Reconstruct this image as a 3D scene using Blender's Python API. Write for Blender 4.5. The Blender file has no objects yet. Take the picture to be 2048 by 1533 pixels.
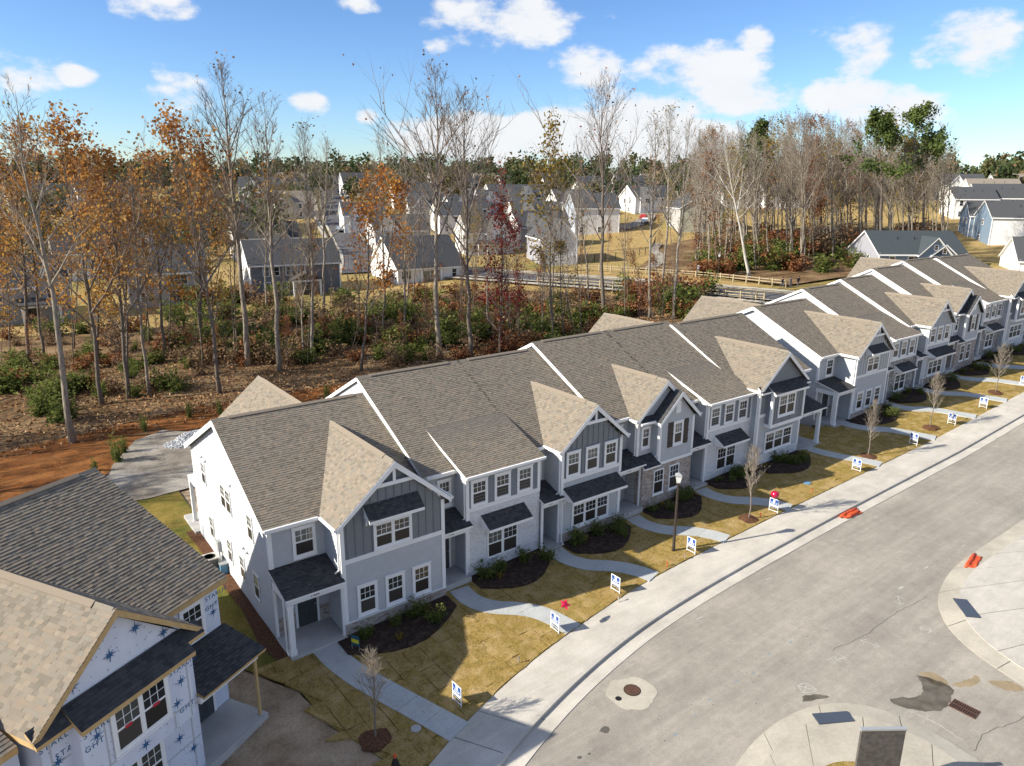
import bpy, bmesh, math, random
import numpy as np
from mathutils import Vector, Matrix
from mathutils.noise import noise as mnoise
R = math.radians
SC = bpy.context.scene
COL = SC.collection
rad = R

# ------------------------------------------------------------------ camera
cam = bpy.data.cameras.new('camera'); camo = bpy.data.objects.new('camera', cam); COL.objects.link(camo)
cam.sensor_width = 36.0; cam.lens = 25.3125; cam.clip_start = 0.5; cam.clip_end = 6000
PITCH, ROLL, AZ = R(15.376), R(0.339), R(53.03)
_B = Matrix(((math.sin(AZ), math.cos(AZ), 0), (-math.cos(AZ), math.sin(AZ), 0), (0, 0, 1)))
_fw = Vector((0, math.cos(PITCH), -math.sin(PITCH))); _rt = Vector((1, 0, 0)); _up = _rt.cross(_fw)
_c, _s = math.cos(ROLL), math.sin(ROLL)
_r2 = _B @ (_c * _rt + _s * _up); _u2 = _B @ (-_s * _rt + _c * _up); _f2 = _B @ _fw
camo.matrix_world = Matrix(((_r2.x, _u2.x, -_f2.x, -11.295), (_r2.y, _u2.y, -_f2.y, -27.531), (_r2.z, _u2.z, -_f2.z, 20.0), (0, 0, 0, 1)))
SC.camera = camo

# ------------------------------------------------------------------ light
SUN_EL, SUN_DIR = R(29.6), Vector((-0.94, 0.34, 0)).normalized()
sun = bpy.data.lights.new('sun', 'SUN'); sun.energy = 3.5; sun.angle = R(0.53); sun.color = (1.0, 0.93, 0.81)
suno = bpy.data.objects.new('sun', sun); COL.objects.link(suno)
_sd = Vector((SUN_DIR.x * math.cos(SUN_EL), SUN_DIR.y * math.cos(SUN_EL), math.sin(SUN_EL)))
suno.rotation_euler = (-_sd).to_track_quat('-Z', 'Y').to_euler()

SC.view_settings.view_transform = 'Standard'; SC.view_settings.look = 'None'
SC.view_settings.gamma = 1.0; SC.view_settings.use_curve_mapping = False
SC.view_settings.exposure = 1.35
SC.render.engine = 'CYCLES'
SC.cycles.max_bounces = 5; SC.cycles.diffuse_bounces = 3; SC.cycles.transparent_max_bounces = 4
SKY_STRENGTH = 0.09

W = bpy.data.worlds.new('World'); SC.world = W; W.use_nodes = True
def build_world():
    nt = W.node_tree; N = nt.nodes; L = nt.links; N.clear()
    out = N.new('ShaderNodeOutputWorld'); bg = N.new('ShaderNodeBackground'); bg.inputs[1].default_value = SKY_STRENGTH
    sky = N.new('ShaderNodeTexSky'); sky.sky_type = 'NISHITA'; sky.sun_disc = False
    sky.sun_elevation = SUN_EL; sky.sun_rotation = math.atan2(SUN_DIR.x, SUN_DIR.y)
    sky.altitude = 100; sky.air_density = 1.0; sky.dust_density = 0.25; sky.ozone_density = 2.2
    tc = N.new('ShaderNodeTexCoord'); nv = N.new('ShaderNodeVectorMath'); nv.operation = 'NORMALIZE'
    L.new(tc.outputs['Generated'], nv.inputs[0])
    sp = N.new('ShaderNodeSeparateXYZ'); L.new(nv.outputs[0], sp.inputs[0])
    def m(op, a, b=None, clamp=False):
        n = N.new('ShaderNodeMath'); n.operation = op; n.use_clamp = clamp
        for i, q in enumerate((a, b)):
            if q is None: continue
            if isinstance(q, (int, float)): n.inputs[i].default_value = q
            else: L.new(q, n.inputs[i])
        return n.outputs[0]
    az = m('ARCTAN2', sp.outputs[1], sp.outputs[0]); el = m('ARCSINE', sp.outputs[2])
    vec = N.new('ShaderNodeCombineXYZ'); L.new(m('MULTIPLY', az, 1.0), vec.inputs[0]); L.new(m('MULTIPLY', el, 1.75), vec.inputs[1])
    nz = N.new('ShaderNodeTexNoise'); nz.inputs['Scale'].default_value = 13; nz.inputs['Detail'].default_value = 9; nz.inputs['Roughness'].default_value = 0.6
    L.new(vec.outputs[0], nz.inputs['Vector'])
    nz2 = N.new('ShaderNodeTexNoise'); nz2.inputs['Scale'].default_value = 3.2; nz2.inputs['Detail'].default_value = 5
    L.new(vec.outputs[0], nz2.inputs['Vector'])
    n1 = m('SUBTRACT', nz.outputs['Fac'], 0.5)
    # cloud banks: azimuth, elevation, half widths (radians), softness
    cur = None
    for (a, e, ra, re, k) in CLOUDS:
        dx = m('DIVIDE', m('SUBTRACT', az, a), ra); dy = m('DIVIDE', m('SUBTRACT', el, e), re)
        d = m('ADD', m('MULTIPLY', dx, dx), m('MULTIPLY', dy, dy))
        v = m('MULTIPLY', m('SUBTRACT', 1.0, d), k)
        cur = v if cur is None else m('MAXIMUM', cur, v)
    cur = m('MAXIMUM', cur, -2.5)
    dens = m('ADD', m('SUBTRACT', cur, 0.12), m('MULTIPLY', n1, 4.2))
    # unseen cloud beyond the view, made denser to whiten the fill light
    oth = m('MULTIPLY', m('SUBTRACT', nz2.outputs['Fac'], 0.50), 9.0)
    oth = m('ADD', oth, m('MULTIPLY', n1, 2.2))
    view = m('SUBTRACT', m('ABSOLUTE', m('SUBTRACT', az, 0.925)), 0.66)
    vm = m('MULTIPLY', view, 6.0, True)
    hi = m('MULTIPLY', m('SUBTRACT', el, 0.28), 8.0, True)
    sel = m('MAXIMUM', vm, hi)
    dens = m('ADD', m('MULTIPLY', dens, m('SUBTRACT', 1.0, sel)), m('MULTIPLY', oth, sel))
    mr = N.new('ShaderNodeMapRange'); mr.interpolation_type = 'SMOOTHSTEP'
    mr.inputs['From Min'].default_value = -0.05; mr.inputs['From Max'].default_value = 0.85
    mr.inputs['To Max'].default_value = 0.96
    L.new(dens, mr.inputs['Value'])
    fac = m('MULTIPLY', mr.outputs[0], m('MULTIPLY', m('ADD', el, 0.01), 30.0, True))
    cc = N.new('ShaderNodeMixRGB'); cc.inputs[1].default_value = (3.7, 3.85, 4.05, 1); cc.inputs[2].default_value = (4.35, 4.35, 4.35, 1)
    L.new(nz.outputs['Fac'], cc.inputs[0])
    def mulc(src, c):
        t = N.new('ShaderNodeMixRGB'); t.blend_type = 'MULTIPLY'; t.inputs[0].default_value = 1.0; t.inputs[2].default_value = (*c, 1); L.new(src, t.inputs[1]); return t.outputs[0]
    gm = N.new('ShaderNodeGamma'); gm.inputs[1].default_value = 1.2; L.new(mulc(sky.outputs[0], (.23, .23, .23)), gm.inputs[0])
    tn = N.new('ShaderNodeMixRGB'); tn.blend_type = 'MULTIPLY'; tn.inputs[0].default_value = 1.0; tn.inputs[2].default_value = (2.25, 2.65, 3.3, 1); L.new(gm.outputs[0], tn.inputs[1])
    mx = N.new('ShaderNodeMixRGB'); L.new(fac, mx.inputs[0]); L.new(tn.outputs[0], mx.inputs[1]); L.new(cc.outputs[0], mx.inputs[2])
    L.new(mx.outputs[0], bg.inputs[0]); L.new(bg.outputs[0], out.inputs[0])
CLOUDS = [(0.9434, 0.1988, 0.1042, 0.0382, 1.0), (1.0064, 0.2034, 0.0382, 0.0278, 0.8), (0.8926, 0.185, 0.0486, 0.0174, 0.6), (1.3555, 0.1951, 0.0451, 0.0243, 0.9), (1.1232, 0.2135, 0.0278, 0.0111, 0.6), (1.1859, 0.0986, 0.0292, 0.0208, 1.2), (1.4382, 0.1162, 0.0278, 0.0153, 1.0), (1.4924, 0.1146, 0.0521, 0.0243, 0.6), (1.3234, 0.1016, 0.0417, 0.0278, 0.5), (1.1143, 0.0827, 0.0153, 0.0097, 0.5), (0.7956, 0.1979, 0.0243, 0.0153, 0.4), (0.625, 0.1703, 0.0278, 0.0194, 0.9), (0.5074, 0.1575, 0.0431, 0.0347, 1.1), (0.4021, 0.1549, 0.0569, 0.0361, 1.2), (0.4399, 0.1324, 0.0174, 0.0111, 0.7), (0.8279, 0.1419, 0.0486, 0.0347, 0.9), (0.6902, 0.1337, 0.1042, 0.0382, 1.0), (0.6401, 0.1095, 0.0833, 0.0278, 1.35), (0.7687, 0.0971, 0.1389, 0.0312, 1.15), (0.8579, 0.0639, 0.1111, 0.0417, 1.75), (0.9762, 0.0571, 0.125, 0.0417, 1.45), (0.7281, 0.0513, 0.1111, 0.0486, 1.55), (0.5137, 0.0998, 0.0764, 0.0278, 1.05), (0.4797, 0.0848, 0.0833, 0.0278, 0.95), (1.026, 0.1695, 0.0174, 0.0111, 0.5), (0.5551, 0.1746, 0.0174, 0.0083, 0.2)]
build_world()

# ------------------------------------------------------------------ materials
MATS = {}
def mat(name, c, rough=0.75, c2=None, scale=3.0, bump=0.0, bscale=40.0, spec=0.3, detail=5.0, lo=0.35, hi=0.65, tint=None, trans=0.0, c3=None, scale3=0.3, metal=0.0, stretch=None, ramp=None, edge=None):
    m = bpy.data.materials.new(name); MATS[name] = m; m.use_nodes = True
    nt = m.node_tree; N = nt.nodes; L = nt.links; p = N['Principled BSDF']
    p.inputs['Roughness'].default_value = rough; p.inputs['Specular IOR Level'].default_value = spec; p.inputs['Metallic'].default_value = metal
    col = None
    rgb = N.new('ShaderNodeRGB'); rgb.outputs[0].default_value = (*c, 1); col = rgb.outputs[0]
    tc = N.new('ShaderNodeTexCoord'); src = tc.outputs['Object']
    if stretch:
        mp = N.new('ShaderNodeMapping'); mp.inputs['Scale'].default_value = stretch; L.new(src, mp.inputs[0]); src = mp.outputs[0]
    if ramp:
        at = N.new('ShaderNodeAttribute'); at.attribute_name = 'tint'
        cr = N.new('ShaderNodeValToRGB'); el = cr.color_ramp.elements
        cr.color_ramp.interpolation = 'LINEAR'
        for i, (q, cc) in enumerate(ramp):
            e = el[i] if i < 2 else el.new(q)
            e.position = q; e.color = (*cc, 1)
        L.new(at.outputs['Fac'], cr.inputs[0]); col = cr.outputs[0]
    def mixn(a, colr, sc, l, h, det):
        n = N.new('ShaderNodeTexNoise'); n.inputs['Scale'].default_value = sc; n.inputs['Detail'].default_value = det; L.new(src, n.inputs['Vector'])
        r = N.new('ShaderNodeMapRange'); r.inputs['From Min'].default_value = l; r.inputs['From Max'].default_value = h; L.new(n.outputs['Fac'], r.inputs['Value'])
        x = N.new('ShaderNodeMixRGB'); L.new(r.outputs[0], x.inputs[0]); L.new(a, x.inputs[1]); x.inputs[2].default_value = (*colr, 1)
        return x.outputs[0]
    if c2: col = mixn(col, c2, scale, lo, hi, detail)
    if c3: col = mixn(col, c3, scale3, 0.45, 0.7, 3.0)
    if ramp is not None and bscale:
        n = N.new('ShaderNodeTexNoise'); n.inputs['Scale'].default_value = bscale; n.inputs['Detail'].default_value = 3; L.new(src, n.inputs['Vector'])
        r = N.new('ShaderNodeMapRange'); r.inputs['To Min'].default_value = 0.7; r.inputs['To Max'].default_value = 1.3; L.new(n.outputs['Fac'], r.inputs['Value'])
        x = N.new('ShaderNodeMixRGB'); x.blend_type = 'MULTIPLY'; x.inputs[0].default_value = 1.0; L.new(col, x.inputs[1]); L.new(r.outputs[0], x.inputs[2]); col = x.outputs[0]
    L.new(col, p.inputs['Base Color'])
    if bump:
        n = N.new('ShaderNodeTexNoise'); n.inputs['Scale'].default_value = bscale; n.inputs['Detail'].default_value = 6; L.new(src, n.inputs['Vector'])
        b = N.new('ShaderNodeBump'); b.inputs['Strength'].default_value = bump; b.inputs['Distance'].default_value = 0.05
        L.new(n.outputs['Fac'], b.inputs['Height']); L.new(b.outputs[0], p.inputs['Normal'])
    if trans:
        t = N.new('ShaderNodeBsdfTranslucent'); L.new(col, t.inputs[0]); mx = N.new('ShaderNodeMixShader'); mx.inputs[0].default_value = trans
        L.new(p.outputs[0], mx.inputs[1]); L.new(t.outputs[0], mx.inputs[2]); L.new(mx.outputs[0], N['Material Output'].inputs[0])
    return m

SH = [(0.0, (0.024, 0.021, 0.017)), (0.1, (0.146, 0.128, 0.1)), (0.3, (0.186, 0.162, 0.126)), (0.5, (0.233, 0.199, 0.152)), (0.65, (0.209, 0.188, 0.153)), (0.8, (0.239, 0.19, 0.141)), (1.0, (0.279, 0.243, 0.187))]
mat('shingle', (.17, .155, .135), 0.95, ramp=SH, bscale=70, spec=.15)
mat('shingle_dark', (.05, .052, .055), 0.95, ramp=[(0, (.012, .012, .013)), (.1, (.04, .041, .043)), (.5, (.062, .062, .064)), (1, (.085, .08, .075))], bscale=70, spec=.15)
mat('deck', (.15, .135, .115), 0.95, spec=.1)
mat('roof_grey', (.062, .066, .072), 0.95, c2=(.085, .086, .088), scale=6, bump=.4, bscale=9, stretch=(1, 3, 3), spec=.1)
mat('roof_blue', (.048, .06, .067), 0.95, c2=(.066, .078, .084), scale=6, bump=.4, bscale=9, spec=.1)
mat('roof_tan', (.20, .17, .135), 0.95, c2=(.25, .22, .18), scale=6, bump=.4, bscale=9, spec=.1)
mat('trim_white', (.82, .82, .81), 0.5, c2=(.77, .77, .76), scale=1.5, spec=.4)
mat('siding_grey', (.46, .475, .485), 0.6, c2=(.43, .445, .455), scale=2.5, spec=.3)
mat('siding_white', (.56, .565, .565), 0.6, c2=(.52, .53, .53), scale=1.2, spec=.3)
mat('siding_dark', (.205, .22, .235), 0.65, c2=(.19, .205, .22), scale=2.5, spec=.3)
mat('board_dark', (.195, .212, .228), 0.65, c2=(.175, .19, .205), scale=3, spec=.3)
mat('board_light', (.42, .43, .44), 0.65, c2=(.39, .40, .41), scale=3, spec=.3)
mat('brick_tan', (.35, .30, .26), 0.9, ramp=[(0, (.2, .17, .15)), (.25, (.33, .25, .205)), (.5, (.42, .36, .31)), (.75, (.50, .45, .40)), (1, (.30, .25, .23))], bscale=30, spec=.15)
mat('brick_white', (.68, .68, .67), 0.85, ramp=[(0, (.42, .42, .42)), (.15, (.62, .62, .62)), (.5, (.70, .70, .69)), (1, (.76, .76, .75))], bscale=30, spec=.15)
mat('stone_grey', (.3, .29, .28), 0.9, ramp=[(0, (.13, .125, .12)), (.3, (.24, .23, .22)), (.6, (.36, .34, .32)), (1, (.48, .46, .43))], bscale=12, spec=.15)
mat('mortar_tan', (.44, .41, .38), 0.95); mat('mortar_white', (.60, .60, .60), 0.95); mat('mortar_dark', (.2, .2, .2), 0.95)
mat('glass', (.012, .016, .02), 0.03, spec=.75); mat('screen', (.036, .032, .029), 0.35, spec=.3); mat('glass_warm', (.10, .09, .07), 0.06, c2=(.03, .03, .03), scale=1.3, lo=.45, hi=.55, spec=.6)
mat('sash_white', (.8, .8, .79), 0.4); mat('door_dark', (.06, .068, .07), 0.45, c2=(.05, .058, .06), scale=4)
mat('shutter_brown', (.075, .058, .05), 0.7, c2=(.06, .046, .04), scale=6)
mat('metal_dark', (.03, .03, .032), 0.4, metal=.6); mat('metal_grey', (.42, .43, .43), 0.5, metal=.4); mat('black', (.012, .012, .012), 0.6)
mat('concrete', (.485, .45, .385), 0.85, c2=(.42, .39, .335), scale=1.1, bump=.1, bscale=60, c3=(.52, .485, .42), scale3=.4)
mat('concrete_new', (.42, .385, .315), 0.85, c2=(.35, .32, .26), scale=.9, bump=.1, bscale=60, c3=(.46, .42, .335), scale3=.5)
mat('concrete_path', (.44, .455, .44), 0.85, c2=(.39, .405, .395), scale=1.3, bump=.1, bscale=60)
mat('concrete_slab', (.46, .445, .42), 0.85, c2=(.40, .39, .37), scale=1.5, bump=.12, bscale=80)
mat('asphalt', (.305, .277, .232), 0.9, c2=(.265, .24, .202), scale=.45, bump=.25, bscale=90, c3=(.335, .305, .255), scale3=.16, spec=.2)
mat('asphalt_dark', (.10, .10, .105), 0.9, c2=(.08, .08, .085), scale=.3, bump=.1, bscale=40)
mat('joint', (.05, .046, .042), .95); mat('stain_dark', (.135, .118, .092), .7, c2=(.085, .073, .056), scale=2.5); mat('stain_tan', (.30, .235, .14), .9, c2=(.24, .185, .11), scale=3); mat('stain_oil', (.10, .09, .078), .7)
mat('paint_white', (.52, .50, .46), .85, c2=(.36, .34, .30), scale=6); mat('paint_blue', (.17, .26, .32), .85, c2=(.24, .24, .22), scale=9)
mat('sod', (.2, .14, .04), 0.95, ramp=[(0, (.29, .205, .058)), (.35, (.335, .228, .074)), (.7, (.37, .255, .09)), (1, (.305, .222, .064))], bump=1.0, bscale=26, c2=(.19, .145, .04), scale=5.0, lo=.45, hi=.75, c3=(.42, .30, .135), scale3=1.6, spec=.03)
mat('grass_green', (.16, .135, .03), 0.95, c2=(.235, .17, .048), scale=1.6, bump=.9, bscale=20, c3=(.095, .11, .025), scale3=.35, spec=.05)
mat('grass_tan', (.39, .275, .115), 0.95, c2=(.31, .22, .09), scale=.5, bump=.5, bscale=8, c3=(.23, .19, .06), scale3=.06, spec=.05)
mat('mulch', (.055, .036, .028), 0.95, c2=(.025, .018, .015), scale=9, bump=1.0, bscale=22, c3=(.085, .055, .04), scale3=4, spec=.1)
mat('mulch_red', (.16, .075, .038), 0.95, c2=(.075, .04, .026), scale=9, bump=1.0, bscale=22, spec=.1)
mat('soil', (.34, .25, .16), 0.95, c2=(.24, .175, .11), scale=1.3, bump=1.0, bscale=7, c3=(.42, .32, .215), scale3=.7, spec=.1)
mat('litter', (.19, .112, .052), 0.95, c2=(.066, .046, .027), scale=2.2, bump=1.0, bscale=5, c3=(.25, .17, .09), scale3=.25, spec=.1, detail=9)
mat('straw', (.215, .078, .020), 0.95, c2=(.085, .036, .013), scale=2.0, bump=1.0, bscale=9, c3=(.27, .115, .035), scale3=.4, spec=.1, detail=9, stretch=(.5, 1.6, 1))
mat('gravel', (.28, .25, .205), 0.95, c2=(.18, .155, .125), scale=1.0, bump=1.0, bscale=18, c3=(.37, .34, .295), scale3=.3, spec=.1)
mat('stone_pile', (.42, .43, .44), 0.9, ramp=[(0, (.26, .265, .27)), (.5, (.42, .43, .44)), (1, (.58, .585, .59))], bscale=8, spec=.2)
mat('bark', (.20, .165, .13), 0.95, c2=(.11, .092, .075), scale=5, bump=.7, bscale=12, stretch=(3, 3, .5), spec=.1)
mat('bark_pale', (.31, .27, .215), 0.95, c2=(.17, .145, .115), scale=3, bump=.5, bscale=12, stretch=(2, 2, .6), spec=.1)
mat('bark_white', (.56, .525, .46), 0.9, c2=(.36, .33, .28), scale=2, bump=.3, bscale=8, stretch=(1, 1, .4), spec=.1)
mat('twig', (.23, .19, .155), 0.95, c2=(.16, .13, .11), scale=1, spec=.05)
mat('twig_pale', (.33, .285, .225), 0.95, c2=(.24, .2, .16), scale=1, spec=.05)
def leafmat(n, ramp, tr=.35): mat(n, (.2, .1, .05), .7, ramp=ramp, bscale=0, spec=.15, trans=tr)
leafmat('leaf_oak', [(0, (.25, .105, .04)), (.3, (.38, .17, .05)), (.6, (.46, .26, .065)), (1, (.53, .36, .11))], .5)
leafmat('leaf_orange', [(0, (.24, .075, .02)), (.5, (.42, .16, .03)), (1, (.46, .27, .06))])
leafmat('leaf_ochre', [(0, (.10, .085, .02)), (.5, (.235, .165, .035)), (1, (.34, .225, .055))])
leafmat('leaf_red', [(0, (.06, .012, .012)), (.5, (.19, .028, .022)), (1, (.32, .07, .03))])
leafmat('leaf_rust', [(0, (.12, .045, .02)), (.5, (.25, .105, .042)), (1, (.36, .18, .08))])
leafmat('leaf_green', [(0, (.05, .075, .018)), (.5, (.12, .15, .034)), (1, (.235, .245, .065))], .45)
leafmat('leaf_brown', [(0, (.12, .07, .04)), (.5, (.23, .15, .085)), (1, (.34, .24, .13))], .4)
leafmat('needle', [(0, (.04, .062, .02)), (.5, (.095, .135, .035)), (1, (.18, .205, .06))], .35)
leafmat('far_leaf', [(0, (.035, .055, .022)), (.35, (.075, .10, .035)), (.6, (.13, .125, .05)), (.8, (.19, .14, .075)), (1, (.24, .155, .08))], .3)
leafmat('leaf_litter', [(0, (.12, .06, .03)), (.5, (.32, .17, .075)), (1, (.50, .34, .18))], .1)
leafmat('blade', [(0, (.21, .155, .045)), (.5, (.36, .25, .085)), (.85, (.46, .34, .15)), (1, (.16, .15, .035))], .3)
mat('lumber', (.55, .38, .18), .8, c2=(.46, .31, .14), scale=4, stretch=(1, 1, .3)); mat('lumber_pale', (.40, .33, .205), .8, c2=(.32, .26, .16), scale=3)
mat('wrap', (.66, .70, .79), .55, c2=(.59, .63, .73), scale=1.6, bump=.6, bscale=4.5, spec=.35, stretch=(1, 1, .45)); mat('wrap_blue', (.03, .105, .24), .6); mat('wrap_tape', (.45, .47, .5), .5)
mat('sign_white', (.82, .82, .82), .5); mat('sign_blue', (.02, .075, .27), .5); mat('sign_navy', (.012, .03, .09), .5); mat('sign_yellow', (.62, .56, .03), .5); mat('sign_teal', (.02, .10, .14), .5)
mat('balloon_red', (.55, .006, .05), .18, spec=.7); mat('red_print', (.5, .03, .04), .5)
mat('orange_sock', (.62, .10, .03), .7, c2=(.5, .07, .02), scale=6); mat('rust_iron', (.10, .055, .04), .7, c2=(.15, .075, .05), scale=8, bump=.5, bscale=50, metal=.3); mat('iron_hole', (.012, .011, .01), .8)
mat('tactile', (.055, .07, .095), .6); mat('post_bronze', (.06, .048, .04), .5, metal=.3); mat('lamp_glass', (.75, .75, .72), .3)
mat('panel_dark', (.115, .105, .095), .85, c2=(.075, .068, .062), scale=7, bump=.2, bscale=60)
mat('utility_blue', (.12, .28, .42), .5); mat('ac_beige', (.50, .48, .43), .55); mat('ac_grill', (.16, .16, .15), .6)
mat('wall_white', (.72, .71, .68), .75); mat('wall_cream', (.56, .53, .44), .75); mat('wall_greige', (.36, .345, .325), .75); mat('wall_slate', (.155, .165, .19), .75); mat('wall_blue', (.16, .22, .29), .75); mat('wall_sage', (.44, .45, .36), .75); mat('wall_bluegrey', (.36, .41, .47), .75); mat('wall_shade', (.30, .30, .33), .75)  # wall_shade is painted shade; wall_bluegrey doubles as shade on white walls
mat('car_white', (.65, .68, .7), .25, spec=.6); mat('car_red', (.35, .03, .03), .25, spec=.6); mat('car_silver', (.4, .44, .47), .25, metal=.5); mat('tyre', (.02, .02, .02), .8)
mat('cloth_dark', (.02, .022, .03), .9); mat('cloth_grey', (.12, .12, .13), .9); mat('skin', (.45, .27, .19), .6); mat('hair', (.03, .02, .015), .8); mat('chain', (.02, .02, .02), .6)
mat('plant_green', (.09, .12, .03), .8, c2=(.05, .075, .02), scale=8)
MT = MATS
def vary_glass(name, lo, hi):
    nt = MATS[name].node_tree; N = nt.nodes; L = nt.links; oi = N.new('ShaderNodeObjectInfo'); x = N.new('ShaderNodeMixRGB'); x.inputs[1].default_value = (*lo, 1); x.inputs[2].default_value = (*hi, 1)
    p = N.new('ShaderNodeMath'); p.operation = 'POWER'; p.inputs[1].default_value = 1.7; L.new(oi.outputs['Random'], p.inputs[0]); L.new(p.outputs[0], x.inputs[0]); L.new(x.outputs[0], N['Principled BSDF'].inputs['Base Color'])
vary_glass('glass', (.012, .016, .02), (.17, .175, .15)); vary_glass('screen', (.026, .023, .021), (.075, .066, .056))  # paler glass base stands in for reflections and rooms behind, varied per pane
def speckle(name, amount, scale, stretch=None):
    # fine aggregate: light and dark grains of the surface itself
    nt = MATS[name].node_tree; N = nt.nodes; L = nt.links; P = N['Principled BSDF'].inputs['Base Color']; src = P.links[0].from_socket
    tc = N.new('ShaderNodeTexCoord'); n = N.new('ShaderNodeTexNoise'); n.inputs['Scale'].default_value = scale; n.inputs['Detail'].default_value = 4; n.inputs['Roughness'].default_value = .75; mp = N.new('ShaderNodeMapping'); mp.inputs['Scale'].default_value = stretch or (1, 1, 1); L.new(tc.outputs['Object'], mp.inputs[0]); L.new(mp.outputs[0], n.inputs['Vector'])
    r = N.new('ShaderNodeMapRange'); r.inputs['From Min'].default_value = .25; r.inputs['From Max'].default_value = .75; r.inputs['To Min'].default_value = 1 - amount; r.inputs['To Max'].default_value = 1 + amount; L.new(n.outputs['Fac'], r.inputs['Value'])
    x = N.new('ShaderNodeMixRGB'); x.blend_type = 'MULTIPLY'; x.inputs[0].default_value = 1; L.new(src, x.inputs[1]); L.new(r.outputs[0], x.inputs[2]); L.new(x.outputs[0], P)
speckle('asphalt', .16, 14); speckle('asphalt', .14, 2.2); speckle('asphalt', .17, 1.4, (.06, 1, 1)); speckle('concrete', .12, 1.3, (.3, 1.5, 1)); speckle('concrete', .10, 9); speckle('concrete_new', .12, 7); speckle('concrete_path', .1, 9); speckle('sod', .45, 16); speckle('grass_green', .4, 14); speckle('soil', .3, 9); speckle('litter', .5, 9); speckle('straw', .5, 12); speckle('gravel', .35, 10); speckle('mulch', .6, 18); speckle('grass_tan', .25, 3)

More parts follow.
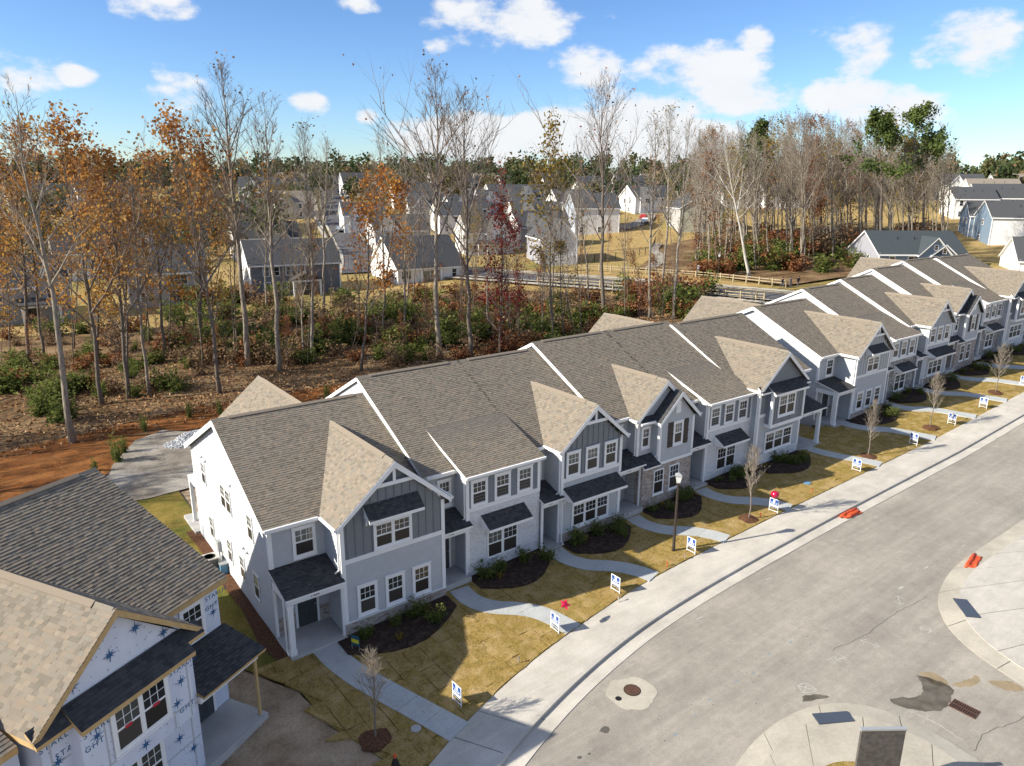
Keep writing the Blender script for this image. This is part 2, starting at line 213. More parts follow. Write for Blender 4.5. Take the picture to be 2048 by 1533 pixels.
# ------------------------------------------------------------------ mesh helper
class MB:
    def __init__(self): self.v = []; self.f = []; self.m = []; self.t = []; self.n = 0; self.cut = []
    def add(self, vs, fs, mi=0, tint=0.5):
        b = self.n; self.v.extend([tuple(map(float, p)) for p in vs]); self.n += len(vs); self.cut.append((b, len(self.f)))
        for i, q in enumerate(fs):
            self.f.append([b + k for k in q]); self.m.append(mi); self.t.append(tint if not hasattr(tint, '__len__') else tint[i])
    def box(self, x0, x1, y0, y1, z0, z1, mi=0, tint=.5):
        self.add([(x0, y0, z0), (x1, y0, z0), (x1, y1, z0), (x0, y1, z0), (x0, y0, z1), (x1, y0, z1), (x1, y1, z1), (x0, y1, z1)],
                 [(3, 2, 1, 0), (4, 5, 6, 7), (0, 1, 5, 4), (1, 2, 6, 5), (2, 3, 7, 6), (3, 0, 4, 7)], mi, tint)
    def obox(self, c, ax, ay, az, hx, hy, hz, mi=0, tint=.5):
        c, ax, ay, az = map(Vector, (c, ax, ay, az)); vs = []
        for sz in (-1, 1):
            for sx, sy in ((-1, -1), (1, -1), (1, 1), (-1, 1)): vs.append(c + ax * hx * sx + ay * hy * sy + az * hz * sz)
        self.add(vs, [(3, 2, 1, 0), (4, 5, 6, 7), (0, 1, 5, 4), (1, 2, 6, 5), (2, 3, 7, 6), (3, 0, 4, 7)], mi, tint)
    def bar(self, a, b, w, h, upv=(0, 0, 1), mi=0, tint=.5):
        a, b = Vector(a), Vector(b); d = b - a; l = d.length
        if l < 1e-6: return
        d /= l; s = d.cross(Vector(upv))
        if s.length < 1e-4: s = d.cross(Vector((1, 0, 0)))
        s.normalize(); u = s.cross(d)
        self.obox((a + b) / 2, d, s, u, l / 2, w / 2, h / 2, mi, tint)
    def prism(self, pts, ext, mi=0, side=None, tint=.5):
        ext = Vector(ext); n = len(pts); vs = [Vector(p) for p in pts] + [Vector(p) + ext for p in pts]
        self.add(vs, [tuple(range(n)), tuple(range(2 * n - 1, n - 1, -1))], mi, tint)
        b = self.n - 2 * n
        for i in range(n):
            j = (i + 1) % n
            self.f.append([b + j, b + i, b + n + i, b + n + j]); self.m.append(mi if side is None else side); self.t.append(tint)
    def tube(self, pts, rs, sides=6, mi=0, cap=True, tint=.5):
        pts = [Vector(p) for p in pts]; n = len(pts); base = self.n
        d0 = (pts[-1] - pts[0])
        ref = Vector((0, 0, 1)) if abs(d0.normalized().z) < .9 else Vector((1, 0, 0))
        for i, p in enumerate(pts):
            d = (pts[min(i + 1, n - 1)] - pts[max(i - 1, 0)])
            d = d.normalized() if d.length > 1e-9 else Vector((0, 0, 1))
            a = d.cross(ref); a.normalize(); b = d.cross(a)
            for k in range(sides):
                t = 2 * math.pi * k / sides; q = p + (a * math.cos(t) + b * math.sin(t)) * rs[i]; self.v.append((q.x, q.y, q.z))
        self.n += n * sides
        for i in range(n - 1):
            for k in range(sides):
                k2 = (k + 1) % sides
                self.f.append([base + i * sides + k, base + (i + 1) * sides + k, base + (i + 1) * sides + k2, base + i * sides + k2]); self.m.append(mi); self.t.append(tint)
        if cap:
            self.f.append([base + k for k in range(sides)]); self.f.append([base + (n - 1) * sides + k for k in range(sides - 1, -1, -1)]); self.m += [mi, mi]; self.t += [tint, tint]
    def lathe(self, prof, c=(0, 0, 0), sides=16, mi=0, tint=.5):
        base = self.n; c = Vector(c)
        for r, z in prof:
            for k in range(sides):
                t = 2 * math.pi * k / sides; self.v.append((c.x + r * math.cos(t), c.y + r * math.sin(t), c.z + z))
        self.n += len(prof) * sides
        for i in range(len(prof) - 1):
            for k in range(sides):
                k2 = (k + 1) % sides; self.f.append([base + i * sides + k, base + i * sides + k2, base + (i + 1) * sides + k2, base + (i + 1) * sides + k]); self.m.append(mi); self.t.append(tint)
        self.f.append([base + k for k in range(sides - 1, -1, -1)]); self.f.append([base + (len(prof) - 1) * sides + k for k in range(sides)]); self.m += [mi, mi]; self.t += [tint, tint]
    def mesh(self, name, mats, smooth=False):
        me = bpy.data.meshes.new(name); me.from_pydata(self.v, [], self.f)
        for m in mats: me.materials.append(MT[m] if isinstance(m, str) else m)
        if len(mats) > 1: me.polygons.foreach_set('material_index', self.m)
        a = me.attributes.new('tint', 'FLOAT', 'FACE'); a.data.foreach_set('value', self.t)
        if smooth: me.polygons.foreach_set('use_smooth', [True] * len(self.f))
        me.update(); return me
    def build_each(self, name, mats, parent):
        cuts = self.cut + [(self.n, len(self.f))]
        for (v0, f0), (v1, f1) in zip(cuts, cuts[1:]):
            q = MB(); q.v = self.v[v0:v1]; q.n = v1 - v0; q.f = [[i - v0 for i in f] for f in self.f[f0:f1]]; q.m = self.m[f0:f1]; q.t = self.t[f0:f1]; q.build(name, mats, parent)
    def build(self, name, mats, parent=None, kind=None, smooth=False):
        if isinstance(mats, str): mats = [mats]
        o = bpy.data.objects.new(name, self.mesh(name, mats, smooth)); COL.objects.link(o)
        if parent: o.parent = parent
        if kind: o['kind'] = kind
        return o
def link(name, me, parent=None, loc=(0, 0, 0), rz=0, kind=None, scale=None):
    o = bpy.data.objects.new(name, me); COL.objects.link(o); o.location = loc; o.rotation_euler = (0, 0, rz)
    if scale: o.scale = scale
    if parent: o.parent = parent
    if kind: o['kind'] = kind
    return o
def tag(o, label, cat, group=None):
    o['label'] = label; o['category'] = cat
    if group: o['group'] = group
    return o
def thing(name, label, cat, loc=(0, 0, 0), rz=0, group=None):
    o = bpy.data.objects.new(name, None); COL.objects.link(o); o.location = loc; o.rotation_euler = (0, 0, rz); o.empty_display_size = .3
    return tag(o, label, cat, group)
def copy_tree(o, parent=None):
    c = o.copy(); COL.objects.link(c)
    if parent: c.parent = parent
    for ch in o.children: copy_tree(ch, c)
    return c
rng = random.Random(11); nrg = np.random.default_rng(11)

def crossings(poly, y):
    xs = []
    n = len(poly)
    for i in range(n):
        x0, y0 = poly[i]; x1, y1 = poly[(i + 1) % n]
        if (y0 <= y < y1) or (y1 <= y < y0): xs.append(x0 + (y - y0) * (x1 - x0) / (y1 - y0))
    xs.sort(); return [(xs[i], xs[i + 1]) for i in range(0, len(xs) - 1, 2)]
def rows(mb, O, ex, ey, poly, expo, wr, t0, t1, mi=0, edge=-1.0, gap=0.0, stagger=None, y0=None, pieces=None, box=False, trange=(0.18, 0.92)):
    """lay overlapping courses (shingles, clapboards, bricks) over a flat polygon; ex along a course, ey up"""
    O, ex, ey = Vector(O), Vector(ex).normalized(), Vector(ey).normalized(); nn = ex.cross(ey)
    ys = [p[1] for p in poly]; y = min(ys) if y0 is None else y0; ymax = max(ys); r = 0
    while y < ymax - .01:
        yt = min(y + expo, ymax) - (gap if gap else 0)
        A = crossings(poly, y + .004); B = crossings(poly, yt - .004)
        if len(A) == len(B):
            for (la, ra), (lb, rb) in zip(A, B):
                x = min(la, lb); xe = max(ra, rb)
                if stagger is not None: x0 = x - (wr[0] * stagger if r % 2 else 0)
                else: x0 = x - rng.random() * wr[0]
                while x0 < xe:
                    w = rng.uniform(*wr); a, b = x0, x0 + w - gap; x0 += w
                    if xe - x0 < wr[0] * .3: b = xe; x0 = xe
                    qs = [max(a, la), min(b, ra), max(a, lb), min(b, rb)]
                    if qs[1] - qs[0] < .012 and qs[3] - qs[2] < .012: continue
                    qs[1] = max(qs[1], qs[0]); qs[3] = max(qs[3], qs[2])
                    tk = t1 * rng.choice((.7, 1.0, 1.15)) if not box else t1 * rng.uniform(.8, 1.1)
                    tn = rng.uniform(*trange)
                    P = lambda xx, yy, h: O + ex * xx + ey * yy + nn * h
                    v = [P(qs[0], y, tk), P(qs[1], y, tk), P(qs[3], yt, t0 if not box else tk), P(qs[2], yt, t0 if not box else tk), P(qs[0], y, -.002), P(qs[1], y, -.002)]
                    f = [(0, 1, 2, 3), (4, 5, 1, 0)]; tt = [tn, tn if edge < 0 else edge]
                    if box:
                        v += [P(qs[3], yt, -.002), P(qs[2], yt, -.002)]; f += [(5, 6, 2, 1), (6, 7, 3, 2), (7, 4, 0, 3)]; tt += [tn] * 3
                    elif wr[1] < 1: 
                        v += [P(qs[3], yt, -.002), P(qs[2], yt, -.002)]; f += [(5, 6, 2, 1), (7, 4, 0, 3)]; tt += [tn] * 2
                    if pieces is not None: pieces.append((v, f, tt, mi))
                    else: mb.add(v, f, mi, tt)
        y += expo; r += 1

from mathutils.geometry import delaunay_2d_cdt
# ------------------------------------------------------------------ terrain
PROF = [(-400, -3), (-60, -1.6), (-30, -.9), (0, -.05), (15, .4), (30, .85), (46, 1.2), (60, 1.9), (80, 3.0), (140, 6.0), (900, 8)]
_pu = [a for a, b in PROF]; _pz = [b for a, b in PROF]
def zg(u): return float(np.interp(u, _pu, _pz))
def T(u, v):
    z = zg(u) + .014 * min(max(0, v - 45), 120)
    d = math.hypot(u + 11.3, v + 27.5)
    return z if d < 200 else min(z + (d - 200) * .1, max(z, 15.5 + .006 * (d - 300)))
def G(u, v):
    """finished ground of the near lots: falls 15 cm from the house fronts to the sidewalk"""
    off = -.05 - .15 * min(max(-v / 5.0, 0), 1) if v < 0 else -.05
    return zg(u) + off
def nearw(u, v): return max(0.0, min(1.0, (34 - v) / 8.0)) if (-40 < u < 120) else 0.0
def ZW(u, v): return zg(u) - .17          # sidewalk top
def ZR(u, v): return zg(u) - .33          # street
def ground_mesh():
    cu, cv = -11.3, -27.5
    rs = list(np.arange(0, 60, 3)) + list(np.arange(60, 140, 5)) + list(np.arange(140, 330, 9)) + [345, 380, 430, 500, 600, 800, 1200, 2000, 3500, 5500]
    angs = list(np.arange(-25, 115, 1.5)) + list(np.arange(115, 335, 8))
    vs, fs = [], []
    for r in rs:
        for a in angs:
            u = cu + r * math.cos(R(a)); v = cv + r * math.sin(R(a))
            z = T(u, v) - .55 * nearw(u, v)
            if r > 500: z = min(z, T(cu + 500 * math.cos(R(a)), cv + 500 * math.sin(R(a))))
            z += .5 * mnoise(Vector((u * .02, v * .02, 0))) * max(0, min(1, (v - 85) / 30)) * min(1, 200 / (r + 1))
            vs.append((u, v, z))
    n = len(angs)
    for i in range(len(rs) - 1):
        for k in range(n):
            k2 = (k + 1) % n; fs.append((i * n + k, (i + 1) * n + k, (i + 1) * n + k2, i * n + k2))
    mb = MB(); mb.add(vs, fs); return mb.build('ground', 'grass_tan', kind='structure', smooth=True)
ground_mesh()

def drape(name, poly, m, zf, res=1.5, thick=0.0, parent=None, kind=None, jitter=0.0):
    P2 = []
    for p in poly:
        if not P2 or math.hypot(p[0] - P2[-1][0], p[1] - P2[-1][1]) > .004: P2.append((float(p[0]), float(p[1])))
    n = len(P2); dv, de, df = delaunay_2d_cdt([Vector(p) for p in P2], [(i, (i + 1) % n) for i in range(n)], [], 1, 1e-6)[:3]
    bm = bmesh.new(); vs = [bm.verts.new((p[0], p[1], 0)) for p in dv]
    for f in df: bm.faces.new([vs[i] for i in f])
    xs = [p[0] for p in poly]; ys = [p[1] for p in poly]
    cuts = [((x, 0, 0), (1, 0, 0)) for x in np.arange(min(xs) + res, max(xs), res)] + [((0, y, 0), (0, 1, 0)) for y in np.arange(min(ys) + res, max(ys), res)]
    for co, no in cuts: bmesh.ops.bisect_plane(bm, geom=bm.verts[:] + bm.edges[:] + bm.faces[:], plane_co=co, plane_no=no, dist=1e-5)
    for v in bm.verts:
        z = zf(v.co.x, v.co.y)
        if jitter: z += jitter * mnoise(Vector((v.co.x * 1.1, v.co.y * 1.1, 3.3)))
        v.co.z = z
    bmesh.ops.recalc_face_normals(bm, faces=bm.faces[:])
    for f in bm.faces:
        if f.normal.z < 0: f.normal_flip()
    if thick:
        r = bmesh.ops.extrude_edge_only(bm, edges=[e for e in bm.edges if e.is_boundary])
        for g in r['geom']:
            if isinstance(g, bmesh.types.BMVert): g.co.z -= thick
        bmesh.ops.recalc_face_normals(bm, faces=bm.faces[:])
    me = bpy.data.meshes.new(name); bm.to_mesh(me); bm.free(); me.materials.append(MT[m])
    o = bpy.data.objects.new(name, me); COL.objects.link(o)
    if parent: o.parent = parent
    if kind: o['kind'] = kind
    return o
def resample(P, s):
    P = [Vector((p[0], p[1], 0)) for p in P]; out = [P[0]]; acc = 0
    for a, b in zip(P, P[1:]):
        l = (b - a).length; t = s - acc
        while t < l: out.append(a + (b - a) * (t / l)); t += s
        acc = (acc + l) % s if l < s - acc else l - (t - s)
    if (out[-1] - P[-1]).length > s * .3: out.append(P[-1])
    return out
def smooth_line(P, it=2):
    P = [Vector((p[0], p[1], 0)) for p in P]
    for _ in range(it):
        Q = [P[0]]
        for a, b in zip(P, P[1:]): Q += [a * .75 + b * .25, a * .25 + b * .75]
        P = Q + [P[-1]]
    return P
def at_frac(P, n):
    """n+1 points evenly along polyline P"""
    L = [0]
    for a, b in zip(P, P[1:]): L.append(L[-1] + (b - a).length)
    out = []
    for i in range(n + 1):
        t = L[-1] * i / n; k = max(0, min(len(P) - 2, next((j for j in range(len(L) - 1) if L[j + 1] >= t - 1e-9), len(P) - 2)))
        f = (t - L[k]) / max(1e-9, L[k + 1] - L[k]); out.append(P[k] + (P[k + 1] - P[k]) * f)
    return out
def slabs(name, A, B, m, zf, length, parent, thick=.12, gap=.012, sub=3, zb=None, base=None):
    """separate slabs between two edge lines A and B with open joints"""
    LA = sum((b - a).length for a, b in zip(A, A[1:])); n = max(1, round(LA / length)); a = at_frac(A, n * sub); b = at_frac(B, n * sub)
    zb = zb or zf
    for i in range(n):
        mb = MB(); pa = [p.copy() for p in a[i * sub:(i + 1) * sub + 1]]; pb = [p.copy() for p in b[i * sub:(i + 1) * sub + 1]]
        for P in (pa, pb):
            d = (P[1] - P[0]).normalized(); P[0] += d * gap / 2; d = (P[-1] - P[-2]).normalized(); P[-1] -= d * gap / 2
        jz = rng.uniform(-.004, .004)
        vt = [(p.x, p.y, zf(p.x, p.y) + jz) for p in pa] + [(p.x, p.y, zb(p.x, p.y) + jz) for p in pb]
        k = sub + 1; vs = vt + [(x, y, z - thick) for x, y, z in vt]; f = []
        for j in range(sub): f += [(j, j + 1, k + j + 1, k + j)] 
        for j in range(sub): f += [(j + 1, j, 2 * k + j, 2 * k + j + 1), (k + j, k + j + 1, 3 * k + j + 1, 3 * k + j)]
        f += [(0, k, 3 * k, 2 * k), (k - 1, 2 * k - 1 + 2 * k - k * 0 - k + k * 0, 0, 0)][:1]
        f += [(2 * k - 1, k - 1, 3 * k - 1, 4 * k - 1)]
        # make sure the top looks up
        c = (Vector(vt[1]) - Vector(vt[0])).cross(Vector(vt[k]) - Vector(vt[0]))
        if c.z < 0: f = [tuple(reversed(q)) for q in f]
        mb.add(vs, f); o = mb.build(name, m, parent)
VL = lambda P: [Vector((p[0], p[1], 0)) for p in P]

# --- lines of the street, read off as plan co-ordinates (metres)
S_IN = smooth_line([(-22, -20.5), (-14, -15.7), (-9, -12.9), (-5, -10.7), (-.9, -8.7), (1.5, -7.7), (3.8, -6.95), (6, -6.4), (8.3, -5.95), (12.3, -5.35), (16, -5.08), (24, -5), (60, -5), (125, -5)])
S_OUT = smooth_line([(-20.6, -22.5), (-12.8, -17.6), (-8, -14.8), (-4, -12.5), (.3, -10.35), (3.0, -9.35), (5.8, -8.55), (8.8, -7.9), (11.9, -7.45), (16, -7.2), (21.5, -7.08), (30, -7.05), (60, -7.05), (125, -7.05)])
K_OUT = smooth_line([(-20.4, -22.7), (-12.6, -17.8), (-7.8, -15), (-3.9, -12.7), (.4, -10.53), (3.05, -9.53), (5.83, -8.72), (8.83, -8.07), (11.92, -7.62), (16, -7.37), (21.5, -7.25), (30, -7.22), (60, -7.22), (125, -7.22)])
G_OUT = smooth_line([(-20, -23.4), (-12.2, -18.5), (-7.4, -15.7), (-3.5, -13.4), (.75, -11.2), (3.35, -10.2), (6.05, -9.38), (9.0, -8.75), (12.05, -8.3), (16, -8.05), (21.5, -7.93), (30, -7.9), (60, -7.9), (125, -7.9)])
street_poly = [(p.x, p.y - .0) for p in G_OUT[::2]] + [(125, -40), (-20, -60), (-32, -40)]
street = drape('street', [(-32, -30), (-20, -22.6)] + [(p.x, p.y + .3) for p in G_OUT[2::3]] + [(125, -40), (60, -60), (-20, -60)], 'asphalt', lambda u, v: ZR(u, v), 3.0, kind='structure')
walk = drape('sidewalk', [(p.x, p.y) for p in S_IN[::2]] + [(p.x, p.y) for p in S_OUT[::-2]], 'joint', lambda u, v: ZW(u, v) - .085, 3, kind='structure')
slabs('slab', S_IN, S_OUT, 'concrete', ZW, 1.62, walk, .12, .042)
kerb = drape('kerb', [(p.x, p.y) for p in S_OUT[::2]] + [(p.x, p.y) for p in G_OUT[::-2]], 'joint', lambda u, v: zg(u) - .36, 3, kind='structure')
slabs('kerb_stone', S_OUT, K_OUT, 'concrete', lambda u, v: ZW(u, v) + .002, 3.1, kerb, .22, .035, 4, zb=lambda u, v: ZW(u, v) - .02)
slabs('gutter_slab', K_OUT, G_OUT, 'concrete', lambda u, v: zg(u) - .325, 3.1, kerb, .1, .03, 4, zb=lambda u, v: zg(u) - .305)

# far side of the street: the two corners of the side street
C_OUT = smooth_line([(125, -14.4), (60, -14.4), (37.4, -14.35), (32.3, -14.25), (28.7, -14.15), (26.3, -14.5), (24.4, -15.05), (23, -15.9), (22, -16.95), (21.3, -18.3), (20.7, -20.2), (20.3, -24), (20.2, -34)])
C_IN = smooth_line([(125, -15.25), (60, -15.25), (37.4, -15.2), (32.3, -15.1), (28.9, -15.0), (26.7, -15.25), (25, -15.75), (23.8, -16.5), (22.8, -17.5), (22.1, -18.7), (21.5, -20.5), (21.1, -24), (21.0, -34)])
def ZC(u, v): return zg(u) - .19
def ZCg(u, v): return zg(u) - .31
corner = drape('corner_kerb', [(p.x, p.y) for p in C_OUT[::2]] + [(p.x, p.y) for p in C_IN[::-2]], 'joint', lambda u, v: zg(u) - .36, 3, kind='structure')
slabs('kerb_stone', C_OUT, C_IN, 'concrete_new', lambda u, v: zg(u) - .305, 3.0, corner, .1, .035, 6, zb=lambda u, v: zg(u) - .215)
C_SW = smooth_line([(125, -17.1), (60, -17.1), (40, -17.05), (33.5, -16.95), (30.3, -17.0), (28.7, -17.5), (27.4, -18.6), (26, -19.4), (24.6, -20.2), (23.4, -22.5), (22.9, -25), (22.8, -34)])
csw = drape('corner_sidewalk', [(p.x, p.y) for p in C_IN[::2]] + [(p.x, p.y) for p in C_SW[::-2]], 'joint', lambda u, v: ZC(u, v) - .05, 3, kind='structure')
slabs('slab', C_IN, C_SW, 'concrete', ZC, 2.6, csw, .1, .03, 5)
drape('corner_lawn', [(p.x, p.y) for p in C_SW[::2]] + [(60, -34), (125, -34)], 'grass_tan', lambda u, v: ZC(u, v) - .01, 2.5, kind='structure', jitter=.02)
I_OUT = smooth_line([(-24, -34), (-16, -27.5), (-8, -21.8), (-2, -18.7), (3, -16.7), (7.8, -15.4), (9.3, -15.08), (10.8, -14.98), (12.4, -15.15), (13.7, -15.7), (14.6, -16.5), (15.15, -17.7), (15.3, -19), (15.15, -20.3), (14.9, -22), (14.6, -26), (14.5, -36)])
I_IN = smooth_line([(-23.4, -35), (-15.6, -28.3), (-7.6, -22.6), (-1.7, -19.5), (3.3, -17.45), (8.2, -16.1), (9.6, -15.8), (10.9, -15.68), (12.1, -15.85), (13.15, -16.3), (13.9, -17), (14.35, -18), (14.5, -19.1), (14.35, -20.4), (14.1, -22), (13.8, -26), (13.7, -36)])
isl = drape('island_kerb', [(p.x, p.y) for p in I_OUT[::2]] + [(p.x, p.y) for p in I_IN[::-2]], 'joint', lambda u, v: zg(u) - .36, 3, kind='structure')
slabs('kerb_stone', I_OUT, I_IN, 'concrete_new', lambda u, v: zg(u) - .305, 3.0, isl, .1, .035, 5, zb=lambda u, v: zg(u) - .205)
I_SW = smooth_line([(-22, -37), (-14.6, -30), (-6.8, -24.4), (-1, -21.3), (4, -19.3), (7.6, -18.3), (8.8, -17.75), (9.6, -17.4), (10.4, -17.35), (11.1, -17.6), (11.6, -18.1), (11.9, -18.8), (12.0, -19.6), (12, -21), (11.9, -23), (11.8, -27), (11.7, -36)])
isw = drape('island_sidewalk', [(p.x, p.y) for p in I_IN[::2]] + [(p.x, p.y) for p in I_SW[::-2]], 'joint', lambda u, v: ZC(u, v) - .05, 3, kind='structure')
slabs('slab', I_IN, I_SW, 'concrete_new', ZC, 2.4, isw, .1, .03, 5)
drape('island_lawn', [(p.x, p.y) for p in I_SW[::2]] + [(0, -40)], 'sod', lambda u, v: ZC(u, v) - .0, 1.0, kind='structure', jitter=.03)

# rear ground: drive, straw, leaf litter
drape('woods_floor', [(-90, 30), (-90, 95), (-10, 84), (5, 80), (22, 80), (30, 71), (45, 75), (58, 78), (68, 64), (74, 50), (80, 38), (84, 30), (60, 30), (0, 32)], 'litter', lambda u, v: T(u, v) + .14, 4, kind='structure', jitter=.12)
drape('woods_floor', [(97, 41), (97, 56), (93, 71), (104, 78), (125, 92), (150, 98), (180, 86), (192, 66), (172, 50), (158, 40), (142, 31), (125, 36)], 'litter', lambda u, v: T(u, v) + .3, 4, kind='structure', jitter=.12)
drape('pine_straw_bed', [(-60, 28.5), (-60, 37.5), (-25, 37), (-8, 38.5), (3, 40), (20, 38), (45, 36.5), (80, 34), (80, 26.5), (20, 27), (4, 28.5), (1.6, 32.5), (-.3, 35.3), (-2.7, 34.2), (-5.6, 28), (-9, 25.5), (-25, 27)], 'straw', lambda u, v: T(u, v) + .2, 1.3, kind='structure', jitter=.14)
drape('rear_lot', [(-60, 8), (-60, 29), (-9, 26), (-6, 28), (20, 28), (90, 28), (90, 8)], 'soil', lambda u, v: zg(u) - .12, 3, kind='structure')
drape('gravel_drive', [(-16, 20.5), (-9, 25.6), (-5.8, 28), (-2.7, 34), (-.4, 35.2), (1.9, 32.4), (4, 28.4), (20, 26.8), (86, 26.5), (86, 20.5), (20, 21), (-1.3, 22.1), (-4, 22.0), (-6.5, 22.6)], 'gravel', lambda u, v: T(u, v) + .235 * max(0, min(1, (v - 27) / 3)) + .02, 1.3, kind='structure', jitter=.03)

# front yards
LAWN = [(-4.3, 0.6), (-3.0, -2), (-2.8, -4.5), (-2.2, -6.5), (-1.6, -8.3)] + [(p.x, p.y + .02) for p in S_IN if p.x > -1.2] + [(125, 2.0), (60, 2.0), (-2, 1.5)]
lawn = drape('lawn', LAWN, 'sod', lambda u, v: G(u, v) - .0, 1.0, kind='structure', jitter=.03)
drape('dirt_lot', [(-1.55, -9.0), (-1.6, -8.3), (-2.2, -6.5), (-2.8, -4.5), (-3.05, -2), (-4.35, .6), (-5.5, 3), (-6.4, 8), (-7, 14), (-60, 14), (-60, -32), (-22, -20.45), (-14, -15.65), (-9, -12.85), (-5, -10.65)], 'soil', lambda u, v: G(u, v) - .06, .8, kind='structure', jitter=.10)
drape('side_lawn', [(-4.4, .6), (-3.9, -.3), (-2.2, -.2), (-2.2, 22.3), (-4, 22.1), (-6.5, 22.7), (-9, 21), (-7, 14), (-6.4, 8), (-5.5, 3)], 'grass_green', lambda u, v: G(u, v) + .02, 1.0, kind='structure', jitter=.05)
drape('mulch_strip', [(-2.2, -.35), (-3.0, -.25), (-3.4, 1.6), (-3.15, 5), (-3.3, 9), (-3.2, 13), (-3.3, 15.5), (-2.2, 15.5)], 'mulch_red', lambda u, v: G(u, v) + .07, .5, kind='structure', jitter=.05)
pc = []
SOD = [p for p in LAWN if p[0] < 47] + [(47, -5), (47, 0), (-2, .5)]
SOD = [(-4.2, .3), (-3.0, -2), (-2.8, -4.5), (-2.2, -6.5), (-1.6, -8.3)] + [(p.x, p.y + .03) for p in S_IN if -1.2 < p.x < 43] + [(43, -4.98), (43, .2)]
rows(MB(), (0, 0, 0), (.03, -1, 0), (1, .03, 0), [(.03 * p[0] - p[1], p[0] + .03 * p[1]) for p in SOD], .80, (1.3, 2.3), 0, 0, gap=.014, pieces=pc, stagger=.5)
for v, f, tt, mi in pc:
    h = rng.uniform(.026, .038); tl = [rng.uniform(-.008, .008) for _ in range(4)]
    mb = MB(); top = []
    c = sum((Vector((p.x, p.y, 0)) for p in v[:4]), Vector()) / 4
    e = [(v[i].x, v[i].y) for i in range(4)]
    g = []
    for i in range(4):
        (x0, y0), (x1, y1) = e[i], e[(i + 1) % 4]
        for t in (0, .33, .67):
            jx, jy = (rng.uniform(-.03, .03), rng.uniform(-.03, .03)); g.append((x0 + (x1 - x0) * t + jx, y0 + (y1 - y0) * t + jy))
    top = [(x, y, G(x, y) + .035 + h + rng.uniform(-.006, .006)) for x, y in g]; bot = [(x, y, z - .1) for x, y, z in top]
    n = len(g); mb.add(top + bot, [tuple(range(n))] + [(i, i + n, (i + 1) % n + n, (i + 1) % n) for i in range(n)], 0, rng.random())
    if mb.n: mb.build('sod_piece', 'sod', lawn)

def lawn_blades():
    """dry blades standing out of the sod, thickest near the camera"""
    V, F, t = [], [], []; poly = [Vector((p[0], p[1], 0)) for p in SOD]
    def inside(x, y):
        return sum(1 for a, b in crossings([(p[0], p[1]) for p in SOD], y) if a <= x <= b) > 0
    n = 0; tries = 0
    while n < 30000 and tries < 90000:
        tries += 1; x = -4 + 36 * rng.random() ** 1.5; y = rng.uniform(-9, .0)
        if mnoise(Vector((x * .8, y * .8, 5))) + rng.uniform(-.6, .6) < -.1 or not inside(x, y): continue
        z = G(x, y) + .055; a = rng.uniform(0, 6.28); w = rng.uniform(.008, .016); h = rng.uniform(.03, .075); l = rng.uniform(-.04, .04); c, s = math.cos(a) * w, math.sin(a) * w
        b = len(V); V += [(x - c, y - s, z), (x + c, y + s, z), (x + l, y + l * .7, z + h)]; F.append((b, b + 1, b + 2)); t.append(rng.random()); n += 1
    me = bpy.data.meshes.new('grass_blades'); me.from_pydata(V, [], F); me.materials.append(MT['blade']); a = me.attributes.new('tint', 'FLOAT', 'FACE'); a.data.foreach_set('value', t); link('grass_blades', me, kind='stuff')

# ------------------------------------------------------------------ windows (meshes are cached and shared)
_WC = {}
def win_meshes(w, h, n, style, light):
    """casing in the xz plane, wall at y=0, outside towards -y; n lights side by side"""
    key = (w, h, n, style, light)
    if key in _WC: return _WC[key]
    c = {'full': .115, 'thin': .05, 'brick': .045}[style]
    fr = MB()
    iw, ih = w - 2 * c, h - 2 * c
    fr.box(-w / 2, -w / 2 + c, -.05, .0, 0, h); fr.box(w / 2 - c, w / 2, -.05, 0, 0, h)
    fr.box(-w / 2 + c, w / 2 - c, -.05, 0, h - c, h); fr.box(-w / 2 + c, w / 2 - c, -.048, 0, 0, c)
    if style == 'full':
        fr.box(-w / 2 - .03, w / 2 + .03, -.075, 0, h, h + .05); fr.box(-w / 2 - .03, w / 2 + .03, -.085, 0, -.05, 0)
    elif style == 'brick': fr.box(-w / 2 - .05, w / 2 + .05, -.08, 0, -.07, 0)
    mw = .09; lw = (iw - mw * (n - 1)) / n
    for k in range(1, n):
        x = -iw / 2 + k * lw + (k - .5) * mw; fr.box(x - mw / 2, x + mw / 2, -.047, 0, c, h - c)
    sash, pan, scr = MB(), [], []
    for k in range(n):
        x0 = -iw / 2 + k * (lw + mw); x1 = x0 + lw; z0, z1 = c, h - c; zm = (z0 + z1) / 2; s = .04
        for (za, zb, y) in ((z0, zm + s / 2, -.024), (zm + s / 2, z1, -.034)):
            sash.box(x0, x0 + s, y - .012, y, za, zb); sash.box(x1 - s, x1, y - .012, y, za, zb)
            sash.box(x0 + s, x1 - s, y - .012, y, za, za + s); sash.box(x0 + s, x1 - s, y - .012, y, zb - s, zb)
        za, zb = zm + s * 1.5, z1 - s
        for i in (1, 2):
            x = x0 + s + (lw - 2 * s) * i / 3; sash.box(x - .011, x + .011, -.032, -.029, za, zb)
        zc = (za + zb) / 2; sash.box(x0 + s, x1 - s, -.0318, -.0292, zc - .011, zc + .011)
        p = MB(); p.box(x0 + s * .5, x1 - s * .5, -.028, -.010, zm + s, z1 - s * .5); pan.append(p.mesh('pane', ['glass_warm' if light else 'glass']))
        q = MB(); q.box(x0 + s * .5, x1 - s * .5, -.020, -.004, z0 + s * .5, zm); scr.append(q.mesh('screen', ['screen']))
    _WC[key] = (fr.mesh('window', ['trim_white']), sash.mesh('sash', ['sash_white']), pan, scr); return _WC[key]
FACE = {'f': 0, 'l': -math.pi / 2, 'r': math.pi / 2, 'b': math.pi}
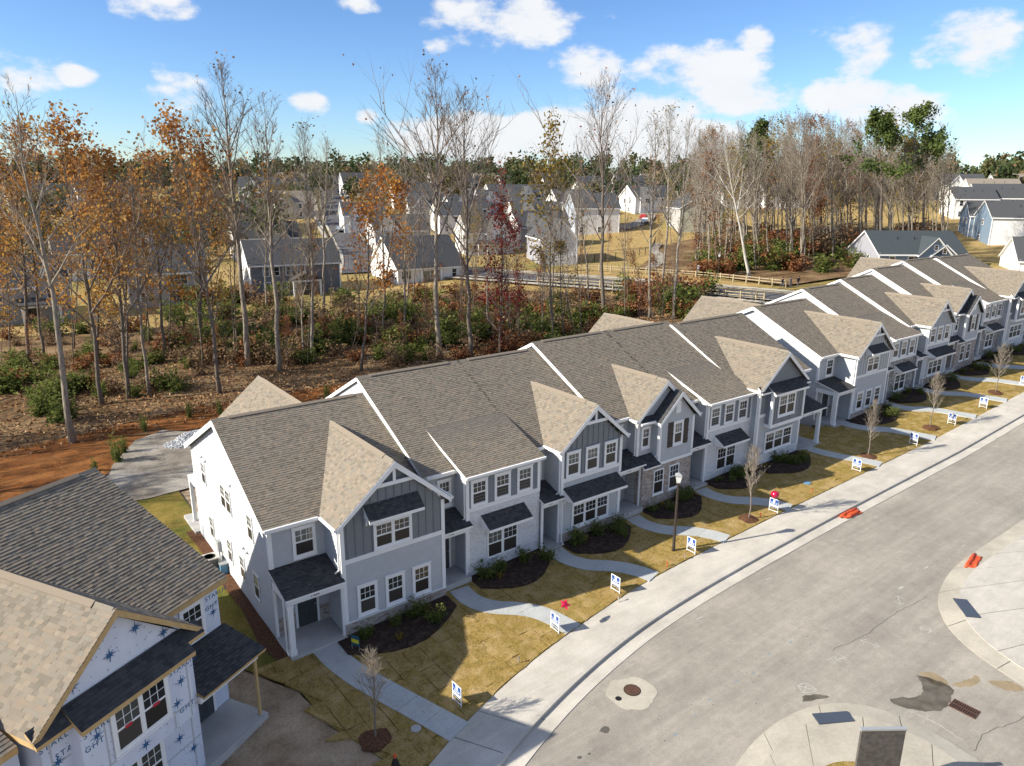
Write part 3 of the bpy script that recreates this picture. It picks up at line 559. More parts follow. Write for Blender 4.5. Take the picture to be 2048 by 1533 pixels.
def window(root, x, y, z, w, h, n=1, face='f', style='full', light=False):
    fr, sa, pan, scr = win_meshes(round(w, 2), round(h, 2), n, style, light)
    o = link('window', fr, root, (x, y, z), FACE[face])
    link('sash', sa, o)
    for p in pan: link('pane', p, o)
    for p in scr: link('screen', p, o)
    return o

FR = lambda v: ((0, v, 0), (1, 0, 0), (0, 0, 1))          # facade frame at depth v
class Unit:
    """one terraced townhouse; x along the row, y to the back, z up from its own ground"""
    def __init__(s, name, label, loc, rz=0, wall='siding_grey', brick='brick_tan', near=True, group=None, cat='townhouse'):
        s.root = thing(name, label, cat, loc, rz, group); s.near = near; s.wallm = wall; s.brickm = brick
        s.core, s.sid, s.trim, s.gut, s.deck, s.shg = MB(), MB(), MB(), MB(), MB(), MB()
        s.core_m = ['siding_grey', 'mortar_tan', 'trim_white', 'siding_white', 'siding_dark', 'mortar_white', 'mortar_dark', 'wrap']
        s.sid_m = [wall, 'siding_white', 'siding_dark', 'board_dark', 'board_light']; s.bricks = MB(); s.single = []; s.spieces = []; s.decks = []
    def cm(s, n): return s.core_m.index(n)
    def clap(s, O, ex, poly, mi=0, expo=.17): rows(s.sid, O, ex, (0, 0, 1), poly, expo, (60, 61), .003, .034, mi, stagger=0)
    def front(s, v, x0, x1, z0, z1, mi=0): s.clap((0, v, 0), (1, 0, 0), [(x0, z0), (x1, z0), (x1, z1), (x0, z1)], mi)
    def left(s, x, y0, y1, z0, z1, mi=0): s.clap((x, 0, 0), (0, -1, 0), [(-y1, z0), (-y0, z0), (-y0, z1), (-y1, z1)], mi)
    def right(s, x, y0, y1, z0, z1, mi=0): s.clap((x, 0, 0), (0, 1, 0), [(y0, z0), (y1, z0), (y1, z1), (y0, z1)], mi)
    def roof(s, pts, ex, up, t=.2, shingle=True, mi=0, name='roof', expo=.145):
        """sloping deck with white edges plus shingle courses"""
        ex, up = Vector(ex).normalized(), Vector(up).normalized(); n = ex.cross(up)
        P = [Vector(p) for p in pts]
        if n.z > 0:
            c = Vector()
            for a, b in zip(P, P[1:] + P[:1]): c += a.cross(b)
            if c.dot(n) < 0: P.reverse()
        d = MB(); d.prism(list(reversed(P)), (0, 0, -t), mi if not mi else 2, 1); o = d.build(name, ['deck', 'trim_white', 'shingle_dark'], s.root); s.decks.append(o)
        poly = [((p - P[0]).dot(ex), (p - P[0]).dot(up)) for p in P]
        if shingle:
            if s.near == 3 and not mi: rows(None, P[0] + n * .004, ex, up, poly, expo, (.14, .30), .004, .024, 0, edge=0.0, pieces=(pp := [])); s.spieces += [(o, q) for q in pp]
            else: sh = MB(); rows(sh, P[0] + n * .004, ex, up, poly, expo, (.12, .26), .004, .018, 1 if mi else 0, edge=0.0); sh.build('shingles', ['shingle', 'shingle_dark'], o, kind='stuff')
        return o
    def gable(s, x0, x1, yf, ye, zE, zA, ov=.3, slope=None, main=None, mi=0, yback=None):
        """front gable roof from the fascia at yf back to the main slope (function y(z))"""
        xc = (x0 + x1) / 2; a0, a1 = x0 - ov, x1 + ov
        k = (zA - zE) / (xc - a0)
        yv, yr = (main(zE), main(zA) + .12) if main else (yback, yback)
        s.roof([(a0, yf, zE), (xc, yf, zA), (xc, yr, zA), (a0, yv, zE)], (0, -1, 0), (xc - a0, 0, zA - zE), mi=mi, name='gable_roof')
        s.roof([(a1, yf, zE), (xc, yf, zA), (xc, yr, zA), (a1, yv, zE)], (0, 1, 0), (-(a1 - xc), 0, zA - zE), mi=mi, name='gable_roof')
        # ridge cap and ridge vent
        s.shg.prism([(xc - .14, yf + .1, zA - .10), (xc, yf + .1, zA + .045), (xc + .14, yf + .1, zA - .10)], (0, yr - yf - .25, 0), 1 if mi else 0, tint=.6)
        if yr - yf > 2: s.vent(Vector((xc, yf + .9, zA)), Vector((xc, yr - .5, zA)), k)
    def vent(s, a, b, k):
        d = (b - a); sd = d.normalized().cross(Vector((0, 0, 1))); w = .17
        for q in (-1, 1):
            s.shg.prism([a + sd * q * 0 + Vector((0, 0, .075)), a + sd * q * w + Vector((0, 0, .075 - w * k)), a + sd * q * w + Vector((0, 0, .03 - w * k)), a + Vector((0, 0, .02))], d, 0, tint=.75)
    def bb(s, v, x0, x1, z0, top, light=False, step=.405, name='batten'):
        """board and batten: a sheet with separate battens; top(x) gives the upper edge"""
        x = x0 + step * .6
        while x < x1 - .05:
            zt = top(x)
            if zt - z0 > .1:
                b = MB(); b.box(x - .03, x + .03, v - .035, v - .006, z0, zt - .02); b.build(name, 'board_light' if light else 'board_dark', s.root)
            x += step
    def brick(s, v, x0, x1, z0, z1, holes=(), kind=None, face='f'):
        """brickwork face by face; whole field split into rectangles round the openings"""
        kind = kind or s.brickm
        ys = sorted({z0, z1} | {h[2] for h in holes} | {h[3] for h in holes})
        O, ex = {'f': ((0, v, 0), (1, 0, 0)), 'l': ((v, 0, 0), (0, -1, 0)), 'r': ((v, 0, 0), (0, 1, 0))}[face]
        st = kind == 'stone_grey'
        for a, b in zip(ys, ys[1:]):
            if b - a < .01: continue
            cuts = sorted([(h[0], h[1]) for h in holes if h[2] < b - .005 and h[3] > a + .005]); x = x0; spans = []
            for c0, c1 in cuts: spans.append((x, c0)); x = c1
            spans.append((x, x1))
            for p, q in spans:
                if q - p > .03:
                    poly = [(p, a), (q, a), (q, b), (p, b)]
                    if st: rows(s.bricks, O, ex, (0, 0, 1), poly, .13, (.18, .5), 0, .045, 0, gap=.012, box=True)
                    else: rows(s.bricks, O, ex, (0, 0, 1), poly, .0762, (.203, .2031), 0, .02, 0, gap=.012, stagger=.5, box=True, pieces=s.single if s.near == 2 else None)
    def shed(s, x0, x1, yt, zt, yb, zb, t=.14, mi=1, name='shed_roof'):
        s.roof([(x0, yb, zb), (x1, yb, zb), (x1, yt, zt), (x0, yt, zt)], (1, 0, 0), (0, yt - yb, zt - zb), t=t, mi=mi, name=name)
    def awning(s, v, x0, x1, zt, zb, dep=.65):
        """small shed roof on brackets over a window"""
        s.shed(x0, x1, v, zt, v - dep, zb, t=.15, name='awning_roof')
        for x in (x0 + .06, x1 - .12):
            s.trim.prism([(x, v, zb - .42), (x, v, zb + .12), (x, v - dep + .1, zb - .02), (x, v - dep + .14, zb - .12), (x, v - .16, zb - .2), (x, v - .1, zb - .42)], (.07, 0, 0))
        s.core.prism([(x0 + .02, v, zb - .05), (x0 + .02, v, zt - .12), (x0 + .02, v - dep + .05, zb - .08)], (.03, 0, 0), s.cm('trim_white'))
        s.core.prism([(x1 - .05, v, zb - .05), (x1 - .05, v, zt - .12), (x1 - .05, v - dep + .05, zb - .08)], (.03, 0, 0), s.cm('trim_white'))
    def corner(s, x, y, z0, z1, w=.12): s.trim.box(x - .095, x + .095, y - .052, y + w, z0, z1)
    def gutter(s, a, b): g = MB(); g.bar(a, b, .11, .11); g.build('gutter', 'trim_white', s.root)
    def spout(s, x, y, z1, z0=.15, kick=(0, -.2)):
        g = MB(); g.tube([(x, y - .02, z1), (x, y - .02, z0 + .15), (x + kick[0], y + kick[1] - .02, z0)], [.042] * 3, 6)
        g.build('downspout', 'trim_white', s.root)
    def rakeboard(s, x0, x1, y, zE, zA, ov=.3, w=.24):
        xc = (x0 + x1) / 2
        for a in (x0 - ov, x1 + ov):
            s.trim.prism([(a, y - .018, zE - .02), (xc, y - .018, zA - .02), (xc, y - .018, zA - w - .08), (a, y - .018, zE - w)], (0, .05, 0))
    def king(s, x0, x1, y, zE, zA, zc, ov=.3):
        """collar tie and king post in the gable peak"""
        xc = (x0 + x1) / 2; k = (zA - zE) / (xc - x0 + ov); hw = (zA - zc) / k - .12
        s.trim.box(xc - hw, xc + hw, y, y + .06, zc - .09, zc + .09); s.trim.box(xc - .07, xc + .07, y, y + .055, zc + .09, zA - .25)
    def number(s, txt, x, y, z, h=.17):
        if not txt: return
        cu = bpy.data.curves.new('house_number', 'FONT'); cu.body = txt; cu.size = h; cu.extrude = .008; cu.align_x = 'CENTER'
        o = bpy.data.objects.new('tmp', cu); COL.objects.link(o); dg = bpy.context.evaluated_depsgraph_get()
        me = bpy.data.meshes.new_from_object(o.evaluated_get(dg)); bpy.data.objects.remove(o); me.materials.clear(); me.materials.append(MT['black'])
        q = bpy.data.objects.new('house_number', me); COL.objects.link(q); q.parent = s.root; q.location = (x, y, z); q.rotation_euler = (R(90), 0, 0)
    def door(s, x, y, z, w=.95, h=2.1):
        d = MB(); d.box(x - w / 2, x + w / 2, y - .05, y, z, z + h)
        for i in (-1, 1):
            for a, b in ((.12, .95), (1.1, 1.95)): d.box(x + i * w / 4 - w * .16, x + i * w / 4 + w * .16, y - .065, y - .05, z + a, z + b)
        o = d.build('door', 'door_dark', s.root)
        h_ = MB(); h_.tube([(x + w * .4, y - .05, z + 1.0), (x + w * .4, y - .12, z + 1.0)], [.03, .03], 6); h_.build('handle', 'metal_grey', o)
        s.trim.box(x - w / 2 - .11, x - w / 2, y - .06, y, z, z + h); s.trim.box(x + w / 2, x + w / 2 + .11, y - .06, y, z, z + h); s.trim.box(x - w / 2 - .13, x + w / 2 + .13, y - .07, y, z + h, z + h + .14)
    def finish(s):
        w = s.core.build('wall', s.core_m, s.root)
        if s.sid.n: s.sid.build('siding', s.sid_m, w, kind='stuff')
        if s.bricks.n: s.bricks.build('stone' if s.brickm == 'stone_grey' else 'brickwork', s.brickm, w, kind='stuff')
        s.single.sort(key=lambda q: min(p[1] for p in q[0]))
        for v, f, tt, mi in s.single[:300]:
            b = MB(); b.add(v, f, 0, tt); b.build('brick', s.brickm, w)
        if len(s.single) > 300:
            b = MB()
            for v, f, tt, mi in s.single[300:]: b.add(v, f, 0, tt)
            b.build('brickwork', s.brickm, w, kind='stuff')
        s.trim.build_each('trim_board', 'trim_white', s.root)
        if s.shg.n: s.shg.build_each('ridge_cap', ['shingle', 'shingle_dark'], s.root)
        if s.near == 3:
            bpy.context.view_layer.update(); cl = s.root.matrix_world.inverted() @ camo.matrix_world.translation
            s.spieces.sort(key=lambda q: (q[1][0][0] - cl).length + (0 if abs(q[1][0][0].z - 6.5) < 3 else 50)); rest = {}
            for i, (o, (v, f, tt, mi)) in enumerate(s.spieces):
                if i < 300: b = MB(); b.add(v, f, 0, tt); b.build('shingle', 'shingle', o)
                else: rest.setdefault(o.name, (o, MB()))[1].add(v, f, 0, tt)
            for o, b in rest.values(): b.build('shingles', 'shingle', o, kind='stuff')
        return s.root

def main_body(u, x0, x1, vM, ze, vr, zr, ov_l=.15, ov_r=.15, vb=None, kick=None, lo=-.6, cm='siding_grey'):
    """gabled main block; returns y(z) of the front slope"""
    s = (zr - ze) / (vr - vM + .3); vb = vb or 2 * vr - vM
    f = lambda z: vM - .3 + (z - ze) / s
    h = lambda y: ze + s * (y - vM + .3) - .22
    u.core.prism([(x0, vM, lo), (x0, vM, h(vM)), (x0, vr, zr - .22), (x0, vb, h(vM)), (x0, vb, lo)], (x1 - x0, 0, 0), u.cm(cm))
    a, b = x0 - ov_l, x1 + ov_r
    u.roof([(a, vM - .3, ze), (b, vM - .3, ze), (b, vr, zr), (a, vr, zr)], (1, 0, 0), (0, vr - vM + .3, zr - ze), t=.22)
    u.roof([(a, vb + .3, ze), (b, vb + .3, ze), (b, vr, zr), (a, vr, zr)], (-1, 0, 0), (0, -(vb + .3 - vr), zr - ze), t=.22, shingle=False)
    u.shg.prism([(a, vr - .14, zr - .05), (a, vr, zr + .045), (a, vr + .14, zr - .05)], (b - a, 0, 0), 0, tint=.6)
    u.vent(Vector((a + .8, vr, zr)), Vector((b - .8, vr, zr)), s)
    return f

def rear_gable(u, x0, x1, vr, zr, zE=5.5, zA=8.0, yb=18.3):
    xc = (x0 + x1) / 2
    u.core.prism([(x0, vr + 1, -.6), (x0, vr + 1, zE - .1), (xc, vr + 1, zA - .25), (x1, vr + 1, zE - .1), (x1, vr + 1, -.6)], (0, yb - vr - 1.3, 0), 0)
    for a, ex in ((x0 - .3, (0, -1, 0)), (x1 + .3, (0, 1, 0))):
        u.roof([(a, yb, zE), (xc, yb, zA), (xc, vr, zA), (a, vr, zE)], ex, ((xc - a), 0, zA - zE))
    u.shg.prism([(xc - .14, vr + .5, zA - .10), (xc, vr + .5, zA + .045), (xc + .14, vr + .5, zA - .10)], (0, yb - vr - .5, 0), 0, tint=.6)
    u.vent(Vector((xc, vr + 2, zA)), Vector((xc, yb - 1, zA)), .9)

def entry(u, x0, x1, vM, vf, num, zt=3.45, zb=2.9, side='l', porch_post=None):
    """recessed doorway with its shed roof, beam, slab and number"""
    u.shed(x0 - .05, x1 + .15, vM, zt, vf - .3, zb, t=.1)
    u.trim.box(x0, x1, vf - .06, vf + .08, zb - .40, zb - .02)
    u.trim.box(x0 - .02, x0 + .11, vf - .03, vf + .06, 0, zb - .40)
    u.trim.box(x1 - .12, x1 + .0, vf - .03, vf + .06, 0, zb - .40)
    if num: u.number(num, (x0 + x1) / 2 - .1, vf - .07, zb - .28)
    slab = MB(); slab.box(x0, x1, vf - .35, vM + 1.6, -.3, .06); slab.build('porch_slab', 'concrete_slab', u.root)

def unit_E(label, loc, num, near, light=False, **k):
    u = Unit('townhouse', label, loc, near=near, **k); vM, ze, vr, zr = 1.8, 5.52, 8.3, 8.75; w = 5.3
    # body is hollowed at the porch: main block starts behind it
    f = main_body(u, -2.6, w, vM, ze, vr, zr, ov_l=.28)
    # left gable wall boards (sunlit end wall)
    s = (zr - ze) / (vr - vM + .3); prof = [(-14.8, -.35), (-vM, -.35), (-vM, ze - .1), (-vr, zr - .25), (-14.8, ze - .1)]
    u.clap((-2.6, 0, 0), (0, -1, 0), prof, 0)
    u.front(vM, -2.6, 0, .3, ze - .1); u.corner(-2.55, vM, 3.3, ze - .15)
    u.left(-2.6, 0, vM, -.35, 0.02)
    # front block
    u.core.box(0, w, 0, vM + .5, -.6, 5.4, 0); zE, zA = 5.52, 8.05
    u.core.prism([(0, 0, 5.4), (w / 2, 0, 7.75), (w, 0, 5.4)], (0, 6.2, 0), u.cm('siding_grey' if light else 'siding_dark'))
    u.core.box(.02, w - .02, -.006, 0, 3.8, 5.4, u.cm('siding_grey' if light else 'siding_dark'))
    u.gable(0, w, -.3, 0, zE, zA, main=f); u.rakeboard(0, w, -.30, zE, zA); u.king(0, w, -.22, zE, zA, 7.0)
    kk = (zA - zE) / (w / 2 + .3)
    u.bb(-.002, .06, w - .06, 3.80, lambda x: min(zE + kk * (x + .3), zE + kk * (w + .3 - x)) - .22, light)
    u.front(0, 0, w, .62, 3.58); u.trim.box(-.02, w + .02, -.05, 0, 3.58, 3.80)
    u.corner(.05, 0, .6, 5.4); u.corner(w - .05, 0, .6, 5.4)
    u.left(0, 0, vM, .1, 5.35); u.right(w, 0, vM, .1, 5.35)
    u.core.box(-.03, w + .03, -.03, .0, -.6, .60, u.cm('mortar_tan')); u.brick(-.032, -.03, w + .03, -.15, .60)
    u.trim.box(-.03, w + .03, -.07, -.001, .60, .65)
    for x in (1.13, 2.56, 3.99): window(u.root, x, -.02, .76, 1.02, 1.56)
    window(u.root, 2.55, -.04, 3.84, 1.98, 1.36, 2, light=True); u.awning(-.01, 1.13, 3.92, 6.18, 5.62)
    window(u.root, -1.0, vM - .02, 3.62, 1.1, 1.5)
    # porch
    u.shed(-2.72, .0, vM, 3.45, -.28, 2.92, t=.1)
    u.trim.box(-2.6, 0, -.07, .09, 2.52, 2.86); u.trim.box(-2.6, -2.46, .09, vM, 2.52, 2.86)
    u.core.prism([(-2.6, .1, 2.86), (-2.6, vM, 2.86), (-2.6, vM, 3.36)], (.1, 0, 0), 0)
    post = MB(); post.box(-2.6, -2.36, -.08, .16, .3, 2.52); post.box(-2.63, -2.33, -.11, .19, .06, .3); post.box(-2.63, -2.33, -.11, .19, 2.4, 2.52); post.build('porch_post', 'trim_white', u.root)
    u.trim.box(-.13, 0, -.02, .1, .06, 2.52); u.trim.box(-2.62, -2.5, vM - .14, vM - .03, 0, 2.52)
    u.front(vM, -2.5, 0, .95, 2.9); u.core.box(-2.5, 0, vM - .03, vM, -.3, .9, u.cm('mortar_tan'))
    u.brick(vM - .032, -2.5, -1.62, .1, .9); u.brick(vM - .032, -.58, 0, .1, .9); u.door(-1.1, vM - .01, .1, .92, 2.15)
    slab = MB(); slab.box(-2.62, .0, -.18, vM + .1, -.35, .06); slab.build('porch_slab', 'concrete_slab', u.root)
    u.number(num, -1.35, -.08, 2.62, .2)
    # end wall windows, vents
    for y, z in ((12.28, 3.88), (4.25, 3.83)): window(u.root, -2.62, y, z, .80, 1.34, face='l', style='thin')
    window(u.root, -2.62, 8.1, 3.86, 1.75, 1.34, 2, face='l', style='thin')
    for y in (11.7, 8.33, 6.22, 4.05): window(u.root, -2.62, y, .85, .80, 1.34, face='l', style='thin')
    for y, z in ((5.72, 2.88), (5.15, 2.87), (7.02, 5.68), (12.3, 5.55), (11.6, 5.5)):
        b = MB(); b.prism([(-2.62, y - .09, z - .1), (-2.62, y - .09, z + .1), (-2.76, y - .09, z - .02), (-2.76, y - .09, z - .06)], (0, .18, 0)); b.build('wall_vent', 'trim_white', u.root)
    b = MB(); b.box(-2.8, -2.62, 10.1, 10.45, .7, 1.3); b.tube([(-2.72, 10.27, -.2), (-2.72, 10.27, .7)], [.03, .03]); b.tube([(-2.72, 10.0, -.2), (-2.72, 9.9, .5), (-2.66, 9.7, .9)], [.02] * 3); b.build('electric_meter', 'metal_grey', u.root)
    # eaves, gutters, downspouts
    u.gutter((-2.85, vM - .36, ze - .04), (-.3, vM - .36, ze - .04)); u.gutter((-.36, vM - .3, zE - .04), (-.36, -.3, zE - .04)); u.gutter((w + .36, vM - .3, zE - .04), (w + .36, -.3, zE - .04))
    u.spout(-.12, .10, zE - .1, 3.2, (-.15, .1)); u.spout(-2.68, .2, 2.85, .1)
    u.trim.prism([(-2.898, vM - .3, ze - .05), (-2.898, vr, zr - .04), (-2.898, vr, zr - .3), (-2.898, vM - .3, ze - .32)], (.05, 0, 0))
    u.trim.prism([(-2.898, 15.1, ze - .05), (-2.898, vr, zr - .04), (-2.898, vr, zr - .3), (-2.898, 15.1, ze - .32)], (.05, 0, 0))
    rear_gable(u, 0, w, vr, zr)
    # rear porch seen past the end wall
    b = MB(); b.box(-2.6, -.4, 14.8, 16.6, 2.75, 3.0); b.box(-2.6, -2.4, 16.3, 16.5, -.3, 2.75); b.build('rear_porch', 'trim_white', u.root)
    b = MB(); b.box(-2.9, 0, 14.8, 17.6, -.35, .02); b.build('patio_slab', 'concrete_slab', u.root)
    return u.finish()

IM = dict(vM=1.8, ze=5.62, vr=8.7, zr=9.23)
def unit_F(label, loc, num, near, wid=6.5, brick='brick_white', **k):
    u = Unit('townhouse', label, loc, near=near, brick=brick, **k); vM = IM['vM']
    f = main_body(u, 0, wid, **IM); a, b, v = 1.85, min(6.6, wid + .1), .7; zE = 5.55
    mort = {'brick_white': 'mortar_white', 'stone_grey': 'mortar_dark'}[brick]
    # party wall step and the long low slope over the front block
    u.core.box(a, b, v, vM + 1.5, -.6, 5.35, 0)
    yk = 4.3; s = (IM['zr'] - IM['ze']) / (IM['vr'] - vM + .3); zk = IM['ze'] + s * (yk - vM + .3)
    u.roof([(a - .2, v - .3, zE), (b + .15, v - .3, zE), (b + .15, yk, zk + .02), (a - .2, yk, zk + .02)], (1, 0, 0), (0, yk - v + .3, zk - zE), t=.18)
    for x in (a, b - .06):
        u.core.prism([(x, v, 5.3), (x, v, zE - .1), (x, yk, zk - .15), (x, yk - 1.0, IM['ze'] + s * (yk - 1 - vM + .3) - .4), (x, vM - .3, 5.2)], (.06, 0, 0), u.cm('trim_white'))
    u.left(a, v, vM + .3, .1, 5.35); u.right(b, v, vM + .3, .1, 5.35)
    # upper storey dark boards, three windows
    u.core.box(a, b, v - .012, v, 3.7, 5.35, u.cm('siding_dark')); u.front(v - .01, a, b, 3.72, 5.35, 2)
    u.trim.box(a - .03, b + .03, v - .06, v, 3.47, 3.70); u.trim.box(a, b, v - .05, v, 5.22, 5.36); u.corner(a + .05, v, .1, 5.3); u.corner(b - .06, v, 3.5, 5.3)
    for x in (2.62, 4.1, 5.58): window(u.root, x if b > 6.5 else x - .05, v - .02, 3.72, 1.05, 1.45)
    # brick ground floor
    u.core.box(a + .1, b, v - .03, v, -.6, 3.46, u.cm(mort)); w0, w1 = 3.08, 5.09
    u.brick(v - .032, a + .1, b, -.15, 3.46, [(w0 + .03, w1 - .03, .55, 2.13)]); u.brick(b, v, vM, -.15, 3.4, face='r')
    window(u.root, (w0 + w1) / 2, v - .055, .52, w1 - w0, 1.62, 2, style='full' if brick == 'stone_grey' else 'thin'); u.awning(v - .04, 2.68, 5.5, 3.13, 2.6, .85)
    entry(u, 0, a, vM, .62, num); u.door(.75, vM + 1.0, .08, .9, 2.1)
    window(u.root, 1.2, vM - .02, 3.62, .85, 1.5)
    u.front(vM, 0, a, 3.4, 5.4)
    niche(u, 0, a, vM)
    u.gutter((a - .2, v - .36, zE - .04), (b + .15, v - .36, zE - .04)); u.gutter((0, vM - .36, IM['ze'] - .04), (a - .2, vM - .36, IM['ze'] - .04)); u.spout(a - .06, v + .12, zE - .1, 3.0, (-.15, .1))
    return u.finish()
def niche(u, x0, x1, vM):
    """dark recess of the doorway cut in front of the body"""
    n = MB()
    n.box(x0 + .02, x1 - .02, vM + .92, vM + .98, .06, 2.7)
    u.front(vM - .005, x0 + .02, x1 - .02, .95, 2.9); u.core.box(x0 + .02, x1 - .02, vM - .03, vM, -.3, .9, u.cm('mortar_tan')); u.brick(vM - .032, x0 + .02, x0 + .3, .1, .9, kind='brick_tan'); 
    u.door((x0 + x1) / 2 + .05, vM - .02, .08, .86, 2.1)
    u.right(x0 - .0, .6, vM, .1, 2.9)

def unit_G(label, loc, num, near, light=False, **k):
    u = Unit('townhouse', label, loc, near=near, **k); vM = IM['vM']; wid = 5.9
    f = main_body(u, 0, wid, **IM); a, b, v = 1.3, 5.9, .36; zE, zA = 5.66, 7.92
    dk = 'siding_grey' if light else 'siding_dark'
    u.core.box(a, b, v, vM + 1, -.6, 5.5, 0); u.core.prism([(a, v, 5.5), ((a + b) / 2, v, zA - .28), (b, v, 5.5)], (0, 6, 0), u.cm(dk)); u.core.box(a + .02, b - .02, v - .006, v, 3.92, 5.5, u.cm(dk))
    u.gable(a, b, v - .3, v, zE, zA, main=f); u.rakeboard(a, b, v - .3, zE, zA); u.king(a, b, v - .22, zE, zA, 6.92)
    kk = (zA - zE) / ((b - a) / 2 + .3)
    u.bb(v - .002, a + .05, b - .05, 3.92, lambda x: min(zE + kk * (x - a + .3), zE + kk * (b + .3 - x)) - .22, light)
    u.trim.box(a - .03, b + .03, v - .055, v, 3.70, 3.92); u.corner(a + .05, v, .65, 5.5); u.corner(b - .06, v, .65, 5.5)
    for x in (2.12, 3.55, 5.0): window(u.root, x, v - .03, 3.94, 1.03, 1.48)
    u.front(v, a, b, .68, 3.7); u.left(a, v, vM, .1, 5.5); u.right(b, v, vM, .1, 5.5)
    u.core.box(a - .03, b + .03, v - .03, v, -.6, .62, u.cm('mortar_tan')); u.brick(v - .032, a - .03, b + .03, -.15, .62); u.trim.box(a - .03, b + .03, v - .07, v, .62, .67)
    window(u.root, 3.55, v - .03, .74, 2.9, 1.48, 3); u.awning(v - .01, a + .1, 5.6, 3.36, 2.85, .95)
    entry(u, 0, a, vM, .45, num); u.front(vM, 0, a, 3.4, 5.5); niche(u, 0, a, vM); window(u.root, .62, vM - .02, 3.62, .85, 1.5)
    u.gutter((0, vM - .36, IM['ze'] - .04), (a - .3, vM - .36, IM['ze'] - .04)); u.gutter((a - .36, vM - .3, zE - .04), (a - .36, v - .3, zE - .04)); u.gutter((b + .36, vM - .3, zE - .04), (b + .36, v - .3, zE - .04))
    u.spout(a - .06, v + .12, zE - .1, 3.0, (-.15, .1)); u.spout(a + .03, v - .08, 2.75, .05, (0, -.2))
    return u.finish()

def unit_H(label, loc, num, near, tan=False, **k):
    u = Unit('townhouse', label, loc, near=near, **k); vM = IM['vM']; wid = 6.45
    f = main_body(u, 0, wid, **IM); a, b, v = 2.0, 6.45, 1.0; zE, zA = 5.55, 7.72
    u.core.box(a, b, v, vM + 1, -.6, 5.45, 0); u.core.prism([(a, v, 5.45), ((a + b) / 2, v, zA - .25), (b, v, 5.45)], (0, 6, 0), 0)
    u.gable(a, b, v - .3, v, zE, zA, main=f); u.rakeboard(a, b, v - .3, zE, zA)
    kv, ka, kb = .4, 3.35, 6.5; kE, kA = 5.3, 7.05
    u.core.box(ka, kb, kv, v + .5, 2.5, 5.2, 0); kc = (ka + kb) / 2
    u.core.prism([(ka, kv, 5.2), (kc, kv, kA - .2), (kb, kv, 5.2)], (0, 1.0, 0), 0)
    # second, lower gable with the dark roof between the two
    for x, ex in ((ka - .3, (0, -1, 0)), (kb + .3, (0, 1, 0))):
        u.roof([(x, kv - .3, kE), (kc, kv - .3, kA), (kc, v + .9, kA), (x, v + .9, kE)], ex, (kc - x, 0, kA - kE), mi=1, t=.16)
    u.rakeboard(ka, kb, kv - .3, kE, kA); u.shed(a - .1, ka, v, 5.62, v - .42, 5.4, t=.12)
    kk = (kA - kE) / (kc - ka + .3)
    u.clap((0, kv, 0), (1, 0, 0), [(ka, 2.55), (kb, 2.55), (kb, 5.15), (kc, kA - .35), (ka, 5.15)], 0)
    u.front(v, a, ka, 3.2, 5.3); u.left(ka, kv, v, 2.5, 5.2); u.left(a, v, vM, .1, 5.4); u.right(b + .05, kv, vM, 2.5, 5.2)
    u.corner(ka + .04, kv, 2.5, 5.2); u.corner(kb - .05, kv, 2.5, 5.2); u.corner(a + .05, v, 2.9, 5.4)
    u.trim.box(ka - .03, kb + .03, kv - .06, kv, 2.46, 2.66)
    window(u.root, kc + .1, kv - .02, 3.5, .92, 1.55)
    for x in (kc - .62, kc + .82):
        m = MB(); m.box(x - .22, x + .22, kv - .06, kv - .02, 3.45, 5.08)
        for z in (3.7, 4.3, 4.85): m.box(x - .22, x + .22, kv - .085, kv - .06, z - .06, z + .06)
        m.build('shutter', 'shutter_brown', u.root)
    m = MB(); m.box(kc - .22, kc + .22, kv - .05, kv - .02, 5.6, 6.35)
    for i in range(7): m.box(kc - .17, kc + .17, kv - .065, kv - .05, 5.68 + i * .09, 5.73 + i * .09)
    m.build('gable_vent', 'trim_white', u.root)
    window(u.root, (a + ka) / 2 + .05, v - .02, 3.55, .78, 1.4)
    u.core.box(a, b, kv, v + .5, -.6, 2.46, u.cm('mortar_tan')); u.core.box(a, b, kv - .03, kv, -.6, 2.46, u.cm('mortar_tan'))
    u.brick(kv - .032, a, b, -.15, 2.46, [(2.95, 3.87, .6, 2.2), (4.4, 5.28, .6, 2.2)]); u.brick(a, -(vM), -kv, -.15, 2.46, face='l') ; u.brick(b, kv, vM, -.15, 2.46, face='r')
    for x in (3.41, 4.84): window(u.root, x, kv - .055, .58, .92, 1.64, style='brick')
    entry(u, 0, a, vM, .55, num, zb=2.88); u.shed(a - .1, ka - .02, v, 3.12, kv - .3, 2.62, t=.1); u.trim.box(a, ka, kv - .06, kv, 2.40, 2.58)
    u.front(vM, 0, a, 3.4, 5.5); niche(u, 0, a, vM); window(u.root, 1.1, vM - .02, 3.62, .85, 1.5)
    u.gutter((0, vM - .36, IM['ze'] - .04), (a - .3, vM - .36, IM['ze'] - .04)); u.gutter((a - .36, vM - .3, zE - .04), (a - .36, v - .3, zE - .04)); u.gutter((a - .2, v - .5, 5.34), (ka - .3, v - .5, 5.34)); u.spout(a - .06, v + .12, zE - .1, 3.1, (-.15, .1)); u.spout(ka - .06, kv + .06, 5.25, 3.0, (-.1, .1)); u.gutter((kb + .36, vM, kE - .04), (kb + .36, kv - .3, kE - .04))
    return u.finish()

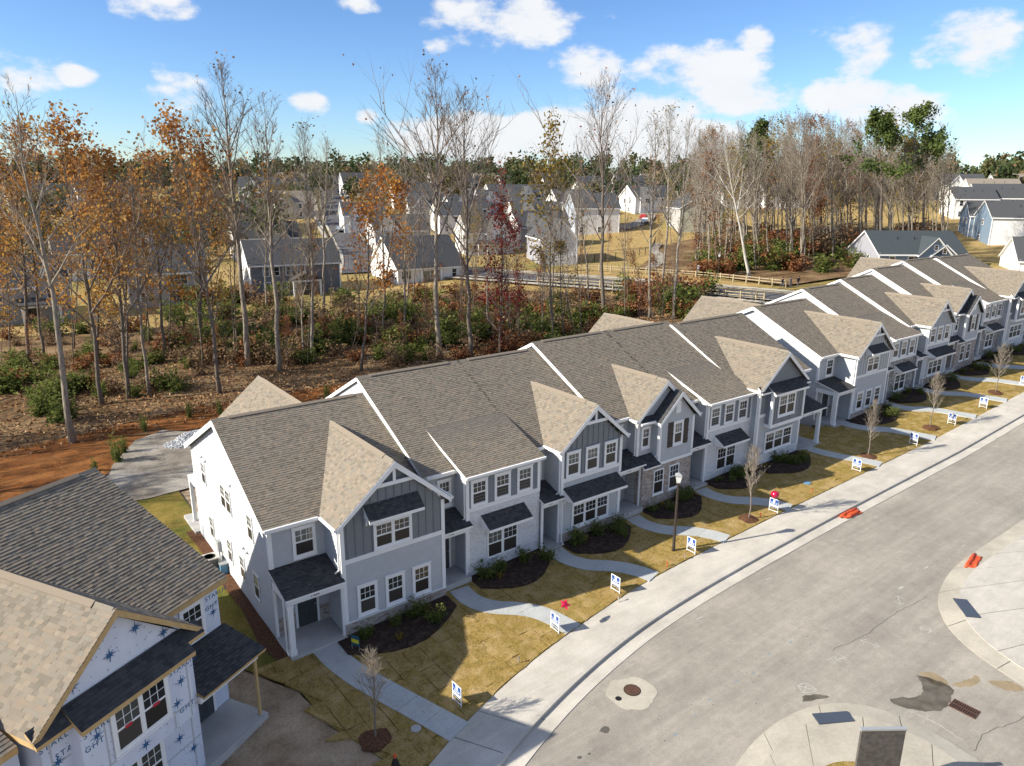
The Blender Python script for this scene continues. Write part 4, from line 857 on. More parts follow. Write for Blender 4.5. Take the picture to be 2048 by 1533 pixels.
def unit_I(label, loc, num, near, wrap=False, rz=0, **k):
    u = Unit('townhouse', label, loc, rz=rz, near=near, wall='wrap' if wrap else 'siding_grey', **k); vM, ze, vr, zr = 1.8, 5.5, 8.1, 8.88; cm = 'wrap' if wrap else 'siding_grey'
    f = main_body(u, -.1, 8.2, vM, ze, vr, zr, ov_r=.28, cm=cm); a, b, v = .05, 5.3, .1; zE, zA = 5.5, 7.92
    dk = cm if wrap else 'siding_dark'
    u.core.box(a, b, v, vM + 1, -.6, 5.4, u.cm(cm)); u.core.prism([(a, v + .02, 5.4), ((a + b) / 2, v + .02, zA - .28), (b, v + .02, 5.4)], (0, 6, 0), u.cm(dk))
    if wrap: # bare sheathing edge instead of white boards
        u.gable(a, b, v - .3, v, zE, zA, main=f)
    else:
        u.gable(a, b, v - .3, v, zE, zA, main=f); u.rakeboard(a, b, v - .3, zE, zA)
        kk = (zA - zE) / ((b - a) / 2 + .3)
        rows(u.sid, (0, v + .02, 0), (1, 0, 0), (0, 0, 1), [(a, 5.5), (b, 5.5), ((a + b) / 2, zA - .3)], .17, (.12, .2), .004, .02, 2)
    # skirt roof across the gable and the box bay under it
    ba, bb_, bv = .85, 4.75, v - .5
    u.shed(a - .3, ba, v, 5.75, v - .4, 5.38, t=.13); u.shed(bb_, b + .3, v, 5.75, v - .4, 5.38, t=.13); u.shed(ba - .08, bb_ + .08, v, 5.77, bv - .28, 5.22, t=.16)
    u.core.box(ba, bb_, bv, v, 2.72, 5.25, u.cm(dk))
    if not wrap:
        u.trim.box(ba - .02, bb_ + .02, bv - .04, v, 2.72, 2.95)
        for x in (ba + .05, bb_ - .05): u.corner(x, bv, 2.95, 5.2)
        u.trim.box(ba, bb_, bv - .03, bv, 5.05, 5.2)
        for x in (1.25, 2.2, 3.1, 4.2, 4.45): 
            m = MB(); m.box(x - .03, x + .03, bv - .03, bv, 2.95, 3.38 if 1.3 < x < 4 else 5.05); m.build('batten', 'board_dark', u.root)
        u.front(v, a, b, .6, 3.5); u.front(v, a, ba, 3.72, 5.3, 2); u.front(v, bb_, b, 3.72, 5.3, 2); u.trim.box(a, ba, v - .05, v, 3.5, 3.7); u.trim.box(bb_, b, v - .05, v, 3.5, 3.7)
        u.corner(a + .05, v, .5, 5.4); u.corner(b - .05, v, .5, 5.4)
        u.core.box(a - .02, b + .02, v - .03, v, -.6, .55, u.cm('mortar_white')); u.brickm = 'brick_white'; u.brick(v - .032, a - .02, b + .02, -.15, .55); u.trim.box(a, b, v - .07, v, .55, .6)
        u.left(a, v, vM, .1, 5.4); u.right(b, v, vM, .1, 5.4)
        u.clap((8.2, 0, 0), (0, 1, 0), [(vM, -.3), (14.4, -.3), (14.4, ze - .1), (vr, zr - .25), (vM, ze - .1)]); u.front(vM, b, 8.2, .1, ze - .1)
    window(u.root, 2.55 if not wrap else 2.8, bv - .03, 3.42, 2.05, 1.62, 2)
    window(u.root, 2.72 if not wrap else 2.8, v - .03, .72 if not wrap else .8, 3.3 if not wrap else 1.9, 1.5 if not wrap else 1.7, 3 if not wrap else 2)
    window(u.root, 6.9, vM - .02, 3.6, 1.1, 1.5)
    u.shed(b, 8.35, vM, 3.45, -.25, 2.9, t=.1)
    if wrap:
        u.roof([(b, -.25, 2.92), (8.35, -.25, 2.92), (6.9, vM, 3.47), (b, vM, 3.47)], (1, 0, 0), (0, vM + .25, .55), mi=1, t=.05)
    pm = 'lumber' if wrap else 'trim_white'
    bm = MB(); bm.box(b, 8.1, -.05, .09, 2.55, 2.82); bm.box(8.0, 8.14, .09, vM, 2.55, 2.82); bm.build('porch_beam', 'trim_white', u.root)
    post = MB()
    if wrap: post.box(7.94, 8.04, -.03, .07, .0, 2.55)
    else: post.box(7.78, 8.02, -.08, .16, .3, 2.55); post.box(7.75, 8.05, -.11, .19, .05, .3)
    post.build('porch_post', pm, u.root)
    slab = MB(); slab.box(b, 8.2, -.2, vM + .1, -.35, .06); slab.build('porch_slab', 'concrete_slab', u.root)
    u.door(6.9, vM - .02, .08, .92, 2.1)
    if num: u.number(num, 6.7, -.06, 2.62, .2)
    if not wrap:
        u.gutter((b + .36, vM - .36, ze - .04), (8.45, vM - .36, ze - .04)); u.gutter((a - .36, vM - .3, zE - .04), (a - .36, v - .3, zE - .04)); u.spout(a - .1, v + .1, zE - .1, .1)
    rear_gable(u, a, b, vr, zr)
    return u, f
GA = 'townhouses of the finished near row'; GB = 'townhouses of the finished far row'
unit_E('end townhouse 1424 with sunlit white side wall, dark board gable and front porch', (0, 0, 0), '1424', 2, group=GA)
unit_F('townhouse 1422 with white brick front and small awning, next to end townhouse 1424', (5.25, 0, .38), '1422', 1, group=GA)
unit_G('near row townhouse 1420 with dark board gable and wide dark awning', (11.85, 0, .38), '1420', 1, group=GA)
unit_H('townhouse with brown shutters and brick ground floor, behind the street lamp', (17.75, 0, .8), '1418', 1, group=GA)
unit_F('near row townhouse with white brick front, right of the brown shuttered one', (24.2, 0, .8), '1416', 1, group=GA)
uI, _ = unit_I('last near row townhouse, with bay window under a dark skirt roof', (30.75, 0, 1.05), '1414', 1, group=GA); uI.finish()
BU, BV = 45.8, 1.3
unit_E('first townhouse of the far row, with tall pale side wall', (BU, BV, 1.15), '', 1, light=True, group=GB)
unit_F('far row townhouse with dark stone ground floor, second from the tall pale side wall', (BU + 5.25, BV, 1.55), '', 1, brick='stone_grey', group=GB)
unit_G('far row townhouse with light board gable and wide awning, beside the stone fronted one', (BU + 11.85, BV, 2.0), '', 1, light=True, group=GB)
unit_H('far row townhouse with brown shutters and brick ground floor', (BU + 17.75, BV, 2.65), '', 1, group=GB)
unit_F('far row townhouse with stone front, right of the far shuttered one', (BU + 24.2, BV, 3.1), '', 1, brick='stone_grey', group=GB)
uI2, _ = unit_I('last townhouse at the right edge of the far row', (BU + 30.75, BV, 3.45), '', 1, group=GB); uI2.finish()

# ------------------------------------------------------------------ the house still in its wrap, lower left
HR = R(29.6); cs, sn = math.cos(HR), math.sin(HR); HC = (-7.2, -3.87)
def text_mesh(txt, size, ext=.003):
    cu = bpy.data.curves.new('txt', 'FONT'); cu.body = txt; cu.size = size; cu.extrude = ext; cu.space_character = 1.25
    o = bpy.data.objects.new('tmp', cu); COL.objects.link(o); dg = bpy.context.evaluated_depsgraph_get()
    me = bpy.data.meshes.new_from_object(o.evaluated_get(dg)); bpy.data.objects.remove(o); me.materials.clear(); return me
uW, _ = unit_I('house under construction in pale blue star printed wrap, lower left corner', (HC[0] - 5.3 * cs + .1 * sn, HC[1] - 5.3 * sn - .1 * cs, -.15), '', 3, wrap=True, rz=HR, group=None)
rootW = uW.finish()
# neighbour on its left, same block, seen as roof and wall only
uW2_core = MB(); uW2_core.prism([(-6.6, 1.8, -.6), (-6.6, 1.8, 5.2), (-6.6, 8.1, 8.5), (-6.6, 14.4, 5.2), (-6.6, 14.4, -.6)], (6.5, 0, 0), 0); uW2_core.box(-5.6, -.1, .7, 2.5, -.6, 5.1, 0)
uW2 = Unit('townhouse', 'wrapped house attached left of the one under construction', (rootW.location.x - .1 * cs, rootW.location.y - .1 * sn, -.2), rz=HR, wall='wrap', near=1)
uW2.core = uW2_core; uW2.core_m = ['wrap']
uW2.roof([(-6.6, 1.5, 5.5), (-.02, 1.5, 5.5), (-.02, 8.1, 8.85), (-6.6, 8.1, 8.85)], (1, 0, 0), (0, 6.6, 3.35)); uW2.roof([(-6.6, 14.7, 5.5), (-.02, 14.7, 5.5), (-.02, 8.1, 8.85), (-6.6, 8.1, 8.85)], (-1, 0, 0), (0, -6.6, 3.35), shingle=False)
uW2.roof([(-5.7, .35, 5.35), (-.25, .35, 5.35), (-.25, 4, 6.9), (-5.7, 4, 6.9)], (1, 0, 0), (0, 3.65, 1.55))
for x in (-4.6, -2.9, -1.2): window(uW2.root, x, .66, 3.5, 1.05, 1.5)
rW2 = uW2.finish()
for rt in (rootW, rW2):
    for ch in rt.children:
        if 'roof' in ch.name: ch.data.materials[1] = MT['lumber']
star = MB(); 
def star_pts(r1, r2, n):
    return [((r1 if i % 2 == 0 else r2) * (1 if i % 4 == 0 else .8 if i % 2 == 0 else 1) * math.sin(math.pi * i / n), (r1 if i % 2 == 0 else r2) * (1 if i % 4 == 0 else .62 if i % 2 == 0 else 1) * math.cos(math.pi * i / n)) for i in range(2 * n)]
sp = star_pts(.26, .06, 8); star.prism([(x, -.004, z) for x, z in sp], (0, .003, 0))
star_me = star.mesh('star_print', ['wrap_blue'])
def on_wrap(me, x, y, z, face='f', sc=1, roll=0, nm=None, parent=rootW):
    o = bpy.data.objects.new(nm or me.name, me); COL.objects.link(o); o.parent = parent; o.location = (x, y, z); o.rotation_euler = (0, roll, FACE[face]); o.scale = (sc, sc, sc); return o
bvW = .1 - .5
for x, y, z, f_ in [(1.2, .1, 6.15, 'f'), (2.45, .1, 6.4, 'f'), (3.4, .1, 6.75, 'f'), (4.35, .1, 6.0, 'f'), (1.35, bvW, 4.55, 'f'), (4.35, bvW, 4.3, 'f'), (4.1, bvW, 3.6, 'f'), (2.8, bvW, 3.05, 'f'), (1.5, bvW, 3.1, 'f'),
                    (.45, .1, 4.2, 'f'), (.5, .1, 2.4, 'f'), (1.3, .1, 1.6, 'f'), (4.4, .1, 1.8, 'f'), (4.9, .1, 3.0, 'f'), (7.9, 1.8, 4.2, 'f'), (6.2, 1.8, 3.9, 'f'), (5.05, .1, 4.5, 'f'), (4.9, .1, 1.0, 'f')]:
    on_wrap(star_me, x, y - .003, z, f_)
tm = text_mesh('STARLIGHT', .26); tm.materials.append(MT['wrap_blue']); tm2 = text_mesh('GHT', .26); tm2.materials.append(MT['wrap_blue']); tm3 = text_mesh('STARLIG', .24); tm3.materials.append(MT['wrap_blue'])
def wtext(me, x, y, z):
    o = bpy.data.objects.new('wrap_lettering', me); COL.objects.link(o); o.parent = rootW; o.location = (x, y - .006, z); o.rotation_euler = (R(90), 0, 0)
for me, x, y, z in [(tm2, 4.55, .1, 2.35), (tm3, 3.95, bvW, 4.72), (tm, .95, bvW, 4.72), (tm2, .93, bvW, 4.25), (tm, -.0, .1, 4.8), (tm2, 4.8, .1, 4.85), (tm, .4, .1, 4.3), (tm2, 5.5, 1.8, 4.75), (tm3, 7.6, 1.8, 4.8), (tm2, 7.55, 1.8, 4.4), (tm, 3.3, .1, 2.55), (tm2, 4.15, bvW, 3.15)]: wtext(me, x, y, z)
st = MB(); st.box(-.12, .12, -.006, 0, -.055, .055); st_me = st.mesh('warning_sticker', ['red_print'])
for x, y, z in [(2.3, bvW - .08, 4.22), (3.3, bvW - .08, 4.22), (2.45, .1 - .08, 1.6), (3.15, .1 - .08, 1.6), (6.9, 1.7, 4.3)]: on_wrap(st_me, x, y, z)
nails = MB()
for i in range(260):
    x, z = rng.uniform(.1, 5.2), rng.uniform(.3, 7.2); y = bvW if (.85 < x < 4.75 and 2.75 < z < 5.2) else .1
    if abs(x - 2.7) / 2.6 + max(0, z - 5.4) / 2.2 > 1: continue
    nails.box(x - .012, x + .012, y - .006, y, z - .012, z + .012)
nails.build('cap_nails', 'wrap_blue', rootW, kind='stuff')
tp = MB()
for x0, x1, y, z in [(.06, .84, .1, 4.15), (.86, 4.74, bvW, 3.3), (4.76, 5.28, .1, 4.15), (.06, 5.28, .1, 2.62), (.06, 5.28, .1, 1.3), (5.35, 8.15, 1.8, 4.5)]: tp.box(x0, x1, y - .004, y, z - .03, z + .03)
for x, z0, z1, y in [(3.95, 2.75, 3.4, bvW), (1.6, 2.75, 5.1, bvW), (4.62, 2.75, 5.1, bvW), (.3, .2, 5.0, .1), (4.95, .2, 5.0, .1)]: tp.box(x - .03, x + .03, y - .005, y, z0, z1)
tp.build_each('seam_tape', 'wrap_tape', rootW)
fl = MB()   # bare lumber boards along the gable rakes
for a in (-.25, 5.6): fl.prism([(a, -.215, 5.5), (2.675, -.215, 7.9), (2.675, -.215, 7.68), (a, -.215, 5.3)], (0, .03, 0))
fl.build('rake_board', 'lumber', rootW)

# ------------------------------------------------------------------ houses beyond the wood
_HWC = {}
def hwin(root, x, y, z, w=1.0, h=1.5, n=1, face='f'):
    key = (w, h, n)
    if key not in _HWC:
        a = MB(); a.box(-w / 2 - .09, w / 2 + .09, -.06, 0, -.09, h + .09); p = MB(); q = MB()
        lw = w / n
        for i in range(n):
            x0 = -w / 2 + i * lw + .04
            for z0, z1 in ((.03, h / 2 - .03), (h / 2 + .03, h - .03)): p.box(x0, x0 + lw - .08, -.075, -.05, z0, z1)
        _HWC[key] = (a.mesh('window', ['trim_white']), p.mesh('pane', ['glass']))
    a, p = _HWC[key]
    o = link('window', a, root, (x, y, z), FACE[face]); link('pane', p, o)
def bg_house(label, P, w, ang, dep, eh, rh, wall='wall_white', roof='roof_grey', side='wall_white', front='side', gables=(), wins=None, porch=None, lwins=2, garage=None, group='houses beyond the wood', leftw=None):
    """plain detached house: x along the facade from its left corner, facade at y=0"""
    r = thing('house', label, 'house', (P[0], P[1], P[2]), R(ang), group)
    c = MB(); mats = [wall, side, 'trim_white']; ov = .4  # side: sunlit white painted on many houses, shade painted on some
    d = MB(); dm = [roof, 'trim_white']
    c.box(0, w, 0, dep, -2.5, eh, 0); c.box(-.02, 0, 0.01, dep - .01, -2.5, eh, 1); c.box(w, w + .02, .01, dep - .01, -2.5, eh, 1)
    def deck(pts, t=.25):
        P_ = [Vector(p) for p in pts]; cc = Vector()
        for a, b in zip(P_, P_[1:] + P_[:1]): cc += a.cross(b)
        if cc.z < 0: P_.reverse()
        d.prism(list(reversed(P_)), (0, 0, -t), 1, 1); n = len(P_)
        d.add([p + Vector((0, 0, .004)) for p in P_], [tuple(range(n))], 0)
    if front == 'side':
        k = (rh - eh) / (dep / 2)
        c.prism([(0, 0, eh), (0, dep / 2, rh - .12), (0, dep, eh)], (w, 0, 0), 1)
        for s in (0, 1):
            y0, y1 = (-ov, dep / 2) if s == 0 else (dep + ov, dep / 2)
            deck([(-ov, y0, eh - k * ov), (w + ov, y0, eh - k * ov), (w + ov, y1, rh), (-ov, y1, rh)])
    else:
        k = (rh - eh) / (w / 2)
        c.prism([(0, 0, eh), (w / 2, 0, rh - .12), (w, 0, eh)], (0, dep, 0), 0)
        for s in (0, 1):
            x0, x1 = (-ov, w / 2) if s == 0 else (w + ov, w / 2)
            deck([(x0, -ov, eh - k * ov), (x1, -ov, rh), (x1, dep + ov, rh), (x0, dep + ov, eh - k * ov)])
    for gx, gw, gh, gm in gables:          # front gables: centre, width, peak height, wall
        yb = dep * .45
        c.prism([(gx - gw / 2, -.6, eh - .2 if gh > eh else 0), (gx, -.6, gh - .15), (gx + gw / 2, -.6, eh - .2)], (0, yb, 0), 0 if not gm else 1); c.box(gx - gw / 2, gx + gw / 2, -.6, .2, -2.5, eh - .2, 0)
        kk = (gh - eh) / (gw / 2)
        for s in (-1, 1): deck([(gx + s * (gw / 2 + .35), -1.0, eh - .35 * kk), (gx, -1.0, gh), (gx, yb, gh), (gx + s * (gw / 2 + .35), yb, eh - .35 * kk)], .22)
        hwin(r, gx, -.6, eh - 2.0, 1.7, 1.4, 2) if eh > 4 else None
        hwin(r, gx, -.6, max(eh, gh - 2.2), .6, .8)
    two = eh > 4.5
    for fx, n in (wins if wins is not None else [(.15, 1), (.4, 2), (.65, 1), (.87, 1)]):
        hwin(r, w * fx, 0, eh - 2.1 if two else .9, .95 * n, 1.45, n)
        if two: hwin(r, w * fx, 0, .9, .95 * n, 1.5, n)
    for i in range(lwins):
        y = dep * (i + 1) / (lwins + 1)
        for fc, x in (('l', -.02), ('r', w + .02)):
            hwin(r, x, y, eh - 2.1 if two else 1, .8, 1.3, 1, fc)
            if two and i % 2 == 0: hwin(r, x, y + .8, .9, .8, 1.3, 1, fc)
    if garage:
        g = MB(); g.box(garage - 2.4, garage + 2.4, -.08, 0, .05, 2.3)
        for i in range(1, 4): g.box(garage - 2.4, garage + 2.4, -.10, -.08, .05 + i * .57, .08 + i * .57)
        g.build('garage_door', 'trim_white', r)
    c.build('wall', mats, r)
    for x in (0, w):
        for y in (0, dep): q = MB(); q.box(x - .09, x + .09, y - .09, y + .09, -1.5, eh); q.build('corner_board', 'trim_white', r)
    rf = d.build('roof', dm, r)
    if porch:                               # covered porch: centre, width, depth, gabled
        px, pw, pd, gb = porch; p = MB(); q = MB()
        for x in (px - pw / 2, px + pw / 2): p.box(x - .15, x + .15, -pd, -pd + .3, -1.5, 2.6)
        p.box(px - pw / 2 - .2, px + pw / 2 + .2, -pd - .02, -pd + .32, 2.6, 2.9); p.build('porch_post', 'trim_white', r)
        if gb:
            for s in (-1, 1): q.prism([(px + s * (pw / 2 + .4), -pd - .3, 2.85), (px, -pd - .3, 4.1), (px, 0, 4.1), (px + s * (pw / 2 + .4), 0, 2.85)], (0, 0, .15))
            q.prism([(px - pw / 2, -pd + .1, 2.85), (px, -pd + .1, 4.0), (px + pw / 2, -pd + .1, 2.85)], (0, .1, 0))
        else: q.prism([(px - pw / 2 - .4, -pd - .3, 2.9), (px + pw / 2 + .4, -pd - .3, 2.9), (px + pw / 2 + .4, 0, 3.6), (px - pw / 2 - .4, 0, 3.6)], (0, 0, .15))
        q.build('porch_roof', roof, r)
        s_ = MB(); s_.box(px - pw / 2 - .3, px + pw / 2 + .3, -pd - .2, 0, -1.5, .02); s_.build('patio_slab', 'concrete_slab', r)
        s_ = MB(); s_.box(px - 1.5, px + 1.5, -.05, 0, .1, 2.2); s_.build('patio_door', 'glass', r)
    for i in range(3):
        b = MB(); x = w * (.3 + .2 * i); y = dep * .3; b.tube([(x, y, eh), (x, y, eh + (rh - eh) * .6 + .5)], [.06, .06], 6)
        if front == 'side': b.build('vent_pipe', 'metal_dark', rf)
    return r
HOUSES = [('greige house with rear covered porch at the left edge', [-12.4, 95.5, 0.31], 12.5, 2, 11, 5.6, 9.2, {'wall': 'wall_greige', 'side': 'wall_white', 'porch': (8.5, 4.5, 2.5, False), 'gables': [(10.5, 4, 8.6, 0)], 'wins': [(0.3, 1),
 (0.75, 2)]}),
 ('grey house with white garage door seen between the left oaks', [2.4, 136.3, 1.3], 9, -2, 10, 5.6, 9, {'wall': 'wall_greige', 'side': 'wall_white', 'garage': 4.8, 'wins': [(0.25, 1),
 (0.7, 1)]}),
 ('greige house with paired rear windows between the oaks', [8.2, 97.9, 0.94], 11.5, -10, 11, 5.6, 9.3, {'wall': 'wall_greige', 'side': 'wall_white', 'gables': [], 'wins': [(0.22, 2),
 (0.62, 3)]}),
 ('slate grey house with gabled back porch, left of centre', [26.3, 95.2, 1.44], 15, -9, 10.5, 5.6, 9.2, {'wall': 'wall_slate', 'side': 'wall_white', 'porch': (8.6, 4.4, 3.2, True), 'wins': [(0.17, 1),
 (0.28, 1),
 (0.45, 2),
 (0.63, 1)]}),
 ('grey house with a gabled dormer directly behind the slate grey house', [39.2, 146.6, 2.47], 15, -8, 9, 5.4, 8.8, {'wall': 'wall_greige', 'side': 'wall_white', 'gables': [(9.5, 5.5, 8.4, 0)]}),
 ('grey two storey house with white front gable, upper left of centre', [46.5, 185.8, 5.01], 13, -12, 10, 6, 9.2, {'wall': 'wall_greige', 'side': 'wall_white', 'gables': [(7.2, 8.5, 10.6, 1)]}),
 ('tan roofed house beside the far street', [69.9, 206.2, 8.86], 12, -14, 9, 5.6, 9, {'wall': 'wall_cream', 'roof': 'roof_tan', 'gables': [(3.5, 4.5, 8.6, 0)]}),
 ('white single storey house with big dark roof and sunlit side gable', [51.8, 91.3, 2.14], 13.5, -6, 14, 3.1, 8.3, {'wall': 'wall_white', 'side': 'wall_white', 'wins': [(0.12, 2),
 (0.55, 2),
 (0.85, 1)], 'porch': (6.6, 4, 0.4, False), 'lwins': 0}),
 ('white gabled house in shade behind the single storey one', [70.2, 137.0, 3.75], 14, -14, 10, 5.4, 9, {'wall': 'wall_bluegrey', 'side': 'wall_white', 'gables': [(3.5, 5, 8.8, 1)]}),  # blue-grey front is shade painted onto a white wall
 ('white house with twin gables and porch, behind the red maple', [81.3, 112.5, 4.01], 11, -16, 10, 5.6, 9.3, {'wall': 'wall_white', 'gables': [(7.2, 5.5, 9.2, 0)], 'porch': (5.5, 7, 2, False)}),
 ('white fronted house with shaded grey side wall beside the fenced road', [84.0, 88.8, 3.81], 7.5, -24, 13, 5.8, 9.6, {'wall': 'wall_white', 'side': 'wall_shade', 'front': 'front', 'garage': 4.2, 'wins': [(0.5, 2)]}),  # side wall colour is painted shade
 ('plain white two storey house above the wire fenced yard', [124.0, 123.8, 6.6], 12.5, -28, 12, 7.6, 11.4, {'wall': 'wall_white', 'side': 'wall_bluegrey', 'wins': [(0.15, 1),
 (0.55, 1)]}),  # blue-grey sides: shade on white walls put into the colour
 ('sage grey house behind the plain white two storey house', [164.2, 167.0, 13.88], 10, -24, 10, 5.8, 9.4, {'wall': 'wall_bluegrey', 'side': 'wall_white', 'gables': [(7, 4.5, 8.6, 1)]}),
 ('dark blue house with white windows on the far rise', [179.8, 163.3, 14.65], 15, -26, 10, 5.6, 9, {'wall': 'wall_blue', 'gables': [(3.5, 5, 7.6, 1)], 'wins': [(0.3, 2),
 (0.55, 2),
 (0.85, 2)]}),
 ('sage green gable ended house behind the fenced road', [146.8, 106.5, 7.59], 13, -34, 14, 6.8, 11, {'wall': 'wall_sage', 'side': 'wall_greige', 'front': 'front', 'wins': [(0.5, 2)]}),
 ('white gabled house right of the sage green gable', [190.8, 126.1, 12.52], 14, -30, 10, 5.6, 9, {'gables': [(6, 5, 8.6, 0)]}),
 ('white house seen through the dense wood', [200.7, 116.7, 12.65], 15, -32, 10, 5.6, 9, {'gables': [(9, 5, 8.6, 0)]}),
 ('big white side walled house at the right edge above the tan yard', [183.4, 43.4, 6.73], 22, -50, 11, 6.8, 10.4, {'wall': 'wall_white', 'side': 'wall_blue', 'wins': [(0.32, 1)], 'lwins': 1}),
 ('slate house with screened porch left of the big white wall', [191.4, 51.3, 7.84], 8, -54, 9, 5.6, 9, {'wall': 'wall_blue', 'side': 'wall_blue', 'porch': (4, 4, 2.5, False), 'wins': [(0.75, 1)]}),
 ('white hip house in the right cluster, left one', [217.9, 66.3, 11.07], 11, -48, 11, 6, 9.2, {'wall': 'wall_white'}),
 ('pale house in the right cluster beside the white one', [225.0, 63.5, 11.58], 14, -52, 12, 5.8, 9.6, {'wall': 'wall_bluegrey', 'roof': 'roof_grey'}),
 ('white house with dark roof at the top of the right cluster', [264.7, 90.0, 15.5], 13, -50, 10, 5.6, 9.2, {'gables': [(4, 5, 8.6, 0)]}),
 ('tan roofed long house at the upper right edge', [287.3, 81.9, 15.61], 24, -50, 12, 5.6, 9.4, {'roof': 'roof_tan', 'wall': 'wall_cream'}),
 ('cream house with tan roof below the long one at upper right', [253.9, 76.9, 14.95], 15, -50, 11, 4.6, 8, {'roof': 'roof_tan', 'wall': 'wall_cream'}),
 ('corner of a white house with dark roof at the right edge below the tan yard', [133.9, 20.0, 4.89], 12, -56, 11, 3.2, 6.8, {'lwins': 0}),
 ('blue house with dark roof and white trimmed gable behind the far row', [119.6, 37.2, 3.08], 15.5, -37, 12, 5.6, 9.2, {'wall': 'wall_blue', 'side': 'wall_shade', 'roof': 'roof_blue', 'gables': [(9.6, 5.5, 8.4, 0),
 (11.2, 4.0, 7.2, 0)]}),  # side walls coloured as if in shade
 ('white farmhouse with dormer at the end of the far street', [106.8, 267.7, 15.61], 17, -14, 10, 4, 8, {'gables': [(8, 3, 6.6, 0)]}),
 ('far white house right of the end of the far street', [111.6, 246.2, 15.5], 13, -14, 10, 5, 9, {}),
 ('far house behind the red maple, left one', [126.2, 166.1, 10.74], 18, -18, 12, 5.6, 9.5, {'wall': 'wall_cream', 'roof': 'roof_grey', 'gables': [(12, 5, 9, 0)]}),
 ('far cream house behind the red maple, higher one', [165.7, 214.7, 15.5], 15, -20, 10, 5.6, 9, {'wall': 'wall_cream', 'gables': [(4, 5, 9, 0)]}),
 ('far white house on the rise behind the rusty tree', [213.6, 171.0, 15.5], 15, -28, 10, 5.6, 9, {}),
 ('far tan roofed house over the dense wood', [247.8, 133.4, 15.53], 18, -34, 10, 5.6, 9, {'roof': 'roof_tan', 'wall': 'wall_cream'}),
 ('far house at upper left behind the orange oaks, left one', [2.6, 262.1, 10.7], 18, 2, 10, 5.6, 9, {'wall': 'wall_greige'}),
 ('far house at upper left behind the orange oaks, right one', [21.9, 258.5, 11.08], 18, 0, 10, 5.6, 9, {'wall': 'wall_white'}),
 ('far house behind the small orange tree', [108.5, 198.7, 11.7], 16, -16, 10, 5.6, 9, {'wall': 'wall_greige'}),
 ('far house left of the red maple on the rise', [137.5, 221.4, 15.44], 16, -16, 10, 5.6, 9, {'wall': 'wall_white'}),
 ('house roof seen above the white single storey house', [97.4, 151.2, 6.27], 13, -16, 10, 5.6, 9, {'wall': 'wall_white'}),
 ('house with dark roof between white two storey house and red maple', [113.1, 136.7, 6.53], 14, -20, 10, 5.6, 9, {'wall': 'wall_bluegrey', 'gables': [(4, 5, 8.8, 1)]}),
 ('pale house above the twin gabled white house', [105.8, 157.9, 7.79], 12.0, -12.0, 10, 5.6, 9.1, {'wall': 'wall_white', 'gables': [(4, 5, 8.6, 0)]}),
 ('pale house between the red maple and the white fronted house', [97.0, 113.4, 4.81], 13.5, -13.5, 10, 5.6, 9.1, {'wall': 'wall_greige', 'gables': [(4, 5, 8.6, 1)]}),
 ('pale house at the far end of the small parked car street', [161.0, 136.9, 11.1], 15.0, -15.0, 10, 5.6, 9.1, {'wall': 'wall_white', 'gables': [(4, 5, 8.6, 0)]}),
 ('pale house on the right side of the far street', [76.5, 169.0, 6.0], 12.0, -16.5, 10, 5.6, 9.1, {'wall': 'wall_white', 'gables': [(4, 5, 8.6, 1)]}),
 ('pale house over the left oaks', [33.4, 191.1, 4.91], 13.5, -18.0, 10, 5.6, 9.1, {'wall': 'wall_greige', 'gables': [(4, 5, 8.6, 0)]}),
 ('pale house left of the oaks middle', [19.5, 182.6, 3.45], 15.0, -19.5, 10, 5.6, 9.1, {'wall': 'wall_white', 'gables': [(4, 5, 8.6, 1)]}),
 ('pale house left of the plain white two storey house', [135.5, 144.8, 9.81], 12.0, -21.0, 10, 5.6, 9.1, {'wall': 'wall_cream', 'gables': [(4, 5, 8.6, 0)]}),
 ('pale house just left of the red maple', [118.5, 161.9, 9.52], 13.5, -22.5, 10, 5.6, 9.1, {'wall': 'wall_bluegrey', 'gables': [(4, 5, 8.6, 1)]}),
 ('pale house behind the shaded white gabled house', [98.2, 170.0, 8.18], 15.0, -24.0, 10, 5.6, 9.1, {'wall': 'wall_greige', 'gables': [(4, 5, 8.6, 0)]}),
 ('small far house among the trees on the rise above the orange tree', [117.1, 226.9, 15.03], 14, -18, 10, 5.6, 9.2, {'wall': 'wall_white', 'roof': 'roof_grey', 'gables': [(5, 5, 8.8, 0)]}),
 ('small far house among the trees on the rise left of the maple top', [153.2, 223.3, 15.5], 14, -19, 10, 5.6, 9.2, {'wall': 'wall_cream', 'roof': 'roof_tan', 'gables': [(5, 5, 8.8, 0)]}),
 ('small far house among the trees on the rise right of the maple top', [176.1, 200.3, 15.47], 14, -20, 10, 5.6, 9.2, {'wall': 'wall_greige', 'roof': 'roof_grey', 'gables': [(5, 5, 8.8, 0)]}),
 ('small far house among the trees on the rise over the ochre tree', [196.7, 202.3, 15.56], 14, -21, 10, 5.6, 9.2, {'wall': 'wall_bluegrey', 'roof': 'roof_grey', 'gables': [(5, 5, 8.8, 0)]}),
 ('small far house among the trees on the rise by the spreading bare tree', [208.4, 176.8, 15.5], 14, -22, 10, 5.6, 9.2, {'wall': 'wall_white', 'roof': 'roof_tan', 'gables': [(5, 5, 8.8, 0)]}),
 ('small far house among the trees on the rise over the sage gable', [226.2, 163.8, 15.53], 14, -23, 10, 5.6, 9.2, {'wall': 'wall_cream', 'roof': 'roof_grey', 'gables': [(5, 5, 8.8, 0)]}),
 ('small far house among the trees on the rise over the sycamore', [243.6, 157.6, 15.59], 14, -24, 10, 5.6, 9.2, {'wall': 'wall_greige', 'roof': 'roof_grey', 'gables': [(5, 5, 8.8, 0)]}),
